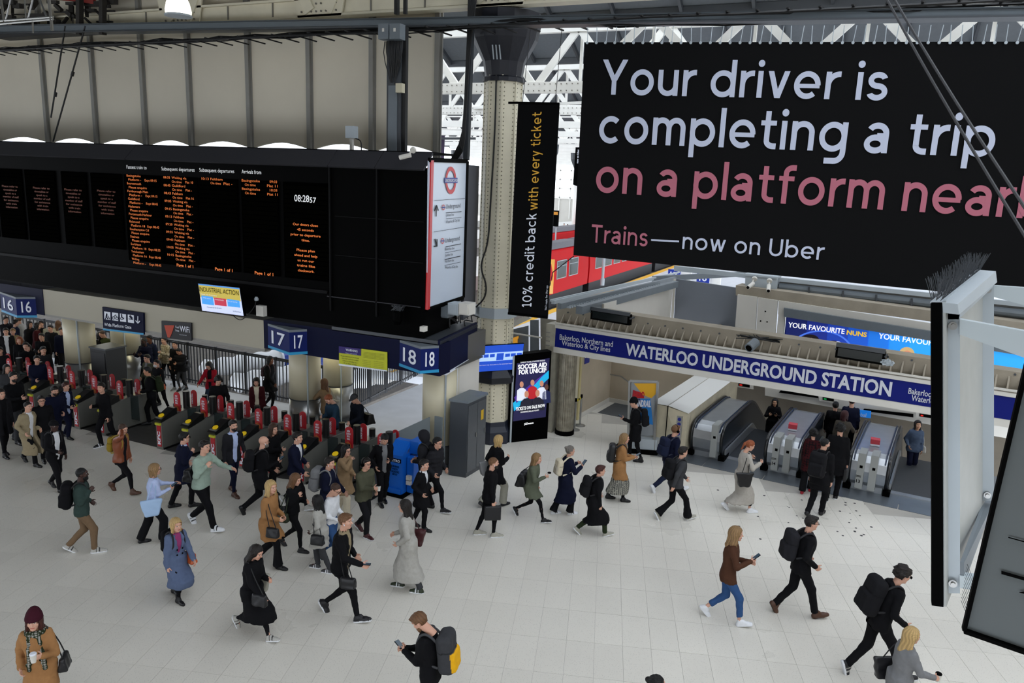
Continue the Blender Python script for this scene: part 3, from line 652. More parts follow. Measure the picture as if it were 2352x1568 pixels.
m=MB(); m.box((-9.12,16.9,0),(-9.06,17.0,2.7)); m.box((-9.16,17.0,0),(-9.06,18.0,2.7)); tag(m.make('cream_partition',M_wallp),'cream partition between the pillar and the riveted column','panel')
# ------------------------------------------------------------------ riveted column
cx_,cy_=-9.28,19.35
t=empty('riveted_column',(cx_,cy_,0),label='tall cream riveted iron column with dark wrapped capital in the middle',cat='column')
MB().lathe((cx_,cy_,.5),[(.52,0),(.5,9.55)],8,PI/8).make('shaft',M_rivet,t)
MB().lathe((cx_,cy_,0),[(.66,0),(.66,.35),(.58,.5),(.56,.62)],8,PI/8).make('plinth',mat('plinth_blue','1b2130',rough=.5),t)
MB().lathe((cx_,cy_,9.9),[(.56,0),(.56,.1),(.5,.14),(.56,.5),(.86,1.05),(.95,1.5),(.95,1.7)],14).make('capital',mat('wrapped_capital','0d101c',rough=.5,bump=.8,bscale=6),t)
MB().lathe((cx_,cy_,3.62),[(.6,0),(.6,.28)],8,PI/8).make('clamp_band',M_lgrey,t)
MB().lathe((cx_,cy_,1.75),[(.58,0),(.72,.05),(.74,.22),(.56,.42)],8,PI/8).make('collar',mat('collar_navy','10131c',rough=.4),t)
m=MB()
for f in range(8):
    a=f*PI/4; nx,ny=math.cos(a),math.sin(a)
    if nx*(-cx_)+ny*(-cy_)<-6: continue
    for s in (-.13,.13):
        for k in range(86):
            z=.75+k*.107; r=(.52-.02*(z-.5)/9.5)*math.cos(PI/8); x=cx_+nx*r-ny*s; y=cy_+ny*r+nx*s
            m.cyl((x,y,z),.019,.018,6,ax=(nx,ny,0),r2=.012)
m.make('rivets',mat('rivet_heads','8d8874'),t,kind='stuff')
m=MB()
for f in range(8):
    a=f*PI/4+PI/8; m.bar((cx_+.515*math.cos(a),cy_+.515*math.sin(a),.7),(cx_+.5*math.cos(a),cy_+.5*math.sin(a),9.9),.05,.03,up=(math.cos(a),math.sin(a),0))
m.make('corner_strips',M_rivet,t)
def colpt(px,py,o=.53): return ony(px,py,cy_-o)
m=MB(); m.tube([colpt(1140,172),colpt(1137,300),colpt(1126,480),colpt(1121,560),colpt(1106,600),colpt(1105,620),colpt(1118,655),colpt(1114,685),colpt(1093,705)],.022,6,2); tag(m.make('drop_cable',M_cable),'black cable running down the riveted column','cable')
l=MB()
for k in range(3):
    x=1131+k*8; l.bar(ony(x,103,cy_-.95),ony(x+3,136,cy_-.72),.03,.01)
l.make('pale_stripe',M_lgrey,t)
# train diagram screen
PT=PL((-9.359,18.455),48.5)
t=sign('train_diagram_screen','bright blue screen with a white train diagram in front of the riveted column','screen',[(1097,794),(1204,788),(1197,848),(1090,855)],PT,M_black,.0,.08,'screen_case')
patch(t,[(1098,795),(1203,789),(1196,847),(1091,854)],PT,em('royal','1747b8',.9),.01,'lit_panel')
patch(t,[(1096,812),(1201,805),(1198,824),(1093,831)],PT,em('ice','a9c6f5',.9),.016,'lit_panel')
for i,x in enumerate((1097,1111,1125,1160,1173,1187)): patch(t,[(x,815-i*.95),(x+11,814-i*.95),(x+10.5,821-i*.95),(x-.5,822-i*.95)],PT,em('royal','1747b8'),.022,'lit_panel')
patch(t,[(1141,811),(1157,810),(1155,826),(1139,827)],PT,em('royal','1747b8'),.022,'lit_panel')
l=MB(); textpx(l,'Train doors may close prior to the advertised departure time',(1098,840),(1190,834),837.5,PT,.02); l.make('lettering',M_wht,t)
# ------------------------------------------------------------------ hanging banners
PN=PL((-7.989,17.5),6.5)
t=sign('hanging_banner','narrow black vertical banner about ten percent credit back with every ticket','banner',[(1190,235),(1285,237),(1258,730),(1167,720)],PN,mat('banner_black','0a0a0b',rough=.6,spec=.04),.0,.03,'banner_cloth')
def vtext(mb,s,a,b,left,pl,out=.02,bold=.0):
    """text reading upwards; baseline pixels a (bottom) -> b (top); caps extend left by pixel amount"""
    A=pl.at(*a,out); B=pl.at(*b,out); L=pl.at(a[0]-left,a[1],out); w=np.linalg.norm(B-A); ee=_n(L-A); text3(mb,s,A,(B-A)/w,ee,width=w,cap=np.linalg.norm(L-A),bold=bold)
l=MB(); geotext(l,'10% credit back',PN.at(1221,705,.02),PN.at(1233,490,.02),_n(PN.at(1201,705,.02)-PN.at(1221,705,.02)),np.linalg.norm(PN.at(1199,705,.02)-PN.at(1221,705,.02)),.17); vtext(l,"T&C's apply. See Uber app",(1256,712),(1259,655),4,PN,.02); l.make('lettering',M_white,t)
l=MB(); geotext(l,'with every ticket',PN.at(1235,482,.02),PN.at(1245,257,.02),_n(PN.at(1215,482,.02)-PN.at(1235,482,.02)),np.linalg.norm(PN.at(1213,482,.02)-PN.at(1235,482,.02)),.17); l.make('lettering',mat('banner_gold','d9a32c'),t)
m=MB(); m.bar(PN.at(1167,719,-.0),PN.at(1258,729,0),.06); m.bar(PN.at(1190,236),PN.at(1285,238),.05); m.bar(PN.at(1168,236),PN.at(1190,236),.05); m.make('banner_pole',M_black,t)
m=MB(); m.tube([PN.at(1200,236),(PN.at(1200,236)[0],17.8,10.9)],.008,4); m.tube([PN.at(1275,237),(PN.at(1275,237)[0],17.8,10.9)],.008,4); m.make('suspension_wire',M_cable,t,kind='stuff')
PV=PL((-6.2,17.0),6.0)
XRt=2560
t=sign('large_banner','huge black banner reading Your driver is completing a trip on a platform nearby','banner',[(1343,97),(XRt,95),(XRt,709),(1317,586)],PV,mat('big_banner_black','0c0c0d',rough=.6,spec=.06,bump=1.,bscale=1.6),.0,.03,'banner_cloth')
mw=mat('banner_white','b3b9cc',rough=.5); mp=mat('banner_pink','a5596a',rough=.5)
l=MB(); geopx(l,'Your driver is',(1381,217),(2035,231),136,PV,.03)
geopx(l,'completing a trip',(1375,328),(2279,361),242,PV,.03); geopx(l,'now on Uber',(1567,571),(1891,597),532,PV,.03,.18)
l.prism([PV.at(*p,.03) for p in ((1496,549),(1560,552),(1560,556),(1496,553))],(0,.003,0)); l.make('lettering',mw,t)
l=MB(); geopx(l,'on a platform nearby',(1368,441),(2478,509),358,PV,.03); geopx(l,'Trains',(1358,556),(1487,566),514,PV,.03,.18); l.make('lettering',mp,t)
m=MB(); k=0; x=1350
while x<2480:
    a=PV.at(x,99,.02); b=a+np.array([random.uniform(-.03,.05),0,.33]); m.tube([a,b],.008,4); m.cyl(a+np.array([0,-.02,0]),.03,.02,8,ax=(0,-1,0)); x+=21+k*.12; k+=1
m.make('lacing',M_lgrey,t,kind='stuff')
m=MB(); m.tube([PV.at(1318,588),PN.at(1270,625,0),(-6.9,17.4,4.9)],.012,5); m.make('cord',M_cable,t)
# ------------------------------------------------------------------ service gantry beam
GY=17.9
def gz(px,py): return ony(px,py,GY)[2]
t=empty('service_beam',(-14,GY,11.1),label='long grey steel service beam crossing the top of the hall',cat='beam')
def strip(nm,ytopL,ybotL,ytopR,ybotR,mt,dy=.3,y=GY):
    m=MB(); a=ony(840,ytopL,y); b=ony(840,ybotL,y); c=ony(2300,ytopR,y); d=ony(2300,ybotR,y)
    def ext(p,q,x): s=(x-p[0])/(q[0]-p[0]); return p+(q-p)*s
    A=[ext(b,d,-44),ext(b,d,13.5),ext(a,c,13.5),ext(a,c,-44)]; m.prism(A,(0,dy,0)); return m.make(nm,mt,t)
strip('main_beam',44,60,18,34,mat('beam_grey','5d666c',rough=.5,noise=.1,nscale=1.5))
strip('top_flange',42,45,15,19,mat('beam_edge','3c4348'),.4,GY-.05)
strip('lower_flange',60,63,34,39,M_dgrey,.45,GY-.1)
m=MB()
for i in range(90):
    x=-43+i*.62; z=11.1; m.bar((x,GY-.15,z-.02),(x+.35,GY+.6,z-.12),.05,.03)
m.make('tray_rungs',M_cable,t,kind='stuff')
m=MB(); 
for k in range(9):
    P=[]; 
    for i in range(48):
        x=-43+i*1.2; rt=1 if x>-7 else .45
        P.append((x,GY+.05+random.uniform(-.1,.3),11.12-.02*k*rt+random.uniform(-.05,.05)-(0.06 if x>-7 else 0)))
    m.tube(P,.018 if k>2 else .03,5)
m.make('cable_bundle',M_cable,t,kind='stuff')
m=MB(); m.tube([(-44,GY-.1,11.02)]+[(-43+i*2,GY-.1,11.03+random.uniform(-.02,.02)) for i in range(1,28)],.03,5); m.make('hanging_conduit',M_cable,t)
# cream riveted girder behind the beam
t=empty('riveted_girder',(-5,18.7,11.4),label='cream riveted girder with diagonal struts above the grey beam',cat='girder')
m=MB(); m.box((-30,18.6,11.32),(13,18.8,11.75)); m.make('girder_web',M_rivet,t)
m=MB(); m.box((-30,18.5,11.72),(13,18.9,11.78)); m.box((-30,18.5,11.26),(13,18.9,11.32)); m.make('girder_flange',M_rivet,t)
m=MB()
for i in range(26): m.box((-30+i*1.7,18.57,11.32),(-29.96+i*1.7,18.6,11.72))
m.make('web_stiffener',M_wash,t,kind='stuff')
for px,dx in ((1640,0),(2200,0),(735,0),(415,0),(1140,0)):
    p=ony(px,5,18.55); x=p[0]; m=MB(); m.prism([(x-.75,18.5,11.25),(x+.75,18.5,11.25),(x+.95,18.5,12.1),(x-.95,18.5,12.1)],(0,.05,0)); m.make('gusset_plate',M_rivet,t)
    m=MB(); m.bar((x-.3,18.55,11.4),(x-1.9,18.55,14.2),.34,.2,up=(0,1,0)); m.make('strut',M_rivet,t); m=MB(); m.bar((x+.3,18.55,11.4),(x+1.9,18.55,14.2),.34,.2,up=(0,1,0)); m.make('strut',M_rivet,t)
    m=MB()
    for a in range(8):
        for b in range(2): m.cyl((x-.6+a*.17,18.5,11.4+b*.2),.028,.03,6,ax=(0,-1,0))
    m.make('rivets',M_wash,t,kind='stuff')
t.location.z+=.38
# black mast and cabling
def px3(px,py,y): return ony(px,py,y)
t=empty('service_mast',tuple(px3(903,345,17.2)),label='dark steel mast with cable boxes rising behind the departure board',cat='mast')
m=MB(); a=px3(904,345,17.2); b=px3(906,75,17.2); m.box((a[0]-.22,17.2,7.9),(a[0]+.2,17.5,11.)); m.make('mast_casing',M_dgrey,t)
m=MB(); m.box((a[0]-.16,17.18,7.9),(a[0]+.1,17.2,9.6)); m.make('mast_cover',M_grey,t)
m=MB(); c=px3(934,345,17.2); m.bar((c[0]-.14,17.3,7.9),(c[0]-.14,17.3,11.),.12); m.make('side_post',M_cable,t)
for x in (888,914):
    p=px3(x,92,17.1); m=MB(); m.box((p[0]-.15,16.95,p[2]),(p[0]+.15,17.2,p[2]+.36)); m.make('cable_box',M_grey,t); m=MB(); m.box((p[0]-.03,16.94,p[2]+.17),(p[0]+.03,16.95,p[2]+.25)); m.make('label_plate',M_wallp,t)
m=MB()
for i in range(16):
    x=a[0]-.25+i*.035; m.tube([(x,17.15,10.65),(x+random.uniform(-.05,.05),17.12,10.3),(x*.3+(a[0])*.7,17.17,9.6+random.uniform(0,.4))],.014,4,1)
m.make('cable_bundle',M_cable,t,kind='stuff')
p=px3(918,203,17.1); m=MB(); m.box((p[0]-.09,17.05,p[2]-.1),(p[0]+.09,17.2,p[2]+.12)); m.make('relay_box',mat('relay_cream','c4bda4'),t)
m=MB(); m.bar((a[0],17.3,11.3),(a[0],17.3,14.5),.1); m.bar((a[0]+.25,17.3,11.3),(a[0]+.25,17.3,14.5),.08); m.make('upper_post',M_cable,t)
t=empty('cable_post',tuple(px3(1075,365,18.3)),label='dark slanted post wrapped in black cables left of the riveted column',cat='post')
m=MB(); m.bar(px3(1071,368,18.3),px3(1086,-40,18.3),.13); m.make('post',M_dgrey,t)
m=MB()
for i in range(8): m.tube([px3(1036+i*2,366,18.1),px3(1060+i,320+i*3,18.1),px3(1066+i*.8,250,18.2),px3(1070+i,160,18.2),px3(1074+i*1.5,70,18.2),px3(1076+i*3,-20,18.2)],.014,4,1)
m.make('cable_bundle',M_cable,t,kind='stuff')
# floodlight above the board
p=px3(808,340,17); t=empty('floodlight',tuple(p),label='grey box floodlight standing on top of the departure board',cat='light')
m=MB(); m.box((p[0]-.13,16.9,p[2]+.25),(p[0]+.13,17.1,p[2]+.55)); m.make('lamp_head',M_lgrey,t); m=MB(); m.bar((p[0],17,7.95),(p[0],17,p[2]+.3),.08); m.make('stem',M_wallp,t)
m=MB(); m.tube([(p[0]+.1,17,p[2]+.25),(p[0]+.3,17,p[2]+.2),(p[0]+.3,17,7.95)],.015,5,2); m.make('flex',M_cable,t)
# tie rods left and stay wires right
t=empty('tie_rods',tuple(px3(120,300,17)),label='pair of dark hanging tie rods in front of the cream wall',cat='rods')
for a,b,k in (((150,60),(117,270),(128,212)),((196,60),(122,325),(168,165))):
    m=MB(); A=px3(*a,17.9); B=px3(*b,17.9); m.tube([A,B,B+np.array([0,0,-.6]) if False else B],.028,6); K=px3(*k,17.9); m.cyl(K,.05,.14,8,ax=B-A); m.make('rod',M_cable,t)
for a,b,lb in (((2035,-10),(2356,545),'left one of two black stay wires crossing the large banner'),((2052,-10),(2356,480),'right one of two black stay wires crossing the large banner')):
    m=MB(); A=px3(*a,12.5); B=px3(*b,9.5); A2=A+(A-B)*.15; m.tube([A2+(B-A2)*k/8+np.array([0,0,-.05*math.sin(PI*k/8)]) for k in range(9)],.017,6); tag(m.make('stay_wire',mat('wire_grey','3a3a3c')),lb,'wire')
# lattice scaffold top left
t=empty('lighting_truss',tuple(px3(60,60,15)),label='silver lattice lighting truss in the top left corner',cat='truss')
m=MB()
P=lambda x,y,d=15.: px3(x,y,d)
for a,b,w_ in (((0,55),(122,44),.05),((0,48),(122,39),.05),((2,0),(10,50),.06),((112,-5),(120,70),.07),((25,-5),(12,50),.035),((56,-5),(60,48),.035),((90,-5),(108,42),.04),((76,-5),(64,44),.04),((75,42),(76,76),.04),((-30,60),(0,55),.05)): m.tube([P(*a),P(*b)],w_/2*1.3,6)
m.make('tubes',M_steel,t)
t=empty('roof_equipment',tuple(px3(180,60,18.2)),label='dark platform of maintenance equipment with a red panel above the wall',cat='equipment')
m=MB(); a=px3(-10,88,17.95); b=px3(285,68,17.95); m.prism([a,b,px3(285,60,17.95),px3(-10,70,17.95)],(0,.5,0)); m.make('deck',M_cable,t)
m=MB(); m.prism([px3(120,-8,18.4),px3(214,-8,18.4),px3(214,9,18.4),px3(180,4,18.4),px3(120,-2,18.4)],(0,.1,0)); m.make('red_panel',mat('dull_red','8a2418'),t)
m=MB()
for i in range(46):
    x=random.uniform(-10,250); y=random.uniform(0,58); L=random.uniform(10,50); a=random.choice([0,0,PI/2,1.,2.]); m.bar(px3(x,y,18.3+random.random()*.4),px3(x+L*math.cos(a),y+L*math.sin(a)*.6,18.3),random.uniform(.04,.16))
for x in (183,236): m.bar(px3(x,80,18),px3(x,-10,18),.16)
m.make('frame',mat('dark_rusty','231f1a',rough=.8),t)
# ------------------------------------------------------------------ UNDERGROUND STATION ENTRANCE
PS=PL((-7.954,20.7),-8.5)
t=sign('station_sign','long blue sign reading Waterloo Underground Station over the escalators','sign',[(1277,749),(2560,941),(2560,1012),(1273,802)],PS,M_tbl:=mat('station_blue','07156c',rough=.5,spec=.15),.0,.12,'sign_board')
for a,b in (((1277,746),(2560,938)),((1273,802),(2560,1012))):
    m=MB(); m.bar(PS.at(*a,.02),PS.at(*b,.02),.06,.16); m.make('white_border',M_wallp,t)
l=MB(); textpx(l,'WATERLOO UNDERGROUND STATION',(1437,814),(2046,909),788,PS,.02,.03)
textpx(l,'Bakerloo, Northern and',(1286,779),(1408,796),767,PS,.02,.01); textpx(l,'Waterloo & City lines',(1291,792),(1402,808),781,PS,.02,.01)
textpx(l,'Bakerloo, Northern and',(2086,903),(2234,926),890,PS,.02,.01); textpx(l,'Waterloo & City lines',(2093,919),(2228,940),906,PS,.02,.01); l.make('lettering',mat('station_white','c9ccd6'),t)
lt_=structure('trim_lintel')
m=MB(); P=[PS.at(*p,-.25) for p in ((1268,700),(2560,893),(2560,945),(1268,752))]; m.prism(P,PS.n*.5); m.make('lintel_beam',M_conc,lt_)
m=MB(); a=PS.at(1277,745,-.25); b=PS.at(2560,937,-.25); n=PS.n; m.prism([a,b,b-n*.3,a-n*.3],(0,0,.03)); m.make('lintel_shelf',M_conc,lt_)
# bracket fins
for k in range(56):
    s=k/56; px=1285+s*1265*(1+.0*s); e=PS.e; A=a+(b-a)*(.008+s*.99)+np.array([0,0,.03])
    m=MB(); m.prism([A,A-n*.24,A+np.array([0,0,.28])],e*.035); m.make('bracket_fin',M_conc,lt_)
m=MB()
for k in range(26): A=a+(b-a)*(k+.5)/26+np.array([0,0,.36])-n*.01; m.cyl(A,.025,.02,8,ax=-n)
m.make('bolt_heads',M_dgrey,lt_,kind='stuff')
# the two black floodlights and speaker on the lintel
def flood(p0,p1,h,label):
    A=PS.at(*p0,.15); B=PS.at(*p1,.15); t=empty('floodlight_bar',tuple((A+B)/2),label=label,cat='floodlight'); n=-PS.n
    m=MB(); m.prism([A,B,B-UP*h,A-UP*h],n*-.16); m.make('lamp_case',M_black,t)
    m=MB(); m.prism([A+(B-A)*.05-UP*.05+n*.005,B-(B-A)*.05-UP*.05+n*.005,B-(B-A)*.05-UP*(h-.05)+n*.005,A+(B-A)*.05-UP*(h-.05)+n*.005],n*.006); m.make('lamp_glass',mat('dark_glass','1a1f1e',rough=.12),t)
    m=MB(); m.bar(A+UP*.02,B+UP*.02,.07,.1); m.bar(A-UP*.1,A-UP*.1+PS.n*.3,.04); m.bar(B-UP*.1,B-UP*.1+PS.n*.3,.04); m.make('bracket',M_dgrey,t)
flood((1363,708),(1452,722),.29,'black floodlight bar on the left end of the station lintel')
flood((1924,790),(2036,807),.30,'black floodlight bar on the right part of the station lintel')
A=PS.at(1728,795,.3); t=empty('round_speaker',tuple(A),label='grey cylindrical loudspeaker lying on the station lintel',cat='speaker'); MB().cyl(A,.12,.32,16,ax=(.35,.8,.35)).make('casing',M_grey,t); MB().cyl(A-np.array([.003,.008,.003]),.085,.02,16,ax=(.35,.8,.35)).make('cone',M_black,t)
m=MB()
for i in range(14): m.tube([PS.at(1705+random.uniform(-30,60),772+random.uniform(-3,6),-.1),PS.at(1740+random.uniform(-10,10),778,-.1+random.uniform(-.1,.1)),PS.at(1780+random.uniform(-10,20),784+random.uniform(-4,6),-.1)],.012,4,1)
tag(m.make('cable_tangle',M_cable),'tangle of black cables on the station lintel behind the round speaker','cables',kind='stuff')
m=MB(); 
for i in range(10): c=PS.at(2040,835,.2); m.tube([c+np.array([random.uniform(-.15,.15),random.uniform(-.05,.05),random.uniform(-.02,.15)]) for _ in range(4)],.018,5,2)
tag(m.make('dusty_cable_coil',M_lgrey),'dusty grey coil of cable at the right floodlight bar','cable',kind='stuff')
# left pier and fluted column
t=empty('fluted_column',tuple(U(.36,.2)),label='worn steel clad column at the left end of the station entrance',cat='column')
m=MB(); P=U(.36,.2); n_=28; V=[]
for z in (0.12,2.6):
    for i in range(n_*2):
        q=2*PI*i/(n_*2); r=.25+(.012 if i%2 else 0); V.append((P[0]+r*math.cos(q),P[1]+r*math.sin(q),z))
k=n_*2; m.add(V,[(i,(i+1)%k,k+(i+1)%k,k+i) for i in range(k)]); m.make('fluted_cladding',mat('worn_steel','a39c8b',rough=.35,metal=.4,noise=.6,nscale=5),t)
MB().cyl((P[0],P[1],0),.29,.13,20).make('base_ring',M_black,t)
m=MB(); ubox(m,(-.32,.0,0),(.02,.5,3.3)); pr=tag(m.make('end_pier',mat('stained_pier','aaa697',noise=.35,nscale=4)),'stained flat end pier left of the fluted column','pier')
m=MB()
for i in range(22): ubox(m,(-.30,-.03,.3+i*.13),(-.18,0,.33+i*.13))
tag(m.make('louvre_strip',M_rib),'narrow louvre strip on the end pier','louvre')
# back door and left wall inside
sw=structure('wall_left_station'); 
def uquad(nm,pts,mt,par,off=(0,0,0)):
    m=MB(); m.prism([U(*p) for p in pts],off); return m.make(nm,mt,par)
m=MB(); ubox(m,(-.3,.5,0),(-.0,1.7,3.3)); m.make('wall_block',M_beige,sw)
m=MB(); ubox(m,(-.2,1.7,0),(.06,4.3,2.7)); m.make('wall_block',M_beige,sw)
m=MB(); ubox(m,(.0,4.25,-2.),(8,4.45,2.7)) if False else ubox(m,(-.2,4.25,-2.),(3.0,4.45,2.7)); m.make('wall_block',M_beige,sw)
m=MB(); ubox(m,(.06,1.75,0),(.09,4.25,.14)); ubox(m,(.06,4.2,0),(1.45,4.25,.14)); m.make('skirting',M_wallp,sw)
dr=structure('door_1'); m=MB(); ubox(m,(.02,.75,0),(.08,1.6,2.4)); m.make('door_leaf',mat('cream_door','d6cfb8'),dr)
m=MB(); ubox(m,(.08,.9,.02),(.09,1.5,.7)); m.make('kick_plate',M_grey,dr); m=MB(); m.tube([U(.09,.85,1.0),U(.15,.85,1.05),U(.15,.85,1.5),U(.09,.85,1.55)],.015,6); m.make('door_handle',M_steel,dr)
m=MB(); ubox(m,(.0,1.6,0),(.12,1.72,2.6)); m.make('door_frame',mat('frame_yellow','c9bd8c'),dr)
t=empty('wall_notice',tuple(U(.08,2.4,1.8)),label='small blue and white notice on the beige station wall',cat='sign'); m=MB(); ubox(m,(.06,2.0,1.75),(.08,2.35,2.15)); m.make('board',M_tblue,t); m=MB(); ubox(m,(.08,2.0,1.95),(.085,2.2,2.15)); m.make('print',M_white,t)
t=empty('handrail',tuple(U(.8,4.2,.9)),label='steel wall handrail descending beside the station stairs',cat='handrail'); m=MB(); m.tube([U(.1,4.1,1.0),U(.5,4.1,1.0),U(2.9,4.1,-.35)],.025,8); m.make('rail',M_steel,t); m=MB(); m.tube([U(.9,4.1,.77),U(.9,4.2,.7),U(.9,4.25,.7)],.012,5); m.make('bracket',M_steel,t); m=MB(); m.tube([U(2.0,4.1,.15),U(2.0,4.2,.08),U(2.0,4.25,.08)],.012,5); m.make('bracket',M_steel,t)
# barrier posts with tape
for i,(px,py,lb) in enumerate(((1319,987,'front steel queue barrier post beside the fluted column'),(1332,977,'rear steel queue barrier post behind the other one'))):
    P=onz(px,py); t=empty('barrier_post',(P[0],P[1],0),label=lb,cat='barrier post'); MB().lathe((P[0],P[1],0),[(.17,0),(.17,.015),(.03,.05)],18).make('base',M_steel,t); MB().cyl((P[0],P[1],.04),.03,.9,10).make('post',M_steel,t); MB().cyl((P[0],P[1],.9),.035,.1,10).make('cap',M_black,t)
A=onz(1319,987); B=onz(1332,977)
m=MB()
for i in range(5):
    a=A+(B-A)*i/5; b=A+(B-A)*(i+1)/5; m.k=i%2; m.prism([a+UP*.88,b+UP*.88,b+UP*.94,a+UP*.94],(0.01,0,0))
tag(m.make('barrier_tape',[M_black,mat('tape_yellow','e2d020')]),'black and yellow tape between the two barrier posts','tape')
# upper pit walls seen over the lintel
uw=structure('wall_pit')
m=MB(); m.prism([U(1.25,.5,2.7),U(1.25,.5,4.0),U(1.1,7.0,4.0),U(1.1,7.0,2.7)],(-.1,0,0)); m.make('left_panel',M_wallp,uw)
PG=PL(U(1.06,7),-5.7); PW=PL(U(3,6.5),-6.5)
def wp(nm,pts,pl,mt,par,th=.1,out=0):
    m=MB(); polypx(m,pts,pl,out,th); return m.make(nm,mt,par)
wp('grey_panel',[(1553,640),(1700,662),(1690,900),(1540,880)],PG,mat('slate_face','6e747d',rough=.6,noise=.1,nscale=.8),uw)
wp('corner_strip',[(1548,640),(1553,640),(1545,760),(1540,760)],PG,M_wallp,uw,.05,.05)
for a,b,c,d in (((1694,676),(1739,682),(1733,790),(1686,783)),((1741,683),(1786,690),(1778,800),(1735,792)),((1788,690),(2560,806),(2560,840),(1787,722)),((1788,722),(1803,724),(1797,808),(1780,803))):
    wp('white_panel',[a,b,c,d],PW,M_wallp,uw,.1)
wp('white_panel',[(1680,783),(2560,900),(2560,948),(1675,835)],PW,M_wallp,uw,.1,-.02)
m=MB()
for px,py in ((1758,715),(1747,737),(1762,739)): m.cyl(PW.at(px,py,.0),.025,.01,8,ax=-PW.n)
m.make('fixing_holes',M_black,uw,kind='stuff')
wp('screen_hood',[(1802,706),(2560,826),(2560,850),(1802,726)],PW,M_grey,uw,.2,.12)
t=sign('advert_screen','wide lit advert screen about favourite nuns above the escalators','screen',[(1807,722),(2560,828),(2560,880),(1800,790)],PW,M_black,.03,.1,'screen_case')
def emt(n,c,s=.85): return mat('lit_'+n,c,emit=c,es=s)
g=['101c5c','1a2c86','1c3fa8','1d58c8','1e74dc','2590ea','2ba0ee']
N=7
for i in range(N):
    x0=1808+(2139-1808)*i/N*1.0; x1=1808+(2139-1808)*(i+1)/N+.3
    f=lambda x:(x-1808)/(2139-1808)
    patch(t,[(x0,724+42*f(x0)),(x1,724+42*f(x1)),(x1-4,789+34*f(x1)),(x0-6,786+36*f(x0))],PW,emt('adv%d'%i,g[i]),.04,'lit_panel')
patch(t,[(2139,766),(2560,828),(2560,880),(2135,822)],PW,emt('adv6',g[6]),.04,'lit_panel')
l=MB(); textpx(l,'YOUR FAVOURITE',(1811,750),(1940,766),739,PW,.07,.015); textpx(l,'YOUR FAVOURITE',(2018,776),(2168,796),764,PW,.07,.015); l.make('lettering',M_wht2:=mat('lit_text','ffffff',emit='ffffff',es=.9),t)
l=MB(); textpx(l,'NUNS',(1945,767),(1991,773),757,PW,.07,.03); l.make('lettering',emt('gold','e8b820'),t)
m=MB(); ring(m,(1885,810),75,52,.06,PW,.05,40); m.make('light_arc',emt('arc','4a78e8'),t)
def blob(t,c,rx_,ry_,pl,mt,out,name='figure_print'):
    m=MB(); m.prism([pl.at(c[0]+rx_*math.cos(a),c[1]+ry_*math.sin(a),out) for a in np.linspace(0,2*PI,20,endpoint=False)],(0,.003,0)); m.make(name,mt,t)
blob(t,(1861,782),22,15,PW,emt('hair1','160a10',.5),.055); blob(t,(1864,787),9,12,PW,emt('face1','c07a58'),.065)
blob(t,(2083,812),18,16,PW,emt('hair2','c9a874'),.055); blob(t,(2084,818),13,14,PW,emt('face2','d08c6c'),.065)
blob(t,(1915,795),18,14,PW,emt('veil1','221648',.6),.055); blob(t,(1925,795),12,12,PW,emt('veil2','d9def0'),.06)
# soffit strip with lit indicators, shaft darkened in its colour
wp('soffit',[(1757,886),(2560,1010),(2560,1050),(1757,908)],PL(U(4,5.9),-6.5),M_wallp,uw,.4)
PQ=PL(U(4,5.85),-6.5)
for (a,b) in (((1793,896),(1880,914)),((1985,938),(2098,958))):
    wp('recess',[a,(b[0],b[1]-8),(b[0],b[1]),(a[0]-4,a[1]+5)],PQ,M_black,uw,.02,.02)
for (x,y,c,n_) in ((1890,912,'0a8c3c','green'),(1697,880,'c01c10','red'),(2112,950,'c01c10','red')):
    wp('indicator_case',[(x-8,y-6),(x+34,y),(x+34,y+13),(x-8,y+7)],PQ,M_wallp,uw,.04,.05); wp('indicator_display',[(x,y-2),(x+26,y+2),(x+26,y+9),(x,y+5)],PQ,M_black,uw,.01,.06); wp('indicator_lamp',[(x+3,y+1),(x+9,y+2),(x+9,y+5),(x+3,y+4)],PQ,emt('ind'+n_,c),uw,.01,.07)
m=MB(); m.prism([U(3.0,8.8,2.0),U(3.0,8.8,-6),U(14,8.8,-6),U(14,8.8,2.0)],(0,.1,0)); m.make('shaft_wall',mat('shaft_beige_shaded','5a5245',rough=.7,noise=.2,nscale=2),uw)  # beige wall, with the dimness inside the shaft put into its colour
m=MB(); m.prism([U(3.0,4.4,2.7),U(3.0,4.4,-5),U(3.0,9,-6),U(3.0,9,2.7)],(-.1,0,0)); m.make('shaft_light_block_side',mat('shaft_beige_shaded','5a5245',rough=.7,noise=.2,nscale=2),uw)  # side added to keep outside light from the shaft, same darkened colour
m=MB(); ubox(m,(3.0,6.0,2.2),(14,8.9,2.3)); m.make('shaft_light_block_top',mat('shaft_beige_shaded','5a5245',rough=.7,noise=.2,nscale=2),uw)  # lid added to close the shaft against light, same darkened colour
t=empty('hanging_sign',tuple(U(8.4,5.8,1.0)),label='bright blue sign reading Global hanging behind the escalator queue',cat='sign'); wp('board',[(1960,934),(2003,940),(2002,956),(1960,950)],PQ,em('skysign','1c7ad8',.5),t,.03,.25); l=MB(); textpx(l,'Global',(1961,948),(1992,952),940,PQ,.3,.01); l.make('lettering',M_white,t)
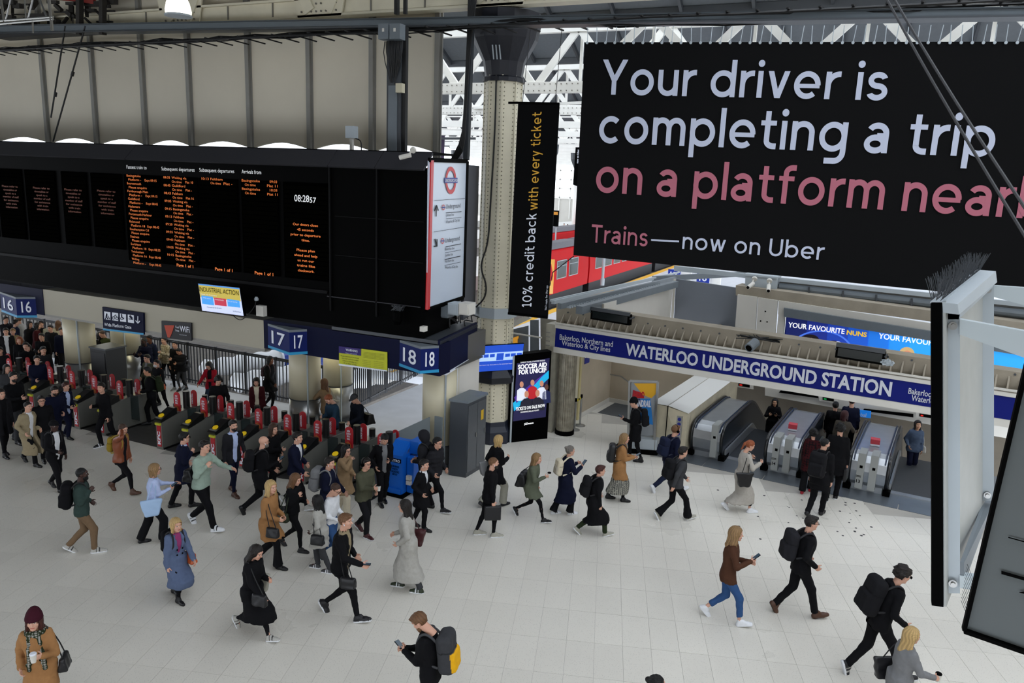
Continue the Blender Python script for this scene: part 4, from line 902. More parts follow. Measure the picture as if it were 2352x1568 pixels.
# ledge with pipe and cameras above the pit
t=empty('roof_ledge',tuple(U(6,6.9,3.9)),label='dusty concrete ledge with a grey pipe above the advert screen',cat='ledge')
wp('ledge_face',[(1690,655),(2560,768),(2560,795),(1690,678)],PL(U(3,6.6),-6.5),M_conc,t,.8); wp('back_face',[(1740,632),(2560,720),(2560,780),(1740,668)],PL(U(3,7.6),-6.5),mat('grimy_grey','5c5a55',noise=.4,nscale=2),t,.1)
wp('top_rail',[(1548,610),(1740,632),(2560,716),(2560,727),(1740,641),(1548,622)],PL(U(3,7.2),-6.5),M_lgrey,t,.12)
PR=PL(U(3,7.3),-6.5); m=MB(); m.tube([PR.at(1790,658),PR.at(2560,744)],.13,10); m.make('pipe',M_grey,t)
for x in (1860,1938,2014,2095): m=MB(); m.bar(PR.at(x,650+(x-1790)*.11,.15),PR.at(x,676+(x-1790)*.11,.15),.06); m.make('pipe_clip',M_dgrey,t)
t=empty('plant_box',tuple(PR.at(1750,655)),label='pale grey plant box on the ledge above the white wall',cat='box'); wp('case',[(1712,631),(1784,639),(1781,664),(1711,655)],PL(U(3,6.9),-6.5),M_lgrey,t,.5); wp('lid',[(1710,628),(1786,636),(1785,640),(1710,632)],PL(U(3,6.85),-6.5),M_lgrey,t,.6)
for px,py,lb in ((1718,660,'left white security camera above the white pit wall'),(1765,668,'right white security camera above the white pit wall')):
    p=PL(U(3,6.3),-6.5).at(px,py); cctv(p,(.3,.7,.3) if px<1740 else (-.1,.8,.4),lb,1.1); 
# rails over the left pit wall
t=empty('pit_edge_rails',tuple(U(1,3,4.1)),label='bundle of grey roof rails running back beside the pit wall',cat='rails')
for (a,b,c,d,wd,hh) in (((1285,703),(1550,640),4.0,4.0,.12,.16),((1330,712),(1552,652),3.95,4.0,.2,.22),((1270,694),(1500,640),4.0,4.0,.1,.1),((1265,690),(1560,625),4.05,4.05,.06,.06),((1500,640),(1720,628),4.0,4.0,.12,.2)):
    m=MB(); m.bar(onz(*a,c),onz(*b,d),wd,hh); m.make('rail',M_grey if wd>.1 else M_lgrey,t)
m=MB(); 
for i in range(40): p=onz(1290+i*5.4,702-i*1.35,3.95); q_=onz(1310+i*5.4,706-i*1.35,3.95); m.bar(p,q_,.05,.05)
m.make('slats',M_lgrey,t,kind='stuff')
# structure between column and station sign: grey cladding with amber lights
t=empty('grey_cladding',tuple(U(-1,.9)),label='grey clad kiosk wall with amber strip lights behind the narrow banner',cat='cladding')
PK=PL(U(-.5,.8),-5.7)
for i,(a,b,c,d) in enumerate((((1160,760),(1212,748),(1212,1010),(1165,1010)),((1214,736),(1232,736),(1234,985),(1214,985)),((1234,732),(1275,738),(1268,985),(1236,985)))): wp('panel',[a,b,c,d],PK,M_grey if i!=2 else mat('warm_grey','8f8b80',noise=.2),t,.06,-.1*i)
for a,b,c,d in (((1163,782),(1194,770),(1194,776),(1163,788)),((1168,785),(1192,773),(1192,787),(1168,798))): wp('amber_light',[a,b,c,d],PK,emt('amber','d99a28',.5),t,.02,.1)
wp('roof_strip',[(1170,742),(1215,722),(1222,730),(1172,755)],PK,M_wallp,t,.1,.1)
m=MB(); m.bar(PK.at(1160,757,.3),PK.at(1255,772,.3),.04); m.make('white_bar',M_wallp,t)
# advert totem
PA=PL((-8.609,19.263),48.5); tp=[PA.at(1168,1018),PA.at(1256,1008)]
t=empty('advert_totem',((tp[0][0]+tp[1][0])/2,(tp[0][1]+tp[1][1])/2,0),label='tall black digital advert totem showing a soccer charity match',cat='advert')
wp('totem_body',[(1173,1016),(1257,1007),(1267,806),(1181,816)],PA,M_black,t,.28,.0); wp('side_strip',[(1170,1019),(1174,1016),(1182,816),(1178,819)],PA,M_lgrey,t,.02,.01)
wp('lit_panel',[(1178,967),(1253,957),(1262,822),(1187,834)],PA,em('poster_navy','1c1a44',.8),t,.004,.01)
wp('lit_panel',[(1178,925),(1260,850),(1260,868),(1180,944)],PA,em('poster_cyan','18a8d8',.8),t,.003,.016); wp('lit_panel',[(1180,912),(1252,855),(1230,880),(1186,925)],PA,em('poster_violet','4a2a90',.7),t,.003,.02)
sk=em('poster_skin','b98068',.8)
for (x,y,s,c) in ((1197,882,1.,'dfe4f2'),(1222,878,1.,'b41c28'),(1243,880,1.,'dfe4f2'),(1254,888,.9,'16204c')):
    wp('figure_print',[(x-11*s,y+38),(x+11*s,y+36),(x+10*s,y+12),(x+4,y+8),(x-4,y+9),(x-10*s,y+14)],PA,em('kit'+c,c,.7),t,.003,.026); blob(t,(x,y),4.5,7,PA,sk if c!='16204c' else em('poster_skin2','5a3a30'),.032)
for (x,y) in ((1208,904),(1233,902)):
    wp('figure_print',[(x-17,y+42),(x+17,y+38),(x+14,y+16),(x+5,y+9),(x-5,y+10),(x-13,y+18)],PA,em('kitdark','1c1c2e',.5),t,.003,.04); blob(t,(x,y),5,8,PA,sk,.046)
l=MB(); textpx(l,'SOCCER AID',(1188,847),(1254,841),837,PA,.05,.03); textpx(l,'FOR UNICEF',(1190,859),(1253,853),849,PA,.05,.03); textpx(l,'TICKETS ON SALE NOW',(1183,942),(1250,933),935,PA,.05,.02); textpx(l,'SOCCERAID.ORG.UK/TICKETS',(1194,947),(1236,942),944,PA,.05,.01)
textpx(l,'SUNDAY 9 JUNE, STAMFORD BRIDGE',(1194,833),(1250,828),830,PA,.05,.0); textpx(l,'JCDecaux',(1203,975),(1225,972),971,PA,.02,.03); l.make('lettering',M_wht2,t)
# poster stand in the entrance
PP=PL(U(2.5,-.05),4.); t=empty('poster_stand',tuple(U(2.85,.0)),label='steel framed poster stand with a yellow and blue handrail poster',cat='poster stand')
wp('poster',[(1450,878),(1509,878),(1503,1000),(1446,1000)],PP,mat('poster_grey','8d9296'),t,.03,.0)
wp('print',[(1456,880),(1508,880),(1506,905),(1496,914),(1476,906)],PP,mat('print_yellow','e0a818'),t,.003,.006,); wp('print',[(1454,895),(1474,902),(1480,914),(1452,914)],PP,mat('print_crimson','a8182c'),t,.003,.008)
wp('print',[(1452,915),(1494,915),(1500,975),(1476,972)],PP,mat('print_blue','1878c4'),t,.003,.006); wp('print',[(1452,915),(1470,915),(1476,940),(1451,945)],PP,mat('print_navy','152a5c'),t,.003,.008)
l=MB(); textpx(l,'HOLD',(1456,912),(1480,913),899,PP,.02,.04); l.make('lettering',M_red,t); l=MB(); textpx(l,'HANDRAIL',(1455,932),(1495,934),918,PP,.02,.04); l.make('lettering',M_white,t)
m=MB()
for a,b in (((1447,874),(1442,1040)),((1511,876),(1502,1040)),((1447,874),(1511,876))): m.bar(PP.at(*a,.02),PP.at(*b,.02),.06)
m.make('steel_frame',M_steel,t)
m=MB(); a=onz(1436,1040); b=onz(1508,1046); m.prism([(a[0],a[1],0),(b[0],b[1],0),(b[0]+.05,b[1]+.5,0),(a[0]+.05,a[1]+.5,0)],(0,0,.14)); m.make('plinth',M_black,t); m=MB(); m.prism([(a[0]+.03,a[1]+.03,.14),(b[0]-.03,b[1]+.03,.14),(b[0]+.0,b[1]+.45,.14),(a[0]+.08,a[1]+.45,.14)],(0,0,.3)); m.make('base_box',M_lgrey,t)
# beige housing left of the escalators
t=empty('escalator_housing',tuple(U(3.55,2)),label='long cream metal housing beside the left escalator',cat='housing')
m=MB(); m.prism([U(3.0,.35,0),U(4.02,.35,0),U(4.02,.35,1.28),U(3.4,.2,1.42),U(3.0,.25,1.4)],UEY*.3) ; m.make('front_face',mat('cream_metal','c6bda4',rough=.5,noise=.25,nscale=3),t)
m=MB(); m.prism([U(3.0,.6,0),U(4.02,.6,0),U(4.02,.6,1.28),U(3.5,.5,1.42),U(3.0,.5,1.4)],UEY*5.2); m.make('body',mat('cream_metal'),t)
m=MB(); m.add([U(3.0,.2,1.43),U(3.48,.2,1.44),U(3.48,5.9,1.44),U(3.0,5.9,1.43)],[(0,1,2,3)]); m.add([U(3.5,.2,1.44),U(4.06,.28,1.3),U(4.06,5.9,1.3),U(3.5,5.9,1.44)],[(0,1,2,3)]); m.make('white_lid',mat('white_lid','e2e2de',rough=.45),t)
m=MB(); m.prism([U(3.48,.18,0.02),U(3.5,.18,.02),U(3.5,.18,1.44),U(3.48,.18,1.44)],UEY*.03); m.make('joint',M_black,t)
t=empty('button_panel',tuple(U(3.85,.3,.8)),label='vertical strip of round blue safety signs on the cream housing',cat='sign')
m=MB(); ubox(m,(3.74,.28,.45),(3.9,.34,1.18)); m.make('backplate',M_steel,t); m=MB()
for i in range(5): m.cyl(U(3.82,.275,.53+i*.14),.05,.01,12,ax=-UEY)
m.make('sign_disc',M_tblue,t)
# ------------------------------------------------------------------ escalators
M_deck=mat('steel_deck','b4b8bc',rough=.3,metal=.75,noise=.12,nscale=3)
def pathz(y): return 0 if y<3.9 else -(y-3.9)*.577
def newel(x0,x1,label,num,y0=.55,sides=(0,1)):
    t=empty('escalator_balustrade',tuple(U((x0+x1)/2,y0)),label=label,cat='escalator')
    prof=[(y0+.28,.10),(y0+.1,.3),(y0+.02,.6),(y0+.08,.82),(y0+.25,.95),(y0+.5,1.0),(3.7,1.0),(4.1,.93),(4.6,.68),(7.5,-.98)]
    m=MB(); n=len(prof); V=[]
    for (y,z) in prof: V+=[U(x0+.1,y,z-.03),U(x1-.1,y,z-.03)]
    m.add(V,[(2*i,2*i+1,2*i+3,2*i+2) for i in range(n-1)]); m.make('steel_deck',M_deck,t)
    for x in [(x0,x1)[k] for k in sides]:
        s=1 if x==x0 else -1
        m=MB(); m.tube([U(x+.05*s,y,z) for y,z in prof],.042,8,1); m.make('handrail',mat('rubber_black','0c0e12',rough=.35,coat=.3),t,smooth=True)
        m=MB(); P=[U(x+.02*s,y+.02,max(z-.05,-3)) for y,z in prof]+[U(x+.02*s,7.5,-1.9),U(x+.02*s,3.9,.0),U(x+.02*s,y0+.2,.0)]; m.prism(P,UEX*.02*s); m.make('side_panel',mat('dark_side','2c323a',rough=.3,metal=.4),t)
        m=MB()
        for i in range(1): m.bar(U(x-.02*s,y0+.3,.16),U(x-.02*s,3.9,.16),.05,.26,up=(0,0,1)); m.bar(U(x-.02*s,3.9,.16),U(x-.02*s,7.4,-1.86),.05,.26)
        m.make('skirt_panel',M_deck,t)
        m=MB(); m.tube([U(x+.14*s,y+.02,z+.0) for y,z in prof[3:]],.018,6); m.make('deck_trim',mat('blue_black_trim','1a2c48',rough=.3),t)
    m=MB(); ubox(m,(x0+.14,y0+.2,.0),(x1-.14,y0+.45,.85)); m.make('newel_front',M_deck,t)
    m=MB(); ubox(m,(x0-.05,y0+.1,0),(x0+.12,y0+.6,.14)); ubox(m,(x1-.12,y0+.1,0),(x1+.05,y0+.6,.14)); m.make('skirt_end',M_black,t)
    for k,(a,b) in enumerate(((.24,.36),(.53,.65)) if num else ((.62,.74),)):
        m=MB(); ubox(m,(x0+a,y0-.03,.12),(x0+b+.05,y0+.2,.88)); ubox(m,(x0+a,y0-.03,.88),(x0+b+.05,y0+.5,1.04)); m.make('sign_pod',mat('pod_grey','9a9d9a',rough=.45),t)
        m=MB(); ubox(m,(x0+a+.06,y0-.035,.66),(x0+a+.13,y0-.03,.73)); m.make('pod_window',M_black,t)
    if num:
        l=MB(); text3(l,num,U(x0+.31,y0-.04,.27),UEX,UP,cap=.08,width=.09,bold=.02,align='c'); 
        for z in (.42,.45): l.prism([U(x0+.24,y0-.035,z),U(x0+.36,y0-.035,z),U(x0+.36,y0-.035,z+.012),U(x0+.24,y0-.035,z+.012)],-UEY*.003)
        l.make('lettering',M_black,t)
        r=empty('red_stop_block',tuple(U((x0+x1)/2,y0+1.0,1.0)),label='red and white advert block on the '+('middle' if num=='14' else 'right')+' escalator deck',cat='block'); m=MB(); m.k=1; c=U((x0+x1)/2,y0+1.1,.98); m.box((c[0]-.11,c[1]-.1,c[2]),(c[0]+.11,c[1]+.12,c[2]+.17)); m.k=0; m.box((c[0]-.112,c[1]-.102,c[2]+.05),(c[0]+.112,c[1]+.122,c[2]+.172)); m.make('block',[mat('block_red','c43a48'),M_white],r)
newel(4.05,5.0,'left steel escalator balustrade beside the cream housing','')
newel(6.08,7.08,'middle steel escalator balustrade numbered 14','14')
newel(8.15,9.15,'right steel escalator balustrade numbered 13','13')
def flight(x0,x1,label):
    t=empty('escalator_steps',tuple(U((x0+x1)/2,3)),label=label,cat='escalator')
    m=MB(); ubox(m,(x0,1.0,-.05),(x1,3.9,.02)); m.make('flat_treads',mat('ribbed_tread','4e5258',rough=.4,metal=.5,wave=30,bump=.6),t)
    m=MB(); ubox(m,(x0,.95,-.02),(x1,1.15,.03)); m.make('comb_plate',M_deck,t)
    for k in range(11):
        m=MB(); y=3.9+k*.36; z=-(k)*.208; ubox(m,(x0,y,z-.3),(x1,y+.36,z-.0+.01-.0)); m.make('step',mat('ribbed_tread'),t)
flight(5.02,6.06,'escalator steps between the left and middle balustrades'); flight(7.1,8.13,'escalator steps between the balustrades 14 and 13'); flight(9.17,10.4,'escalator steps right of balustrade 13')
# ------------------------------------------------------------------ right foreground hanging sign frames
R0=4.6
def Q(px,py,y=R0): return ony(px,py,y)
PF=PL(Q(2140,1000),0)
t=empty('hanging_display_frame',tuple(Q(2180,1390)),label='pale grey steel frame of a hanging display seen edge on with a black left side',cat='display')
def fpl(nm,pts,mt,y=R0,th=.05): 
    m=MB(); m.prism([ony(*p,y) for p in pts],(0,th,0)); return m.make(nm,mt,t)
fpl('black_edge',[(2139,694),(2164,694),(2167,1394),(2140,1390)],M_black,R0,.06)
fpl('pale_edge',[(2164,692),(2172,690),(2174,1384),(2167,1394)],M_lgrey,R0+.01)
# side faces receding to the right: long panel between near post and far post
Qa,Qb=(2196,715),(2261,620)
def quad3(nm,P,mt,off): m=MB(); m.prism(P,off); return m.make(nm,mt,t)
D2=R0+1.3
nT,nB=ony(2166,694,R0),ony(2168,1392,R0)
fT,fB=ony(2258,622,D2),ony(2258,1160,D2)
quad3('back_panel',[nT,fT,fB,nB],mat('frame_panel','a4a7a4',rough=.5,noise=.08),(.012,0,0))
quad3('top_channel',[ony(2164,694,R0),ony(2258,620,D2),ony(2261,645,D2),ony(2167,718,R0)],M_lgrey,(.07,-.02,.0))
quad3('top_plate',[ony(2137,692,R0),ony(2164,692,R0),ony(2258,620,D2),ony(2230,618,D2)],M_lgrey,(0,0,-.01))
pz=.03
def post(px0,px1,y0,y1,yy,nm='upright'):
    a=ony(px0,y0,yy); b=ony(px1,y0,yy); c=ony(px1,y1,yy); d=ony(px0,y1,yy); quad3(nm,[a,b,c,d],M_lgrey,(0,.05,0))
post(2173,2205,714,1362,R0+.06); post(2256,2283,645,1150,D2-.1)
quad3('top_bar',[ony(2174,716,R0+.06),ony(2205,716,R0+.06),ony(2283,645,D2-.1),ony(2262,645,D2-.1)],M_lgrey,(0,0,-.04))
quad3('bottom_bar',[ony(2205,1340,R0+.06),ony(2205,1290,R0+.06),ony(2258,1150,D2),ony(2275,1150,D2)],M_grey,(.02,0,0))
for (a,b,c,d,yy,th) in (((2204,733),(2460,780),(2460,860),(2204,768),R0+.05,.06),((2283,656),(2460,668),(2460,730),(2283,682),D2-.1,.06),((2204,1322),(2290,1335),(2290,1362),(2204,1350),R0+.05,.06)):
    quad3('support_arm',[ony(*a,yy),ony(*b,yy),ony(*c,yy),ony(*d,yy)],mat('arm_pale','b2bcc0',rough=.4),(0,th,0))
m=MB()
for px,py,yy in ((2188,747,R0+.05),(2188,1337,R0+.05),(2268,665,D2-.1),(2267,1135,D2-.1)):
    c=ony(px,py,yy); m.cyl(c,.022,.02,16,ax=(0,-1,0)); m.cyl(c-np.array([0,.02,0]),.013,.012,6,ax=(0,-1,0))
m.make('bolt',M_steel,t)
m=MB(); A=ony(2150,690,R0); B=ony(2245,617,D2)
for i in range(90):
    s=i/90; p=A+(B-A)*s
    for k in (-1,0,1): m.tube([p+np.array([k*.02,0,0]),p+np.array([k*.05+random.uniform(-.02,.02),random.uniform(-.03,.03),.11])],.0016,3)
tag(m.make('bird_spikes',M_dgrey),'row of thin bird spikes on top of the hanging display frame','spikes',kind='stuff')
R1=3.2; t=empty('hanging_direction_sign',tuple(ony(2290,1450,R1)),label='dark grey tilted hanging sign with black edge in the lower right corner',cat='sign')
pts=[(2218,1444),(2372,790),(2560,500),(2560,1562)]
m=MB(); m.prism([ony(*p,R1) for p in pts],(0,.06,0)); m.make('sign_face',mat('sign_grey','5c6162',rough=.55,spec=.2),t)
m=MB(); m.bar(ony(2214,1445,R1-.01),ony(2372,780,R1-.01),.014,.03,up=(0,1,0)); m.bar(ony(2214,1447,R1-.01),ony(2560,1567,R1-.01),.014,.03,up=(0,1,0)); m.make('black_edge',M_black,t)
m=MB(); m.prism([ony(*p,R1-.012) for p in ((2300,1311),(2420,1345),(2420,1352),(2300,1318))],(0,.003,0)); m.prism([ony(*p,R1-.012) for p in ((2316,1233),(2420,1261),(2420,1264),(2316,1235))],(0,.003,0)); m.prism([ony(*p,R1-.012) for p in ((2341,1360),(2420,1352),(2420,1385))],(0,.003,0)); m.make('black_print',M_black,t)
m=MB()
for i in range(12): p=ony(2224+i*1.3,1420-i*7.5,R1+.1); m.tube([p,p+np.array([-.035,0,.07])],.001,3)
tag(m.make('bird_spikes',M_dgrey),'thin bird spikes sticking out left of the tilted sign','spikes',kind='stuff')
# ------------------------------------------------------------------ train, platforms, far things
def train(x,y0,n,label,tx='seen'):
    body=mat('train_red','c00a12',rough=.6,spec=.15); t=empty('train_carriage',(x-1.4,y0,-.9),label=label,cat='train')
    for k in range(n):
        a=y0 if k==0 else y0+(8.1 if tx=='seen' else 20.2)+(k-1)*20.2; b=a+(7.75 if (k==0 and tx=='seen') else 19.9)
        m=MB(); pr=[(x,-.05),(x+.04,1.2),(x,2.2),(x-.15,2.75),(x-.6,3.0),(x-2.2,3.0),(x-2.65,2.75),(x-2.8,2.2),(x-2.84,1.2),(x-2.8,-.05)]
        m.prism([(q[0],a,q[1]) for q in pr],(0,b-a,0)); m.make('carriage_body',body,t)
        m=MB(); m.prism([(x-.3,a+.2,2.9),(x-.9,a+.2,3.2),(x-1.9,a+.2,3.2),(x-2.5,a+.2,2.9)],(0,b-a-.4,0)); m.make('roof',mat('train_roof','6c6b70',noise=.2),t)
        for i in range(int((b-a-1.6)/2.35)):
            y=a+1.3+i*2.35
            m=MB(); m.box((x+.0,y,.95),(x+.06,y+1.7,2.1)); w_=m.make('window',mat('train_window','39443f',rough=.12,spec=.8),t); 
            m=MB(); m.box((x+.03,y-.05,.9),(x+.065,y+1.75,.95)); m.box((x+.03,y-.05,2.1),(x+.065,y+1.75,2.15)); m.box((x+.03,y-.06,.9),(x+.065,y-.0,2.15)); m.box((x+.03,y+1.7,.9),(x+.065,y+1.76,2.15)); m.box((x+.03,y,1.75),(x+.065,y+1.7,1.79)); m.make('window_frame',M_lgrey,w_)
        m=MB(); m.box((x-2.6,a+.5,-1.0),(x-.15,b-.5,-.1)); m.make('underframe',mat('underframe','17171a',noise=.3),t)
    m=MB(); m.prism([(x+.05,y0-.5,.1),(x+.05,y0+.7,-.0),(x+.05,y0+.75,2.3),(x+.0,y0+.2,2.35),(x+.05,y0-.35,1.2)],(-2.9,0,0)); m.make('yellow_cab_end',mat('cab_yellow','e2a416',rough=.4),t)
train(-18.8,47.2,4,'red suburban train with yellow cab end beyond the narrow banner')
train(-25.2,60,3,'second red train standing behind the first one','behind')
m=MB(); m.box((-24.6,30,-1.1),(-21.0,47,-1.0)); 
for (px,py,h,lb) in ((1383,655,7,'white lamp post standing in front of the red train'),):
    P=onz(px,py); t=empty('lamp_post',(P[0],P[1],0),label=lb,cat='post'); MB().cyl((P[0],P[1],0),.11,6.5,10,.07).make('post',M_lgrey,t); MB().cyl((P[0],P[1],0),.16,.5,10).make('base',M_lgrey,t)
for (px,py,yy,n_,lb) in ((1548,631,58,'17','left one of two small blue platform signs beneath the large banner, reading 17'),(1615,637,56,'18','half hidden small blue platform sign beneath the large banner, reading 18')):
    c=ony(px,py,yy); s=yy/FPX*1.1; t=empty('platform_number_sign',(c[0],c[1],c[2]-12*s),label=lb,cat='platform sign'); m=MB(); m.box((c[0]-13*s,yy,c[2]-12*s),(c[0]+13*s,yy+.1,c[2]+11*s)); m.make('board',M_blue,t); l=MB(); text3(l,n_,(c[0],yy-.03,c[2]-7*s),E0,UP,cap=13*s,align='c',bold=.02); l.make('number',M_white,t)
    m=MB(); m.box((c[0]+14*s,yy+.3,-.0),(c[0]+34*s,yy+.6,c[2]+10*s)); m.make('post',M_rivw,t)
# fence and covered stock behind the gates
def fence(A,B,h,label,nb,group=None,post_every=9,rails=(0,.96,1.)):
    A=np.array(A,float); B=np.array(B,float); t=empty('railing',tuple(A),label=label,cat='railing')
    m=MB()
    for r in rails: m.bar(A+UP*(h*r+.06*(r==0)+.06),B+UP*(h*r+.06+.06*(r==0)),.045)
    m.make('rail',mat('railing_black','11141b',rough=.5),t)
    pb=None
    for i in range(nb+1):
        p=A+(B-A)*i/nb; w_=.07 if i%post_every==0 else .028
        m=MB(); m.box((p[0]-w_/2,p[1]-w_/2,0),(p[0]+w_/2,p[1]+w_/2,h+(.1 if i%post_every==0 else .03))); m.make('post' if i%post_every==0 else 'bar',mat('railing_black'),t)
fence((-23.6,19.15,0),(-14.25,19.05,0),1.35,'black bar railing behind the gates left of the twin pillars',64)
fence((-14.2,19.3,0),(-15.0,25.2,0),1.35,'black bar railing receding right of the twin pillars',44)
fence((-24.6,19.1,0),(-31,19.1,0),1.35,'black bar railing far left behind the commuters',30)
M_cov=mat('white_sheeting','dfe2e6',rough=.5,noise=.12,nscale=3,bump=.6,bscale=5)
M_bl=mat('blue_moulding','123a9c',rough=.3,coat=.4)
for i,(x,y,L,lb) in enumerate(((-22.6,21.2,3.2,'leftmost long white wrapped bundle with blue end behind the railing'),(-20.2,20.3,3.3,'second long white wrapped bundle with blue end behind the railing'),(-17.1,22.4,3.8,'long white wrapped bundle with blue end right of the twin pillars'),(-19.0,23.2,3.,'short white wrapped bundle close behind the railing left of the twin pillars'),(-17.4,20.4,1.2,'small white bundle with blue end low behind the twin pillars'))):
    t=empty('wrapped_bundle',(x,y,-.6),rz=0,label=lb,cat='bundle'); d=_n(np.array([.35,1,0])); P=np.array([x,y,-.2])
    m=MB(); V=[]; F=[]; n=12; k=14
    for a in range(k+1):
        r=.4+.05*math.sin(a*1.9)+(-.2 if a==0 else 0); c=P+d*L*a/k
        for b in range(n): q_=2*PI*b/n; V.append(c+np.array([d[1],-d[0],0])*r*1.05*math.cos(q_)+UP*r*.85*math.sin(q_))
    for a in range(k):
        for b in range(n): F.append((a*n+b,a*n+(b+1)%n,(a+1)*n+(b+1)%n,(a+1)*n+b))
    F.append(tuple(range(n-1,-1,-1))); m.add(V,F); m.make('white_sheet',M_cov,t,smooth=True)
    m=MB(); c=P+d*(L+.0); m.cyl(c,.5,.55,16,ax=d); m.make('blue_end',M_bl,t); m=MB(); m.cyl(c-d*.02,.53,.08,16,ax=d); m.cyl(c+d*.53,.53,.07,16,ax=d); m.make('white_rim',M_white,t)
# cabinets
t=empty('grey_cabinet',(-8.7,16.7,0),label='tall dark grey equipment cabinet beside the pillar and riveted column',cat='cabinet')
P0=np.array([-8.93,16.2,0]); P1=np.array([-8.47,16.26,0]); P2=np.array([-8.42,17.2,0]); P3=np.array([-8.9,17.2,0])
m=MB(); m.prism([P0,P1,P2,P3],(0,0,1.95)); m.make('body',M_dgrey,t); m=MB(); m.prism([P0+UP*1.95+[-.03,-.03,0],P1+UP*1.95+[.03,-.03,0],P2+UP*1.95+[.03,.03,0],P3+UP*1.95+[-.03,.03,0]],(0,0,.06)); m.make('sloping_top',M_grey,t)
for a,b in ((.03,.5),(.52,.97)):
    A=P1+(P2-P1)*a+[.003,0,.12]; B=P1+(P2-P1)*b+[.003,0,.12]; m=MB(); m.prism([A,B,B+UP*1.75,A+UP*1.75],(.012,0,0)); d_=m.make('door',mat('cabinet_door','494d52',rough=.25,noise=.1),t); m=MB(); c=B+UP*.85+[.013,-.06,0]; m.box((c[0],c[1]-.01,c[2]),(c[0]+.02,c[1]+.01,c[2]+.12)); m.make('door_handle',M_steel,d_)
A=P1+(P2-P1)*.68+[.02,0,1.35]; m=MB(); m.prism([A,A+[.0,.24,0],A+[.0,.24,.26],A+[0,0,.26]],(.003,0,0)); m.make('warning_sticker',mat('sticker_yellow','c9a21c'),t)
t=empty('black_cabinet',(-20.9,15.9,0),label='black equipment cabinet between the two left pillars',cat='cabinet'); m=MB(); m.box((-21.6,15.9,0),(-20.9,16.6,1.75)); m.make('body',mat('cab_black','1a1b1d',rough=.5),t); m=MB(); m.box((-21.63,15.87,1.75),(-20.87,16.63,1.8)); m.make('lid',M_dgrey,t); m=MB(); m.box((-21.55,15.885,.1),(-20.95,15.9,1.65)); m.make('door',mat('cab_black'),t)
t=empty('newspaper_stand',(-9.3,14.5,0),label='bright blue METRO newspaper dispenser beside the last ticket gate',cat='newspaper stand')
MBL=mat('metro_blue','0a62c8',rough=.35); m=MB(); m.box((-9.62,14.35,.0),(-9.12,15.2,.08)); m.make('base',M_black,t)
m=MB(); m.box((-9.58,14.42,.08),(-9.18,14.9,1.02)); m.prism([(-9.58,14.42,1.02),(-9.18,14.42,1.02),(-9.18,14.75,1.28),(-9.58,14.75,1.28)],(0,.15,0)); m.make('cabinet',MBL,t)
m=MB(); m.box((-9.16,14.6,.08),(-8.98,15.2,.95)); m.box((-9.2,14.75,1.0),(-8.95,15.2,1.3)); m.make('side_bin',MBL,t)
m=MB(); m.prism([(-9.56,14.38,.08),(-9.2,14.38,.08),(-9.2,14.38,.2),(-9.56,14.38,.2)],(0,.05,0)); m.make('foot_rail',MBL,t)
l=MB(); text3(l,'METRO',(-9.38,14.41,.86),E0,UP,cap=.055,width=.28,bold=.04,align='c'); l.make('lettering',M_white,t)
m=MB(); m.box((-9.55,14.412,.84),(-9.21,14.42,.94)); m.make('title_plate',M_navy,t)
l=MB(); 
for i,s in enumerate(('MORNINGS','WORTH','TALKING','ABOUT')): text3(l,s,(-9.38,14.41,.72-i*.065),E0,UP,cap=.045,width=.24 if i%2==0 else .15,bold=.03,align='c')
l.make('lettering',M_black,t)
for i,z in enumerate((.3,.42)): m=MB(); m.box((-9.14,14.52,z),(-9.02,14.6,z+.1)); m.make('newspaper_pile',M_wallp,t)
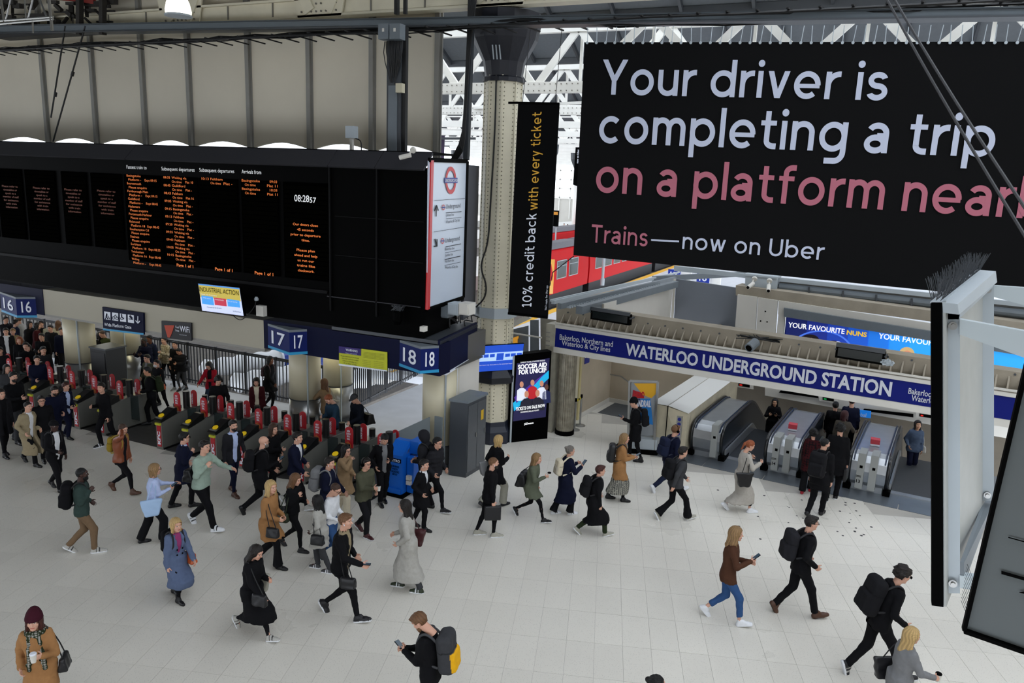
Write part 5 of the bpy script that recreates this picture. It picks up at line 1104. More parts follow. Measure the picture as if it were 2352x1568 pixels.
# ------------------------------------------------------------------ ticket gates
M_gate=mat('gate_grey','6a6a64',rough=.45,metal=.2,noise=.1,nscale=4); M_gb=mat('gate_black','121314',rough=.35); M_kfc=mat('promo_red','a81522',rough=.45)
M_ylw=mat('reader_yellow','e8c41c',rough=.4,emit='e8c41c',es=.15)
def make_gate():
    t=empty('ticket_gate',(0,0,0)); y0=.0
    MB().box((-.11,0,0),(.11,1.75,.88)).make('cabinet',M_gate,t)
    m=MB(); m.prism([(-.13,-.06,.82),(-.13,.42,1.05),(-.13,.5,1.05),(-.13,.5,.88),(-.13,-.02,.76)],(.26,0,0)); m.make('reader_console',M_gb,t)
    m=MB(); m.cyl((0.0,.1,.905),.075,.02,16,ax=(0,-.43,.9)); m.make('yellow_reader',M_ylw,t)
    m=MB(); m.box((-.09,-.05,.68),(.09,.0,.74)); m.make('yellow_ticket_slot',mat('slot_yellow','b8b82a'),t)
    m=MB(); m.box((-.07,-.012,.08),(.07,0,.66)); s=m.make('promo_strip',M_kfc,t)
    l=MB(); text3(l,'KFC',(.045,-.016,.14),UP,np.array([-1.,0,0]),cap=.09,width=.36,bold=.05); l.make('lettering',M_white,s)
    m=MB(); P=[(-.11,.62,.9)]+[(-.11+.11*(1-math.cos(a)),.62,1.32+.11*math.sin(a)) for a in np.linspace(0,PI,9)]+[(.11,.62,.9)]; m.prism(P,(0,.03,0)); tp_=m.make('red_topper',M_kfc,t)
    l=MB()
    for i,s_ in enumerate(('NEW','LUNCH','MEAL','DEAL')): text3(l,s_,(0,.612,1.3-i*.065),E0,UP,cap=.045,width=.09 if i!=1 else .12,bold=.03,align='c')
    l.make('lettering',M_white,tp_)
    m=MB(); m.prism([(-.08,.61,1.02),(-.02,.61,1.06),(.06,.61,1.0),(.08,.61,.92),(-.08,.61,.92)],(0,.005,0)); m.make('food_print',mat('food_orange','b8642a'),tp_)
    m=MB(); P=[(-.10,1.2,.9)]+[(-.10+.10*(1-math.cos(a)),1.2,1.25+.10*math.sin(a)) for a in np.linspace(0,PI,9)]+[(.10,1.2,.9)]; m.prism(P,(0,.03,0)); rt_=m.make('rear_topper',M_kfc,t)
    l=MB(); text3(l,'LUNCH DEAL',(-.02,1.19,.95),UP,np.array([-1.,0,0]),cap=.05,width=.3,bold=.03); l.make('lettering',M_white,rt_)
    MB().cyl((0,.95,.88),.09,.5,16).make('sensor_post',M_gb,t); MB().cyl((0,1.6,.86),.08,.25,12).make('rear_post',M_gb,t)
    m=MB(); m.box((.12,.86,.25),(.42,.885,.98)); m.make('gate_paddle',mat('smoked_glass','2e3a3c',rough=.1,trans=.35),t); m=MB(); m.box((-.42,.86,.25),(-.12,.885,.98)); m.make('gate_paddle',mat('smoked_glass'),t)
    m=MB(); m.box((-.115,.55,.88),(.115,1.75,.905)); m.make('steel_top',M_steel,t)
    m=MB(); m.box((-.14,.02,0),(.14,1.8,.05)); m.make('foot_plate',M_gb,t)
    return t
def copy_tree(o,parent=None):
    c=o.copy(); COL.objects.link(c)
    if parent is not None: c.parent=parent
    for ch in list(o.children): copy_tree(ch,c)
    return c
g0=make_gate()
GX=[-9.84,-10.78,-11.72,-12.66,-13.6,-14.54,-15.48,-16.45,-18.66,-19.7,-20.65,-21.6,-22.55,-23.5,-24.45]
for i,x in enumerate(GX):
    o=g0 if i==0 else copy_tree(g0); o.location=(x,13.92 if i<9 else 13.92+.0,0)
    o['category']='ticket gate'; o['group']='row of ticket gates'
    od=['','second ','third ','fourth ','fifth ','sixth ','seventh ','eighth ']
    o['label']=('ticket gate nearest the blue newspaper stand' if i==0 else od[i]+'ticket gate counted leftward from the blue newspaper stand') if i<8 else ('ticket gate at the left edge of the wide gate aisle' if i==8 else ['first','second','third','fourth','fifth','sixth'][i-9]+' ticket gate left of the wide gate aisle')
t=empty('gate_wing_screen',(-9.7,15.5,0),label='pair of grey glass wing screens behind the blue newspaper stand',cat='screen')
m=MB(); m.prism([(-9.9,15.0,.9),(-9.35,15.9,.9),(-9.35,15.9,1.55),(-9.9,15.0,1.25)],(.02,.01,0)); m.make('glass_wing',mat('grey_glass','6f777a',rough=.2),t); m=MB(); m.box((-9.2,15.9,.8),(-8.98,15.93,1.6)); m.make('glass_wing',mat('grey_glass'),t)
# far crowd props: dark benches, bicycles parked etc.
t=empty('platform_monitor',tuple(ony(1276,520,60)),label='black platform monitor with amber text beside the narrow banner',cat='monitor'); c=ony(1276,520,60); m=MB(); m.box((c[0]-.35,60,c[2]),(c[0]+.2,60.15,c[2]+1.3)); m.make('case',M_black,t); m=MB(); m.box((c[0]-.3,59.98,c[2]+.95),(c[0]+.15,60,c[2]+1.2)); m.make('amber_display',em('amberd','b87a20',.5),t); m=MB(); m.box((c[0]-.05,60.1,0),(c[0]+.05,60.2,c[2])); m.make('post',M_lgrey,t)
t=empty('hanging_banner',tuple(ony(1330,420,62)),label='small dark banner reading now on Uber at the left edge of the large banner',cat='banner'); PX=PL((0,62),0); wp('banner_cloth',[(1322,338),(1343,338),(1338,432),(1316,424)],PX,M_black,t,.05); l=MB(); vtext(l,'now on Uber',(1329,375),(1331,343),4,PX,.1,.02); l.make('lettering',M_white,t)
t=empty('hanging_banner',tuple(ony(1013,350,40)),label='small purple banner hanging above the underground sign',cat='banner'); PX=PL((0,40),0); wp('banner_cloth',[(1003,312),(1021,312),(1019,366),(1001,366)],PX,mat('purple_banner','3a2a48'),t,.05); l=MB(); vtext(l,'with every ticket',(1011,366),(1013,316),5,PX,.1,.02); l.make('lettering',M_white,t)
m=MB(); m.bar(ony(1008,318,39.8),ony(1092,318,39.8),.12); m.make('support_arm',M_dgrey,t)
# ------------------------------------------------------------------ PEOPLE: signed distance shapes -> one continuous surface each
class Fld:
    def __init__(s,lo,hi,st):
        s.ax=[np.arange(lo[i],hi[i]+st,st) for i in range(3)]; s.st=st; s.d=np.full([len(a) for a in s.ax],5.,dtype=np.float32)
    def sub(s,lo,hi):
        sl=[]
        for i in range(3):
            a=int(np.searchsorted(s.ax[i],lo[i])); b=int(np.searchsorted(s.ax[i],hi[i])); sl.append(slice(max(a-1,0),min(b+1,len(s.ax[i]))))
        return tuple(sl)
    def pts(s,sl): return s.ax[0][sl[0]][:,None,None],s.ax[1][sl[1]][None,:,None],s.ax[2][sl[2]][None,None,:]
    def un(s,sl,v,k):
        a=s.d[sl]; 
        if k>0:
            h=np.clip(.5+.5*(a-v)/k,0,1); s.d[sl]=a*(1-h)+v*h-k*h*(1-h)
        else: s.d[sl]=np.minimum(a,v)
    def cap(s,a,b,ra,rb=None,k=.02,fl=None):
        rb=ra if rb is None else rb; a=np.array(a,float); b=np.array(b,float); m=max(ra,rb)*(1.0 if fl is None else max(1,fl[1]))+k+s.st*2
        sl=s.sub(np.minimum(a,b)-m,np.maximum(a,b)+m); X,Y,Z=s.pts(sl)
        if X.size*Y.size*Z.size==0: return
        d=b-a; L=max(np.dot(d,d),1e-9); x,y,z=X-a[0],Y-a[1],Z-a[2]
        t=np.clip((x*d[0]+y*d[1]+z*d[2])/L,0,1); x,y,z=x-t*d[0],y-t*d[1],z-t*d[2]
        if fl is not None:
            u,q=fl; w=(x*u[0]+y*u[1]+z*u[2])*(1/q-1); x,y,z=x+u[0]*w,y+u[1]*w,z+u[2]*w
        s.un(sl,np.sqrt(x*x+y*y+z*z)-(ra+(rb-ra)*t),k)
    def ell(s,c,r,k=.02,M=None):
        c=np.array(c,float); r=np.array(r,float); m=r.max()+k+s.st*2; sl=s.sub(c-m,c+m); X,Y,Z=s.pts(sl)
        if X.size*Y.size*Z.size==0: return
        v=s.elv(X,Y,Z,c,r,M); s.un(sl,v,k)
    @staticmethod
    def elv(X,Y,Z,c,r,M=None):
        x,y,z=X-c[0],Y-c[1],Z-c[2]
        if M is not None: x,y,z=x*M[0,0]+y*M[0,1]+z*M[0,2],x*M[1,0]+y*M[1,1]+z*M[1,2],x*M[2,0]+y*M[2,1]+z*M[2,2]
        q=np.sqrt((x/r[0])**2+(y/r[1])**2+(z/r[2])**2); return (q-1)*min(r)
    def prof(s,P,M,us,ws,ds,cs,k=.02,pw=2.):
        """stack of ellipses along the local axis; M rows are the local x,y,z axes; P origin"""
        X,Y,Z=s.ax[0][:,None,None],s.ax[1][None,:,None],s.ax[2][None,None,:]
        x,y,z=X-P[0],Y-P[1],Z-P[2]
        lx=x*M[0,0]+y*M[0,1]+z*M[0,2]; ly=x*M[1,0]+y*M[1,1]+z*M[1,2]; lz=x*M[2,0]+y*M[2,1]+z*M[2,2]
        w=np.interp(lz,us,ws); d=np.interp(lz,us,ds); c=np.interp(lz,us,cs); ly=ly-c
        q=((np.abs(lx)/w)**pw+(np.abs(ly)/d)**pw)**(1/pw)
        v=(q-1)*np.minimum(w,d); v=np.maximum(v,us[0]-lz); v=np.maximum(v,lz-us[-1])
        s.un((slice(None),)*3,v.astype(np.float32),k)
    def full(s): return s.ax[0][:,None,None],s.ax[1][None,:,None],s.ax[2][None,None,:]
    def sub_(s,v): s.d=np.maximum(s.d,-v)
    def inter(s,v): s.d=np.maximum(s.d,v)
    def noise(s,amp,sc,seed=0):
        X,Y,Z=s.full(); r=np.random.RandomState(seed); v=0
        for _ in range(5):
            k=r.normal(size=3); k/=np.linalg.norm(k); k*=sc*r.uniform(.6,1.6); v=v+np.sin(k[0]*X+k[1]*Y+k[2]*Z+r.uniform(0,6.28))
        s.d=s.d+(v*amp/2).astype(np.float32)
    def nets(s):
        D=s.d; S=D<0; n=D.shape
        if not S.any(): return np.zeros((0,3)),np.zeros((0,4),int)
        c=np.zeros((n[0]-1,n[1]-1,n[2]-1),np.int8)
        for i in (0,1):
            for j in (0,1):
                for k in (0,1): c+=S[i:n[0]-1+i,j:n[1]-1+j,k:n[2]-1+k]
        I=np.argwhere((c>0)&(c<8)); idx=-np.ones(c.shape,np.int32); idx[I[:,0],I[:,1],I[:,2]]=np.arange(len(I))
        acc=np.zeros((len(I),3)); cnt=np.zeros(len(I))
        C8={}
        for i in (0,1):
            for j in (0,1):
                for k in (0,1): C8[i,j,k]=D[I[:,0]+i,I[:,1]+j,I[:,2]+k]
        for a in C8:
            for ax in range(3):
                if a[ax]: continue
                b=list(a); b[ax]=1; b=tuple(b); da,db=C8[a],C8[b]; m=(da<0)!=(db<0)
                t=np.where(m,da/(da-db+1e-12),0); p=np.array(a,float)[None,:].repeat(len(I),0); p[:,ax]+=t
                acc+=p*m[:,None]; cnt+=m
        g=acc/cnt[:,None]+I; V=np.empty_like(g)
        for ax in range(3): V[:,ax]=s.ax[ax][0]+g[:,ax]*s.st
        F=[]
        for ax in range(3):
            A=[slice(None)]*3; B=[slice(None)]*3; A[ax]=slice(0,n[ax]-1); B[ax]=slice(1,n[ax]); sa,sb=S[tuple(A)],S[tuple(B)]
            m=sa!=sb; u,v=[(1,2),(2,0),(0,1)][ax]
            E=np.argwhere(m); E=E[(E[:,u]>0)&(E[:,v]>0)&(E[:,u]<n[u]-1)&(E[:,v]<n[v]-1)]
            fl=sa[E[:,0],E[:,1],E[:,2]]
            def g_(du,dv): q=E.copy(); q[:,u]-=du; q[:,v]-=dv; return idx[q[:,0],q[:,1],q[:,2]]
            Q=np.stack([g_(1,1),g_(0,1),g_(0,0),g_(1,0)],1); Q[~fl]=Q[~fl][:,::-1]; F.append(Q)
        return V,np.concatenate(F)
def mcat(L):
    V=[];F=[];C=[];n=0
    for v,f,c in L:
        V.append(v);F.append(f+n);C.append(c);n+=len(v)
    return np.concatenate(V),np.concatenate(F),np.concatenate(C)
def colr(n,c): return np.tile(np.array(c,dtype=np.float32)[None,:],(n,1))
def place(V,P,M,sc=1.): return V*sc@M+np.array(P)    # M rows = local axes in body space
# --- canonical head (z up, y forward, x right; origin at the middle of the head)
_HD={}
def head(fem,st):
    k=(fem,st)
    if k in _HD: return _HD[k]
    f=Fld((-.11,-.13,-.24),(.11,.14,.14),st)
    f.ell((0,-.012,.03),(.076,.097,.09),.01); f.ell((0,.03,-.045),(.056,.06,.068 if fem else .073),.035); f.ell((0,.062,-.095),(.026 if fem else .032,.022,.018),.02)
    f.ell((0,.082,.042),(.05,.012,.01),.02); f.cap((0,.092,.012),(0,.110,-.022),.006,.011,.012); f.ell((0,.087,-.056),(.022,.012,.008),.01)
    for s in (-1,1):
        f.ell((s*.04,.06,-.02),(.022,.022,.02),.02); f.ell((s*.078,-.005,-.01),(.009,.018,.032),.008)
    r=.047 if fem else .057
    f.cap((0,-.02,-.07),(0,-.045,-.23),r,r*1.05,.03)
    X,Y,Z=f.full()
    for s in (-1,1): 
        v=f.elv(X,Y,Z,(s*.031,.097,.014),(.016,.016,.009)); f.d=np.maximum(f.d,-(v+0.0)*1.0-.004)
    V,F=f.nets(); t=np.zeros(len(V),int)
    x,y,z=V[:,0],V[:,1],V[:,2]
    t[(np.abs(z+.056)<.009)&(np.abs(x)<.024)&(y>.08)]=1                       # lips
    e=((np.abs(np.abs(x)-.031)/.014)**2+((z-.013)/.007)**2)<1; t[e&(y>.06)]=2    # eye
    e=((np.abs(np.abs(x)-.031)/.007)**2+((z-.013)/.009)**2)<1; t[e&(y>.06)]=3
    t[(np.abs(np.abs(x)-.033)<.02)&(np.abs(z-.037)<.0055)&(y>.06)]=4          # brow
    _HD[k]=(V,F,t); return _HD[k]
_HA={}
def hand(kind,st):
    k=(kind,st)
    if k in _HA: return _HA[k]
    # right hand; wrist at origin, fingers toward +z, palm faces +x ... thumb toward +y
    f=Fld((-.07,-.09,-.05),(.09,.1,.22),st)
    f.cap((0,0,-.03),(0,0,.02),.024,.024,.01,(np.array([1.,0,0]),.8)); f.cap((0,-.012,.03),(0,-.012,.075),.03,.034,.015,(np.array([1.,0,0]),.42)); f.cap((0,.014,.03),(0,.014,.075),.028,.03,.015,(np.array([1.,0,0]),.42))
    bend={'relax':(.35,.45,.35),'grip':(1.15,1.3,.9),'flat':(.05,.08,.05),'hold':(.75,.8,.5)}[kind]
    for i,(y,L) in enumerate(((.032,.072),(.011,.08),(-.011,.075),(-.031,.06))):
        p=np.array([0,y,.088 if i in(1,2) else .083]); a=0; r=.0088 if i<3 else .0078
        for j,fr in enumerate((.45,.31,.24)):
            a+=bend[j]*(1+.1*i*(kind=='relax')); q=p+np.array([math.sin(a),y*.15,math.cos(a)])*L*fr; f.cap(p,q,r,r*.92,.004); p=q; r*=.92
    a={'relax':.5,'grip':1.1,'flat':.2,'hold':.9}[kind]
    p=np.array([.004,.03,.015]); q=p+np.array([math.sin(a)*.5,.75,.6])*.042; f.cap(p,q,.014,.011,.012); r2=q+_n(np.array([math.sin(a),.35,.8]))*.034; f.cap(q,r2,.0105,.009,.004)
    V,F=f.nets(); _HA[k]=(V,F); return _HA[k]
# --- canonical shoe (ankle joint above the origin; y forward; ground z=0)
_SH={}
def shoe(kind,st=.0115):
    k=(kind,st)
    if k in _SH: return _SH[k]
    f=Fld((-.08,-.12,-.02),(.08,.24,.26),st)
    f.cap((0,-.045,.04),(0,.10,.036),.043,.044,.03,(np.array([1.,0,0]),.92)); f.cap((0,.10,.034),(0,.165,.03),.044,.034,.02); f.cap((0,-.035,.05),(0,.03,.085),.042,.036,.03)
    if kind=='boot': f.cap((0,-.02,.05),(0,-.015,.19),.047,.05,.03)
    elif kind=='ankle': f.cap((0,-.02,.05),(0,-.015,.13),.043,.045,.03)
    else: f.cap((0,-.03,.05),(0,-.02,.095),.041,.041,.02)
    X,Y,Z=f.full(); f.inter(-(Z-.002)+0*X+0*Y)
    if kind=='sneak': 
        # slightly wider sole
        f2=Fld((-.08,-.12,-.02),(.08,.24,.26),st); f2.cap((0,-.05,.02),(0,.155,.02),.051,.047,.01,(np.array([1.,0,0]),1.0)); f2.inter(np.maximum(-(Z-.0)+0*X+0*Y,(Z-.032)+0*X+0*Y)); f.d=np.minimum(f.d,f2.d)
    V,F=f.nets(); _SH[k]=(V,F); return _SH[k]
# --- hair (head frame)
_HR={}
def hairmesh(kind,st):
    k=(kind,st)
    if k in _HR: return _HR[k]
    f=Fld((-.15,-.25,-.46),(.15,.16,.24),st); g={'crop':.007,'short':.015,'quiff':.017,'curly':.035,'long':.02,'bob':.024,'pony':.015,'bun':.016,'dread':.026,'beanie':.024,'cap':.02,'hood':.045,'wavy':.026,'bigbeanie':.03}[kind]
    X,Y,Z=f.full(); sk=(0,-.012,.03)
    f.ell((0,sk[1]-(.004 if kind!='curly' else .014),sk[2]),(.076+g,.095+g*.95,.09+g),.0)
    if kind in('quiff','short'): f.ell((0,.05,.1),(.055,.05,.028 if kind=='quiff' else .018),.03)
    if kind in('beanie','bigbeanie'):
        f.ell((0,-.03,.1),(.07,.085,.075 if kind=='beanie' else .09),.05); f.inter((.045-.14*(Y))*1.-Z+0*X if False else (.028-.25*(Y-.05)*(-1)*0-Z)+0*X+0*Y+np.where(Y<0,.0,0)-.0+(-.25)*np.minimum(Y,.0)*(-1)*(1))
        f2=Fld((-.15,-.25,-.46),(.15,.16,.24),st); f2.ell(sk,(.078+g,.1+g,.092+g),.0); f2.inter(np.abs(Z-.03+.1*np.minimum(-Y,.0)-.018-.2*np.minimum(Y,0))-.022+0*X); f.d=np.minimum(f.d,f2.d)
    elif kind=='cap':
        f.inter(.03-Z+0*X+.2*np.minimum(Y,0)*1.); f.ell((0,.11,.045),(.06,.06,.008),.01)
    elif kind=='hood':
        f.ell((0,-.05,-.06),(.1,.09,.12),.05); f.sub_(f.elv(X,Y,Z,(0,.14,-.01),(.075,.13,.11)))
    else:
        if kind in('long','wavy','dread'):
            for sx in (-1,1):
                f.cap((sx*.055,-.02,0),(sx*.075,-.05,-.16),.04,.036,.04); f.cap((sx*.075,-.05,-.16),(sx*.07,-.045,-.30 if kind!='dread' else -.2),.036,.024,.03)
                if kind=='wavy': f.cap((sx*.075,.01,-.05),(sx*.085,.035,-.26),.028,.022,.03)
            f.cap((0,-.07,0),(0,-.105,-.22),.06,.05,.04); f.cap((0,-.105,-.22),(0,-.10,-.32 if kind!='dread' else -.2),.05,.03,.04)
        if kind=='bob':
            for sx in (-1,1): f.cap((sx*.06,-.01,0),(sx*.072,0,-.115),.036,.03,.03)
            f.cap((0,-.06,0),(0,-.07,-.12),.06,.048,.04)
        if kind=='pony': f.ell((0,-.125,.02),(.028,.028,.028),.02); f.cap((0,-.14,.01),(0,-.155,-.14),.03,.018,.02)
        if kind=='bun': f.ell((0,-.115,.08),(.04,.04,.038),.015)
        if kind=='dread':
            r=np.random.RandomState(3)
            for i in range(26):
                a=r.uniform(.35,PI*2-.35)+PI/2; p=np.array([.08*math.cos(a),-.015+.1*math.sin(a)*1.,.0]); 
                if p[1]>.06: continue
                f.cap(p,p+np.array([p[0]*.35,-.03,-.26+r.uniform(-.05,.05)]),.012,.01,.004)
        if kind=='curly': f.noise(.008,90,2)
        # open the face
        hl=.062 if kind in('crop','short') else .07
        v=np.maximum(-(Y-.03),np.maximum(Z-hl-(Y-.075)*.55,-(Z+.5)))+0*X   # face box
        if kind in('long','bob','wavy','dread'): v=np.maximum(v,np.abs(X)-.062+np.maximum(-.06-Z,0)*(-.35)*1.)
        f.sub_(v)
        if kind in('crop','short','quiff','curly','pony','bun'):
            f.sub_(np.maximum(np.maximum(Z+.055,-(Y+.2)),-1)+0*X) if kind not in('pony',) else f.sub_(np.maximum(Z+.05,-(Y+.09))+0*X)
            e=np.maximum(np.abs(X)*-1+.06,np.maximum(Z-.012,-(Y+.035)))   # around the ears
            f.sub_(e)
        f.noise(.0025,140,1)
    V,F=f.nets(); _HR[k]=(V,F); return _HR[k]
def _mk_people_mats():
    global MS_skin,MS_cloth,MS_hair,MS_leather,MS_shoe
    MS_skin=mat('skin','c08a70',rough=.5,attr=True,spec=.35); MS_cloth=mat('cloth','555555',rough=.85,attr=True,spec=.12,noise=.12,nscale=20,bump=.25,bscale=60)
    MS_hair=mat('hair','302010',rough=.5,attr=True,wave=35,bump=.5,spec=.35); MS_leather=mat('leather','222222',rough=.4,attr=True,spec=.4,bump=.15,bscale=70); MS_shoe=mat('shoe_leather','222222',rough=.45,attr=True,spec=.35)
_mk_people_mats()
SKIN={'w':'c99a84','t':'b98468','b':'6b4534','d':'3c2620','a':'c4977a'}
PALM={'k':'0f0f12','k2':'18181b','k3':'222226','navy':'11152a','navy2':'1c2238','white':'d6d8dc','cream':'cfc5ae','camel':'9a7048','tan':'8c7458','olive':'4c4d3e','grey':'77787a','lgrey':'a5a39d','dgrey':'3a3b3e','mint':'93a598','lblue':'b4c2e6','slate':'56637f','khaki':'6f5a45','green':'31403c','brown':'4a3023','rust':'7a4026','burg':'3a1420','red':'a01c2c','jeans':'32507c','maroon':'3c1418','mustard':'8a7428','beige':'8f8268','stone':'9a988c','teal':'22384a','pink':'8e3a68','orange':'b8562c','dkgreen':'27301e','blonde':'b89a66','dblonde':'8a6c48','ginger':'8c4a2a','brownh':'3c281c','dkh':'17110e','blackh':'0b0a0b','greyh':'6c6660','auburn':'42201a','lbrown':'6a4a30','jet':'070708'}
def hx(c): return lin(PALM.get(c,c))
ARMS={'d':(.06,.03,-.545),'f':(.03,.27,-.46),'b':(.07,-.24,-.47),'p':(-.13,.30,-.24),'P':(-.12,.30,-.30),'w':(-.06,.22,-.36),'s':(-.06,.15,-.10),'k':(.05,.10,-.42),'o':(.08,.42,-.22),'O':(.10,.36,-.36),'h':(-.09,.09,.20),'c':(-.02,.30,-.16),'m':(-.12,.20,.04),'g':(.02,.36,-.34),'bk':(.03,-.12,-.5)}
FWD=114.29-90.0     # camera yaw
N_P=0
def hipf(Ht,st): return min(.505*Ht,math.sqrt(max((.472*Ht)**2-(max(st/2-.05*st,0))**2,.01))+.033*Ht)
def ik(a,b,L1,L2,pole):
    d=b-a; D=np.linalg.norm(d); m=(L1+L2)*.995
    if D>m: b=a+d/D*m; d=b-a; D=m
    x=(L1*L1-L2*L2+D*D)/(2*D); h=math.sqrt(max(L1*L1-x*x,0)); u=d/D; p=pole-np.dot(pole,u)*u; p/=np.linalg.norm(p)+1e-9
    return a+u*x+p*h,b
def frame(z,y):
    z=_n(z); y=_n(y-np.dot(y,z)*z); x=np.cross(y,z); return np.array([x,y,z])
def P(label,hp,feet=None,ht=None,hd=None,z0=0.,sex='m',skin='w',hair='short:dkh',top='jacket:k',inner=None,legs='reg:k',sh='shoe:k',arms='f b',lean=5,look=0,nod=0,side=0,items=(),beard=None,acc=(),lead=1,stride=None,q=1.):
    """one standing or walking figure; hp = pixel of the crown, feet = pixels of front and rear foot"""
    global N_P; N_P+=1
    if feet is not None:
        A=onz(*feet[0],z0); B=onz(*feet[1],z0); c=(A+B)/2; v=(A-B)[:2]; st=float(np.linalg.norm(v))
        if hd is None: ang=math.atan2(v[1],v[0])
        else: ang=math.radians(hd+FWD); st=abs(float(v@np.array([math.cos(ang),math.sin(ang)])))
        st=min(st,.95)
        n=np.array([c[0],c[1],0]); n/=np.linalg.norm(n); d=ray(*hp); t=np.dot(c-CAM,n)/np.dot(d,n); zh=(CAM+d*t)[2]-z0; tilt=0
        Ht=zh
        for _ in range(2):
            hip=hipf(Ht,st); Ht=min(max(zh+(.505*Ht-hip)*.9+(.02 if lean>12 else 0.004),1.5),2.0)
    else:
        ht=ht or 1.74; c=onz(hp[0],hp[1],z0+ht*.985); c[2]=z0; ang=math.radians((hd or 0)+FWD); st=.35 if stride is None else stride; Ht=ht
        hip=hipf(Ht,st)
    if stride is not None: st=stride
    if z0==0 and c[0]<-9.7 and 13.5<c[1]<16.0:      # keep people in the aisles between the gates
        ai=[x+.47 for x in GX if not -18.7<x<-18.6]+[-18.2,-17.7,-17.2]; c=c.copy(); c[0]=min(ai,key=lambda x:abs(x-c[0]))
    H=Ht; fem=sex=='f'; F_=np.array([0,1.,0]); near=np.linalg.norm(c-CAM)<15.5
    gs=(.019 if near else .024)*q; hs=.0085 if near else .0132; ha=.0072 if near else .011
    root=empty('person',c,ang-PI/2,label=label,cat='person')
    ln=math.radians(lean); u=np.array([math.sin(math.radians(side)),math.sin(ln),math.cos(ln)]); u/=np.linalg.norm(u); fw=_n(np.array([0,math.cos(ln),-math.sin(ln)])); rt=np.cross(fw,u); M=np.array([rt,fw,u])
    hipz=hip-.005; Pv=np.array([0,-.3*math.sin(ln)*H*.4+.05*st,hipz]); tp=lambda x,y,z: Pv+rt*x*H+fw*y*H+u*z*H
    sw=.098 if fem else .112
    # feet and legs
    foot=[]; hips=[]; knees=[]; ank=[]
    for s in (-1,1):
        isf=(s==lead); y=st/2 if isf else -st/2; x=s*.042*H
        pit=0.; 
        if st>.42 and not isf: pit=math.radians(28+45*min(1,(st-.42)/.45))
        if st>.6 and isf: pit=-math.radians(12)
        R=np.array([[1,0,0],[0,math.cos(pit),math.sin(pit)],[0,-math.sin(pit),math.cos(pit)]])   # rows: local axes in body space for pitch (heel up)
        Rt=np.array([[1,0,0],[0,math.cos(pit),-math.sin(pit)],[0,math.sin(pit),math.cos(pit)]])
        if pit>0: piv=np.array([0,.12,0.0]); base=np.array([x,y+.05,0]); org=base-piv@Rt
        elif pit<0: piv=np.array([0,-.06,0]); base=np.array([x,y-.04,0]); org=base-piv@Rt
        else: org=np.array([x,y-.03,0])
        a=org+np.array([0,-.025,.085])@Rt; foot.append((org,Rt)); h=Pv+rt*s*.046*H+u*.012*H; hips.append(h); kn,a2=ik(h,a,.241*H,.236*H,np.array([s*.08,1,0])); knees.append(kn); ank.append(a2)
    # arms
    al=arms.split(); el=[];wr=[];sho=[];hk=[]
    for i,s in enumerate((-1,1)):
        k=al[i] if not isinstance(al[i],tuple) else al[i]; sh_=tp(s*(sw-.018),0,.305); kk=k.split('/'); t=ARMS[kk[0]]; t=np.array(t)*H/1.75
        b=sh_+rt*s*t[0]+np.array([0,1,0])*t[1]+UP*t[2]; pole=np.array([s*.45,-.8,-.45]) if kk[0] not in('h','m') else np.array([s*.9,.3,-.6])
        e,b=ik(sh_,b,.165*H,.148*H,pole); sho.append(sh_); el.append(e); wr.append(b); hk.append(kk[1] if len(kk)>1 else {'d':'relax','f':'relax','b':'relax','k':'relax','o':'relax','O':'relax','h':'flat','m':'hold','bk':'relax'}.get(kk[0],'hold'))
    # head frame
    hb=tp(0,0,.335); lk=math.radians(look); nd=math.radians(nod)+ln*.4
    hy=np.array([math.sin(-lk)*math.cos(nd),math.cos(lk)*math.cos(nd),-math.sin(nd)]); hz=_n(UP*math.cos(nd)+np.array([math.sin(-lk),math.cos(lk),0])*math.sin(nd)); HM=frame(hz,hy)
    hc=hb+u*.036*H+hz*(.085 if not fem else .083)*H*.72+fw*.014*H; hsz=H/1.75*.5+.5
    top_=(hc+hz*.125*hsz)[2]
    sk=lin(SKIN[skin]) if skin in SKIN else lin(skin)
    # ---- body: one mesh
    bd=Fld((-.4,-.6,.02),(.4,.6,hb[2]+.06),.034)
    us=np.array([-.05,0,.05,.12,.22,.29,.315,.335])*H
    if fem: W=np.array([.075,.092,.088,.068,.08,.086,.07,.032]); Dp=np.array([.05,.062,.056,.048,.062,.05,.04,.03])
    else: W=np.array([.078,.088,.085,.078,.095,.1,.08,.036]); Dp=np.array([.05,.06,.058,.054,.066,.055,.043,.034])
    bd.prof(Pv,M,us,W*H*.93,Dp*H*.93,0*W,.03)
    for i in (0,1):
        bd.cap(hips[i],knees[i],.042*H,.028*H,.03); bd.cap(knees[i],ank[i],.027*H,.018*H,.02); bd.cap(ank[i],foot[i][0]+np.array([0,.1,.04])@foot[i][1],.03,.03,.02); bd.cap(sho[i],el[i],.025*H,.019*H,.03); bd.cap(el[i],wr[i],.018*H,.014*H,.02)
    bV,bF=bd.nets(); parts=[(bV,bF,colr(len(bV),sk))]
    V,F,t=head(fem,hs); C=colr(len(V),sk); C[t==1]=np.array(sk)*(.72,.42,.42,1); C[t==2]=(.55,.55,.53,1); C[t==3]=(.02,.015,.012,1)
    hcol=hx(hair.split(':')[1]); C[t==4]=np.array(hcol)*.8+np.array(sk)*.2
    C[t==4,3]=1; parts.append((place(V,hc,HM,hsz),F,C))
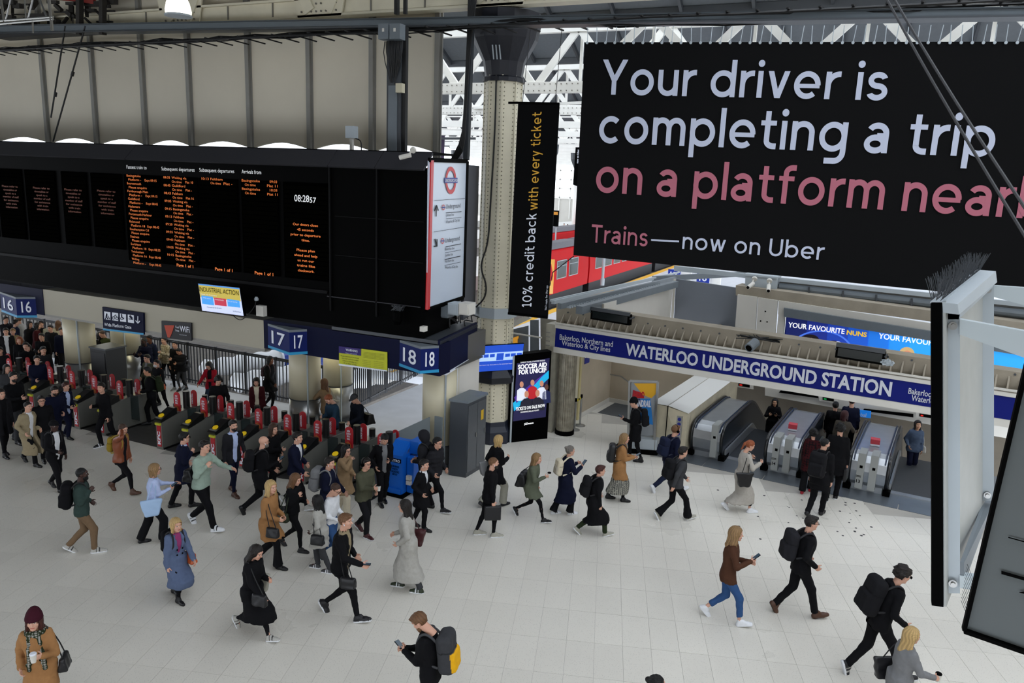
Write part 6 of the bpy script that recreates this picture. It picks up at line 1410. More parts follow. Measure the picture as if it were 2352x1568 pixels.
    for i,s in enumerate((-1,1)):
        V,F=hand(hk[i],ha); V=V.copy()
        zd=_n(wr[i]-el[i]); 
        if hk[i] in('hold','grip','relax'): yd=np.array([-s*.35,.75,.5]) if zd[2]>-.6 else np.array([0,1.,0])
        else: yd=np.array([-s*1.,.2,.3])
        FM=frame(zd,yd); 
        # palm faces body centre: local +x must point inward
        if s==-1:
            if np.dot(FM[0],np.array([1.,0,0]))<0: V[:,0]*=-1; F=F[:,::-1]
        else:
            if np.dot(FM[0],np.array([-1.,0,0]))<0: V[:,0]*=-1; F=F[:,::-1]
        parts.append((place(V,wr[i],FM,H/1.75*(.88 if fem else .97)),F,colr(len(V),sk)))
    V,F,C=mcat(parts); o=link('body',mkmesh('body',V,F,MS_skin,smooth=True,col=C),root)
    # ---- hair / hats
    hs_=hair.split(':'); kind=hs_[0]; hst=.0098 if near else .0145
    if kind!='bald':
        for kk,cc,nm in ([(kind,hs_[1],'hair')] if kind not in('beanie','bigbeanie','cap','hood') else [(kind,hs_[2] if len(hs_)>2 else hs_[1],{'beanie':'beanie','bigbeanie':'beanie','cap':'cap','hood':'hood'}[kind])]+([('short' if len(hs_)<4 else hs_[3],hs_[1],'hair')])):
            V,F=hairmesh(kk,hst); C=colr(len(V),hx(cc))
            if nm=='hair': q_=.5+.5*np.sin(np.arctan2(V[:,1],V[:,0])*17+np.sin(V[:,2]*30)*1.5); C[:,:3]*=(.72+.45*q_)[:,None]
            link(nm,mkmesh(nm,place(V,hc,HM,hsz),F,MS_hair if nm=='hair' else MS_cloth,smooth=True,col=C),root)
    if beard:
        f=Fld((-.09,-.02,-.16),(.09,.14,.02),.009); f.ell((0,.035,-.06),(.061,.066,.068 if beard!='greyh' else .075),.0); f.ell((0,.07,-.1),(.036,.03,.026),.02); X,Y,Z=f.full(); f.inter(np.maximum(Z+.03-.5*np.maximum(np.abs(X)-.035,0)*2,-(Y-.0))+0*X); f.sub_(f.elv(X,Y,Z,(0,.1,-.055),(.024,.03,.009))); V,F=f.nets(); link('beard',mkmesh('beard',place(V,hc,HM,hsz),F,MS_hair,smooth=True,col=colr(len(V),hx(beard))),root)
    if 'glasses' in acc or 'sun' in acc:
        m=MB()
        for s in (-1,1):
            m.tube([hc+(np.array([s*.033+.021*math.cos(a),.108,.012+.017*math.sin(a)])@HM)*hsz for a in np.linspace(0,2*PI,9)],.0035 if 'glasses' in acc else .006,4); m.tube([hc+(np.array([s*.054,.106,.015])@HM)*hsz,hc+(np.array([s*.082,.0,.012])@HM)*hsz],.003,4)
            if 'sun' in acc: m.add([hc+(np.array([s*.033+.02*math.cos(a),.109,.012+.016*math.sin(a)])@HM)*hsz for a in np.linspace(0,2*PI,8,endpoint=False)],[tuple(range(8))])
        m.tube([hc+(np.array([-.012,.11,.015])@HM)*hsz,hc+(np.array([.012,.11,.015])@HM)*hsz],.003,4)
        link('glasses',mkmesh('glasses',m.V,m.F,M_black),root)
    if 'phones' in acc:
        m=MB(); m.tube([hc+(np.array([.092*math.cos(a),-.012,.02+.115*math.sin(a)])@HM)*hsz for a in np.linspace(-.1,PI+.1,12)],.009,6)
        for s in (-1,1): m.cyl(hc+(np.array([s*.075,-.005,-.01])@HM)*hsz,.036,.035,12,ax=(np.array([s*1.,0,0])@HM))
        link('headphones',mkmesh('headphones',m.V,m.F,M_black),root)
    if 'buds' in acc:
        m=MB()
        for s in (-1,1): m.tube([hc+(np.array([s*.088,.008,-.01])@HM)*hsz,hc+(np.array([s*.088,.016,-.04])@HM)*hsz],.006,5)
        link('earbuds',mkmesh('earbuds',m.V,m.F,M_white),root)
    if 'mask' in acc:
        f=Fld((-.09,0,-.13),(.09,.15,.02),.009); f.ell((0,.05,-.045),(.06,.07,.06),.0); X,Y,Z=f.full(); f.inter(np.maximum(np.abs(Z+.05)-.04,-(Y-.045))+0*X); V,F=f.nets(); link('mask',mkmesh('mask',place(V,hc,HM,hsz),F,MS_cloth,smooth=True,col=colr(len(V),hx('white'))),root)
    # ---- garments
    tt=top.split(':'); tk=tt[0]; tc=hx(tt[1]); opts=tt[2] if len(tt)>2 else ''
    G={'tee':(.012,.475,1.05),'shirt':(.02,.46,1.25),'jumper':(.03,.455,1.45),'jacket':(.034,.45,1.45),'puffer':(.05,.455,1.7),'blazer':(.028,.43,1.35),'coat':(.034,.34,1.55),'longcoat':(.036,.19,1.55),'maxicoat':(.036,.13,1.6),'cardigan':(.03,.42,1.4),'cropj':(.036,.475,1.5)}[tk]
    g,hem,slv=G; hemz=hem*H
    def torso(f,g,dn):
        w=W*H+g; d=Dp*H+g; uu=us.copy(); uu[-1]=.338*H; w[-1]=W[-1]*H+g*.9; d[-1]=Dp[-1]*H+g*.9
        f.prof(Pv,M,uu,w,d,0*w,.02,2.2)
    def skirtprof(f,g,hz_,kk=.05,flare=1.):
        top=hipz+.03*H; z=np.array([hz_-.03]+list(np.linspace(hz_,top,7))+[top+.06]); ws=[];ds=[];cs=[]
        for zz in z:
            r=[]; 
            for i in (0,1):
                a,b=(hips[i],knees[i]) if zz>knees[i][2] else (knees[i],ank[i]); t=np.clip((a[2]-zz)/max(a[2]-b[2],1e-3),0,1); r.append(a+(b-a)*t)
            ys=[p[1] for p in r]; fr=np.clip((top-zz)/max(top-hz_,.01),0,1)
            ws.append(.09*H+g+.02*H*fr*flare); ds.append(max((max(ys)-min(ys))/2+.05*H+g*.7,.066*H+g)+.006*H*fr*flare); cs.append((max(ys)+min(ys))/2*min(1,fr*2.5)+Pv[1]*(1-min(1,fr*2.5)))
        f.prof(np.array([0,0,0.]),np.eye(3),z,ws,ds,cs,kk,2.2)
    ctr=[sho[0],sho[1],el[0],el[1],wr[0],wr[1],Pv]; lo=np.min(ctr,0)-.14; hi=np.max(ctr,0)+.14; hi[2]=max(hi[2],hb[2]+.1)
    low_=tk in('coat','longcoat','maxicoat'); lo[2]=min(lo[2],hemz-.05)
    if low_: lo[1]=min(lo[1],-st/2-.1); hi[1]=max(hi[1],st/2+.12)
    f=Fld(lo,hi,gs); torso(f,g,0)
    if low_: skirtprof(f,g,hemz,.05,1.6 if 'F' in opts else .8)
    elif hem<.46: 
        for i in (0,1): f.cap(hips[i],hips[i]+(knees[i]-hips[i])*.45,.047*H+g*.7,.04*H+g*.6,.05)
    X,Y,Z=f.full(); f.inter((hemz-Z)+0*X+0*Y)
    if 'o' in opts or 'v' in opts:     # open or v fronted
        lx=(X-Pv[0])*M[0,0]+(Y-Pv[1])*M[0,1]+(Z-Pv[2])*M[0,2]; ly=(X-Pv[0])*M[1,0]+(Y-Pv[1])*M[1,1]+(Z-Pv[2])*M[1,2]; lz=(X-Pv[0])*M[2,0]+(Y-Pv[1])*M[2,1]+(Z-Pv[2])*M[2,2]
        wid=np.interp(lz,np.array([-.3,.1,.2,.3,.34])*H,[.05,.045,.055,.06,.05]) if 'o' in opts else np.interp(lz,np.array([.08,.12,.2,.3,.34])*H,[-.03,.0,.035,.055,.045])
        f.d=np.maximum(f.d,-np.maximum(np.abs(lx)-wid,.01-ly)); 
    arm=Fld(lo,hi,gs) if ('o' in opts or 'v' in opts) else f
    for i in (0,1):
        short='S' in opts; e_=el[i] if not short else sho[i]+(el[i]-sho[i])*.75
        arm.cap(sho[i],e_,.027*H*.9+g*.75,.021*H+g*.6,.035)
        if not short: arm.cap(el[i],wr[i]-_n(wr[i]-el[i])*.012,.019*H+g*.55,.0155*H+g*.42+.004,.02)
        arm.cap(tp(0,0,.318),sho[i],.03*H*.8+g*.6,.027*H*.9+g*.6,.04) if False else None
    if arm is not f: f.un((slice(None),)*3,arm.d,.02)
    if tk in('puffer',): X,Y,Z=f.full(); f.d=f.d+(.007*np.sin(Z*62)).astype(np.float32)
    if tk in('blazer','coat','longcoat','jacket','puffer','cropj') or 'c' in opts:   # collar
        for a in np.linspace(.55,PI*2-.55,9):
            a2=a+PI/2; p=tp(.036*math.cos(a2)*1.25,.034*math.sin(a2)*1.15,.335)-fw*.004*H; f.cap(p,p+u*.028*H+rt*.006*math.cos(a2),.012,.009,.012)
    if 'h' in opts: f.ell(tp(0,-.055,.335),(.1,.06,.06),.04)
    f.noise(.0042 if tk!='blazer' else .003,38,N_P); f.noise(.0022,90,N_P+100)
    V,F=f.nets(); C=colr(len(V),tc)
    if 'm' in opts:   # mottled garment
        r=np.sin(V[:,0]*90)+np.sin(V[:,1]*80+1)+np.sin(V[:,2]*100); C[r>.4]=np.array(hx(tt[3] if len(tt)>3 else 'brown'))
    nm={'tee':'t_shirt','shirt':'shirt','jumper':'jumper','jacket':'jacket','puffer':'padded_jacket','blazer':'blazer','coat':'coat','longcoat':'long_coat','maxicoat':'long_coat','cardigan':'cardigan','cropj':'jacket'}[tk]
    coat_o=link(nm,mkmesh(nm,V,F,MS_leather if 'L' in opts else MS_cloth,smooth=True,col=C),root)
    if inner or 'v' in opts or 'o' in opts:
        f=Fld(np.array([-.24,Pv[1]-.25,hipz-.06*H]),np.array([.24,max(hb[1],Pv[1])+.28,hb[2]+.07]),gs*1.1); w=W*H+.014; d=Dp*H+.014; uu=us.copy(); uu[-1]=.35*H; f.prof(Pv,M,uu,w,d,0*w,.02,2.1)
        V,F=f.nets(); link('inner_top',mkmesh('inner_top',V,F,MS_cloth,smooth=True,col=colr(len(V),hx(inner or 'white'))),root)
    if 'b' in opts:   # coat buttons
        m=MB()
        for z in (.18,.12,.06,.0):
            for s in (-.03,.03): m.cyl(tp(s,.0,z)+fw*(Dp[3]*H+g+.012),.014,.01,8,ax=fw)
        link('buttons',mkmesh('buttons',m.V,m.F,M_black),coat_o)
    # trousers
    lt=legs.split(':'); lk_,lc=lt[0],hx(lt[1]); 
    RR={'slim':(.05,.035,.026,.021),'reg':(.054,.041,.034,.032),'wide':(.058,.05,.05,.052),'flare':(.052,.036,.04,.058),'skinny':(.048,.031,.023,.019),'crop':(.051,.038,.033,.03),'bare':None}[lk_]
    if RR:
        lo=np.min([hips[0],hips[1],knees[0],knees[1],ank[0],ank[1]],0)-.14; hi=np.max([hips[0],hips[1],knees[0],knees[1],ank[0],ank[1],Pv],0)+.14; f=Fld(lo,hi,gs); 
        f.prof(Pv,M,us[:4],W[:4]*H+.01,Dp[:4]*H+.01,0*W[:4],.03,2.1)
        for i in (0,1):
            d=ank[i]-knees[i]; L=np.linalg.norm(d); d/=L; end=ank[i]+d*(.02 if lk_!='crop' else -.09); mid=knees[i]+(end-knees[i])*.5
            f.cap(hips[i],knees[i],RR[0]*H,RR[1]*H,.03); f.cap(knees[i],mid,RR[1]*H,RR[2]*H,.02); f.cap(mid,end,RR[2]*H,RR[3]*H,.01)
        X,Y,Z=f.full()
        for i in (0,1):   # flat hem
            d=_n(ank[i]-knees[i]); e=ank[i]+d*(.012 if lk_!='crop' else -.095); pl=(X-e[0])*d[0]+(Y-e[1])*d[1]+(Z-e[2])*d[2]; near_=np.sqrt((X-e[0])**2+(Y-e[1])**2+(Z-e[2])**2)<.16
            f.d=np.where(near_,np.maximum(f.d,pl),f.d)
        f.noise(.0035,42,N_P+50); V,F=f.nets(); link('trousers',mkmesh('trousers',V,F,MS_cloth,smooth=True,col=colr(len(V),lc)),root)
    if 'skirt' in acc:
        f=Fld(np.array([-.3,-.6,.09*H]),np.array([.3,.6,hipz+.1]),gs); skirtprof(f,.02,.13*H,.04,1.8); X,Y,Z=f.full(); f.d=f.d+(.006*np.sin(np.arctan2(Y,X)*22)).astype(np.float32); f.inter(.13*H-Z+0*X+0*Y); V,F=f.nets(); C=colr(len(V),hx('stone')); r=np.sin(V[:,0]*150)*np.sin(V[:,2]*130)+np.sin(V[:,1]*140); C[r>.2]=hx('dgrey'); link('patterned_skirt',mkmesh('patterned_skirt',V,F,MS_cloth,smooth=True,col=C),root)
    # shoes
    s_=sh.split(':'); V0,F0=shoe(s_[0] if s_[0] in('boot','sneak','ankle') else 'shoe')
    for i in (0,1):
        C=colr(len(V0),hx(s_[1])); so=V0[:,2]<(.028 if s_[0]=='sneak' else .014); C[so]=hx(s_[2]) if len(s_)>2 else (np.array(hx(s_[1]))*.5+.0)
        if len(s_)>3: C[(np.sin(V0[:,1]*120)>.55)&(~so)&(V0[:,1]>0)&(V0[:,1]<.1)]=hx(s_[3])
        C[:,3]=1; sc=H/1.75*(.93 if fem else 1.0); link('shoe',mkmesh('shoe',place(V0,foot[i][0],foot[i][1],sc),F0,MS_shoe,smooth=True,col=C),root)
    if 'scarf' in acc:
        f=Fld(tp(0,0,.2)-.3,tp(0,0,.36)+.3,gs*.8)
        for a in np.linspace(0,2*PI,12,endpoint=False):
            b=a+2*PI/12; f.cap(tp(.055*math.cos(a),.05*math.sin(a),.335),tp(.055*math.cos(b),.05*math.sin(b),.335),.035,.035,.02)
        for s in (-1,1): f.cap(tp(s*.035,.06,.31),tp(s*.05,.065+.015,.1),.028,.034,.02,(fw,.6)); f.cap(tp(s*.05,.08,.1),tp(s*.055,.075,-.03),.034,.03,.02,(fw,.6))
        f.noise(.006,70,3); V,F=f.nets(); C=colr(len(V),hx('dkgreen')); C[(np.sin(V[:,0]*170)+np.sin(V[:,2]*190)+np.sin(V[:,1]*160))>1.1]=hx('lgrey'); link('scarf',mkmesh('scarf',V,F,MS_cloth,smooth=True,col=C),root)
    # ---- things carried (top-level objects of their own)
    T=Matrix.Translation(tuple(c))@Matrix.Rotation(ang-PI/2,4,'Z')
    def carried(name,cat,lab,V,F,C,cen,mt,group=None):
        me=mkmesh(name,np.asarray(V)-cen,F,mt,smooth=True,col=C); w=T@Vector(tuple(float(x) for x in cen)); r=empty(name,tuple(w),ang-PI/2,label=lab,cat=cat,group=group); link('body_shell' if cat!='phone' else 'case',me,r); return r
    def sub(r,cen,name,m,mt): return link(name,mkmesh(name,np.asarray(m.V,float)-cen,m.F,mt),r)
    for it in items:
        k=it[0]; lab=it[1]; col=hx(it[2]) if len(it)>2 and isinstance(it[2],str) else hx('k')
        if k=='backpack':
            s=it[3] if len(it)>3 else 1.; col2=hx(it[4]) if len(it)>4 else tuple(np.array(col[:3])*.7)+(1,)
            cen=tp(0,0,.2)-fw*(Dp[4]*H+g+.085*s); f=Fld(cen-.36,cen+.36,gs*.85); MM=M
            def rb(cc,hw,r):
                X,Y,Z=f.full(); x,y,z=X-cc[0],Y-cc[1],Z-cc[2]; a=x*M[0,0]+y*M[0,1]+z*M[0,2]; b=x*M[1,0]+y*M[1,1]+z*M[1,2]; e=x*M[2,0]+y*M[2,1]+z*M[2,2]; a=np.maximum(np.abs(a)-hw[0]+r,0); b=np.maximum(np.abs(b)-hw[1]+r,0); e=np.maximum(np.abs(e)-hw[2]+r,0); f.un((slice(None),)*3,(np.sqrt(a*a+b*b+e*e)-r).astype(np.float32),.02)
            rb(cen,(.145*s,.085*s,.225*s),.07*s); rb(cen-fw*.075*s-u*.08*s,(.115*s,.04*s,.11*s),.035); f.noise(.003,50,N_P)
            V,F=f.nets(); C=colr(len(V),col); loc=(V-cen)@M.T; 
            if len(it)>4: C[(loc[:,1]<-.07*s)&(loc[:,2]<.03*s)]=col2
            C[np.abs(loc[:,2]-.05*s+.0)<.008]=np.array(col)*.4+np.array([0,0,0,.6]); r=carried('backpack','backpack',lab,V,F,C,cen,MS_leather if 'L' in (it[5] if len(it)>5 else '') else MS_cloth)
            m=MB()
            for x in (-1,1):
                xx=.058*x; m.tube([tp(xx,-Dp[4]-.02,.28)-fw*g,tp(xx,-.03,.332)+u*(g+.012),tp(xx,.03,.328)+u*(g+.01),tp(xx*1.05,Dp[5]-.004,.28)+fw*(g*.8),tp(xx*1.15,Dp[4]-.014,.2)+fw*(g*.7),tp(xx*1.45,.01,.14),tp(xx*1.2,-Dp[4],.1)-fw*g],.017,6,2)
            link('strap',mkmesh('strap',np.asarray(m.V)-cen,m.F,[MATS['strap_'+it[2]]] if 'strap_'+it[2] in MATS else [mat('strap_'+it[2],PALM.get(it[2],it[2]),rough=.8)]),r)
        elif k in('tote','handbag','briefcase','duffel'):
            # side: -1 left, 1 right ; hangs from shoulder (tote/handbag) or the hand (briefcase)
            s=it[3]; hw={'tote':(.05,.17,.17),'handbag':(.05,.13,.10),'briefcase':(.04,.17,.16),'duffel':(.11,.22,.14)}[k]
            if k=='briefcase': cen=wr[(s+1)//2]+np.array([0,.0,-.09-hw[2]])
            elif k=='duffel': cen=tp(s*.04,-.13,.08)
            else: cen=tp(s*(.11),-.03,.02 if k=='tote' else -.0)+rt*s*(g+.05); 
            if len(it)>4: cen=cen+np.array(it[4])
            f=Fld(cen-.3,cen+.3,gs*.8); X,Y,Z=f.full(); a=np.abs(X-cen[0]); b=np.abs(Y-cen[1]); e=Z-cen[2]; tap=1+.25*e/hw[2]*(k=='tote'); 
            if k=='duffel': a,b=b,a; hw=(hw[0],hw[1],hw[2])
            r=.03 if k!='briefcase' else .008; a=np.maximum(a-hw[0]*(1-.35*np.clip(e/hw[2],-1,1)*(k!='briefcase'))+r,0); b=np.maximum(b/tap-hw[1]+r,0); e=np.maximum(np.abs(e)-hw[2]+r,0); f.un((slice(None),)*3,(np.sqrt(a*a+b*b+e*e)-r).astype(np.float32),0.); f.noise(.005 if k!='briefcase' else .001,40,N_P); V,F=f.nets(); r_=carried({'tote':'tote_bag','handbag':'handbag','briefcase':'briefcase','duffel':'duffel_bag'}[k],'bag',lab,V,F,colr(len(V),col),cen,MS_leather)
            m=MB(); t_=cen+UP*hw[2]*.9; sp=(sho[(s+1)//2]+UP*(.027*H+g*.8)) if k!='briefcase' else wr[(s+1)//2]-UP*.09
            for y in (-.07,.07): m.tube([t_+np.array([0,y,0]),(t_+sp)/2+np.array([s*.02,y*.7,0]),sp+np.array([0,y*.25,0]),sp-np.array([0,y*.25,0])],.009,5,1)
            sub(r_,cen,'handle',m,mat('strap_'+it[2],PALM.get(it[2],it[2]),rough=.8))
        elif k=='phone':
            s=it[2]; i=(s+1)//2; d=_n(wr[i]-el[i]); cen=wr[i]+d*.10+UP*.025; m=MB(); m.bar(cen-d*.07+UP*.0,cen+d*.06+UP*.035,.07,.009); r_=empty('phone',tuple(T@Vector(tuple(cen))),ang-PI/2,label=lab,cat='phone'); cs_=sub(r_,cen,'case',m,M_black); m=MB(); m.bar(cen-d*.065+UP*.007,cen+d*.055+UP*.042,.062,.002); sub(cs_,cen,'glass',m,mat('phone_glass','30404c',rough=.15,emit='7088a0',es=.12))
        elif k=='cup':
            s=it[2]; i=(s+1)//2; d=_n(wr[i]-el[i]); cen=wr[i]+d*.09+np.array([-s*.03,0,.0]); r_=empty('coffee_cup',tuple(T@Vector(tuple(cen))),ang-PI/2,label=lab,cat='cup'); m=MB(); m.lathe(cen-UP*.06,[(.029,0),(.041,.11)],14); pc_=sub(r_,cen,'paper_cup',m,M_wallp); m=MB(); m.lathe(cen+UP*.05,[(.043,0),(.043,.012),(.036,.02)],14); sub(pc_,cen,'lid',m,M_white if len(it)<4 else M_black)
    return root
# ------------------------------------------------------------------ the commuters
bp='backpack'
# front and middle of the concourse, left to right
P('woman in burgundy beanie, camel coat and dark scarf holding a white lidded cup',(80,1400),ht=1.70,hd=-72,sex='f',hair='bigbeanie:auburn:burg:wavy',top='coat:camel:bc',arms='c k',acc=('scarf',),items=[('cup','white lidded paper cup held by the woman in the burgundy beanie',-1),('handbag','dark bag hanging at the right hip of the woman in the burgundy beanie','k2',-1)])
P('bald man in dark green jumper and khaki trousers with big black backpack',(177,1076),((226,1264),(160,1272)),skin='d',hair='crop:jet',top='jumper:green',legs='reg:khaki',sh='sneak:lgrey:white:k2',arms='k s',beard='jet',lean=3,items=[(bp,'big black backpack on the man in khaki trousers','k',1.15)])
P('woman with blonde bob, glasses and pale blue shirt reaching one arm forward',(346,1067),((380,1240),(331,1249)),sex='f',hair='bob:dblonde',top='shirt:lblue',legs='wide:k',sh='shoe:k',arms='o p',acc=('glasses',),items=[('tote','pale blue tote bag on the shoulder of the woman in the light blue shirt','9db8d8',1),('phone','phone in the hand of the woman in the light blue shirt',1)])
P('young man in mint green jumper striding with white and black trainers',(462,1005),((500,1217),(432,1203)),hair='quiff:dkh',top='jumper:mint',legs='reg:k',sh='sneak:white:white:k',arms='o s',lean=8,items=[('duffel','black bag slung behind the man in the mint green jumper','k',-1)])
P('blonde woman in long blue grey coat with pink top and small black backpack',(414,1186),((433,1398),(384,1352)),hd=-35,sex='f',hair='bob:blonde',top='longcoat:slate:vb',inner='pink',legs='skinny:k',sh='boot:k',arms='f d',stride=.36,items=[(bp,'small black backpack behind the woman in the blue grey coat','k',.9),('handbag','small tan purse on the front of the woman in the blue grey coat','orange',-1,(.05,.16,.03))])
P('long haired woman in long black coat walking in white trainers',(580,1247),((626,1467),(533,1443)),sex='f',hair='long:dkh',top='longcoat:k',legs='skinny:k',sh='sneak:lgrey:white:k',arms='p f',nod=20,items=[('tote','cream canvas tote behind the woman in the long black coat','stone',-1),('handbag','black handbag on the front of the long haired woman in black coat','k2',1,(-.08,.34,.02))])
P('short haired man in black bomber jacket over beige shirt looking right',(770,1178),((828,1422),(735,1408)),hair='short:lbrown',top='jacket:k:o',inner='beige',legs='slim:k',sh='sneak:k2:white',arms='k g',acc=('buds',),lean=5,items=[('handbag','black bag with long strap beside the man in the black bomber jacket','k',1,(-.04,.3,-.12)),('phone','phone held at the waist by the man in the black bomber jacket',1)])
P('woman with dark dreadlocks in pale denim coat looking left',(745,1153),((718,1318),(758,1300)),sex='f',skin='d',hair='dread:jet',top='coat:lgrey',legs='reg:dgrey',sh='sneak:dgrey:white:white',arms='k d',hd=170,stride=.3,items=[('handbag','black bag carried by the woman with dreadlocks','k',-1)])
P('dark haired woman in pale grey trench coat and green striped trainers facing left',(938,1149),((917,1362),(957,1345)),hd=172,sex='f',hair='long:dkh',top='maxicoat:lgrey:v',inner='lgrey',legs='reg:dgrey',sh='sneak:dkgreen:white:white',arms='k w',stride=.4,items=[('tote','burgundy slouch bag on the shoulder of the woman in the pale trench coat','maroon',1)])
P('man bowed over his phone with a grey and yellow backpack at the bottom edge',(990,1411),ht=1.8,hd=168,hair='short:lbrown',top='jacket:k:c',legs='reg:k2',arms='p p',nod=38,lean=6,beard='lbrown',stride=.2,items=[(bp,'grey hiking backpack with yellow panel on the man bowed over his phone','dgrey',1.25,'e0a81c'),('phone','phone in both hands of the man with the yellow panelled backpack',-1)])
P('long blonde woman in wide camel jacket and flared black trousers',(607,1103),((648,1305),(588,1290)),hd=-15,sex='f',hair='wavy:blonde',top='coat:camel:F',legs='flare:k',sh='ankle:k',arms='w w',look=-15,stride=.6,items=[('handbag','black fringed bag in front of the woman in the camel jacket','k2',1,(-.04,.3,-.02))])
P('woman in black biker jacket with light brown hair stepping forward',(650,1088),((703,1262),(640,1258)),hd=-15,sex='f',hair='wavy:lbrown',top='cropj:k:c',legs='slim:k',sh='sneak:k:k2',arms='p s',nod=12,items=[('handbag','dark green bag at the hip of the woman in the biker jacket','dkgreen',1)])
P('bald man with white beard and glasses in long black coat',(600,1002),((641,1172),(552,1186)),hair='bald:greyh',beard='greyh',top='coat:k:c',legs='reg:k',sh='shoe:k',arms='f p',acc=('glasses','buds'),lean=7,items=[(bp,'black backpack on the bald man with the white beard','k2',1.05),('phone','phone in the hand of the bald man with the white beard',1)])
P('bearded man in navy suit jacket, pale blue shirt and brown shoes',(534,963),((561,1138),(513,1130)),hd=-40,hair='quiff:dkh',beard='dkh',top='blazer:k3:o',inner='lblue',legs='slim:navy',sh='shoe:brown',arms='k d',stride=.4)
P('man in navy overcoat and sunglasses with pale blue shirt',(406,995),((446,1160),(398,1168)),hair='short:jet',top='coat:navy:v',inner='lblue',legs='reg:k',sh='shoe:k',arms='k s',acc=('sun','buds'),stride=.4)
P('young man in charcoal jacket with earbud and white t shirt striding right',(679,991),((705,1168),(650,1160)),hair='quiff:dkh',top='jacket:navy:v',inner='white',legs='slim:k',sh='sneak:lgrey:white',arms='k f',acc=('buds',),stride=.7)
P('curly brown haired woman in black with white earphone wires behind the bald man',(622,974),ht=1.68,hd=-30,sex='f',hair='wavy:brownh',top='coat:k',legs='slim:k',sh='shoe:k',arms='w p')
P('man in dark navy hoodie carrying a grey rucksack',(748,1049),ht=1.72,hd=-12,hair='quiff:dkh',top='jumper:navy:h',legs='reg:k',arms='f w',acc=('buds',),stride=.5,items=[(bp,'grey rucksack with pale straps on the man in the navy hoodie','grey',1.15)])
P('man with glasses and shaved hair in white t shirt and blue jeans',(756,1104),ht=1.72,hd=-20,hair='crop:brownh',top='tee:white',legs='reg:jeans',sh='sneak:dgrey:white',arms='w w',nod=25,acc=('glasses',),stride=.6)
P('long dark haired woman in camel trench coat holding a hand to her mouth',(784,1022),((811,1182),(768,1186)),hd=-30,sex='f',hair='long:jet',top='coat:tan:F',legs='wide:cream',sh='sneak:white:white',arms='w m',acc=('glasses',),stride=.4)
P('man in olive jumper with headphones and glasses holding a drink',(848,1049),((850,1237),(820,1216)),hd=-38,hair='short:dkh',top='jumper:olive',legs='reg:k2',sh='sneak:maroon:white',arms='w p',acc=('glasses','phones'),stride=.45,items=[('cup','iced drink cup in the hand of the man in the olive jumper',1,'k')])
P('man in black jacket looking at his phone beside the last ticket gate',(842,986),ht=1.74,hd=-62,hair='quiff:jet',top='jacket:k:o',inner='grey',legs='reg:k',arms='p k',nod=28,stride=.2,items=[('phone','phone of the man in black by the last ticket gate',-1)])
P('young man in black overcoat over white shirt behind the pale trench coat woman',(966,1055),((974,1216),(956,1212)),hair='quiff:dkh',top='coat:k:v',inner='white',legs='reg:k',sh='shoe:k',arms='k k',acc=('buds',),stride=.35)
P('man in black padded jacket with grey soled shoes beside the grey cabinet',(1009,1003),((1003,1190),(985,1145)),hd=-30,hair='quiff:jet',top='puffer:k3',legs='slim:k',sh='sneak:k3:white',arms='k k',acc=('glasses',),stride=.7)
P('stooping person in a large black hooded coat left of the padded jacket man',(980,993),ht=1.78,hd=160,hair='hood:jet:k3',top='coat:k3:h',legs='reg:k',arms='w w',stride=.3,items=[(bp,'large black rucksack on the stooping person in the hooded coat','k2',1.2)])
P('bald bearded man in black jacket carrying a black portfolio bag',(1126,1051),((1126,1224),(1112,1236)),hd=8,hair='crop:lbrown',beard='dkh',top='jacket:k',legs='slim:k',sh='sneak:stone:white',arms='d d',acc=('buds',),stride=.35,items=[('briefcase','flat black portfolio bag in the hand of the bald bearded man','k2',1)])
P('blonde woman in black coat with grey tote facing the advert totem',(1133,1001),((1157,1157),(1108,1170)),sex='f',hair='bob:blonde',top='coat:k',legs='wide:stone',sh='shoe:k3',arms='k p',stride=.55,items=[('tote','grey tote bag on the shoulder of the blonde woman in the black coat','grey',-1)])
P('blonde woman in olive bomber jacket and black leggings carrying a flask',(1228,1039),((1251,1198),(1178,1184)),sex='f',hair='long:dblonde',top='coat:5a5f50:c',legs='skinny:k',sh='sneak:k:white',arms='d c',lean=9,items=[('duffel','black shoulder bag behind the woman in the olive bomber jacket','k',-1),('cup','dark travel flask held by the woman in the olive bomber jacket',1,'k')])
P('older woman with grey bun in long navy coat looking at her phone',(1304,1025),((1311,1180),(1278,1180)),hd=20,sex='f',hair='bun:greyh',top='longcoat:navy',legs='flare:k',sh='sneak:white:white:k',arms='c c',stride=.35,items=[(bp,'cream backpack with red straps on the woman in the navy coat','cream',.85,'b8b0a0'),('phone','phone raised by the woman in the long navy coat',1)])
P('brown haired woman in swinging long black coat and olive trousers',(1361,1068),((1389,1228),(1326,1230)),sex='f',hair='short:auburn',top='longcoat:k:Fc',legs='reg:dkgreen',sh='sneak:stone:white',arms='k d',lean=8,items=[(bp,'black backpack on the woman in the swinging long black coat','k2',1.)])
P('blonde woman in camel coat over a patterned skirt with heeled black boots',(1431,996),((1433,1151),(1401,1146)),hd=-5,sex='f',hair='long:dblonde',top='coat:camel:c',legs='slim:k',sh='ankle:k:k',arms='p p',acc=('skirt',),stride=.35,items=[(bp,'black leather backpack on the woman in the camel coat and patterned skirt','k2',1.,'k3','L'),('phone','phone held out by the woman in the camel coat and skirt',1)])
P('man in black beanie and black parka facing left in front of the poster stand',(1454,915),((1463,1064),(1447,1052)),hd=172,hair='beanie:dkh:k:crop',top='coat:k:h',legs='slim:k',sh='ankle:k',arms='p d',nod=15,stride=.3,items=[(bp,'black backpack on the man in the black beanie','k2',1.05),('phone','phone lit in the hand of the man in the black beanie',-1)])
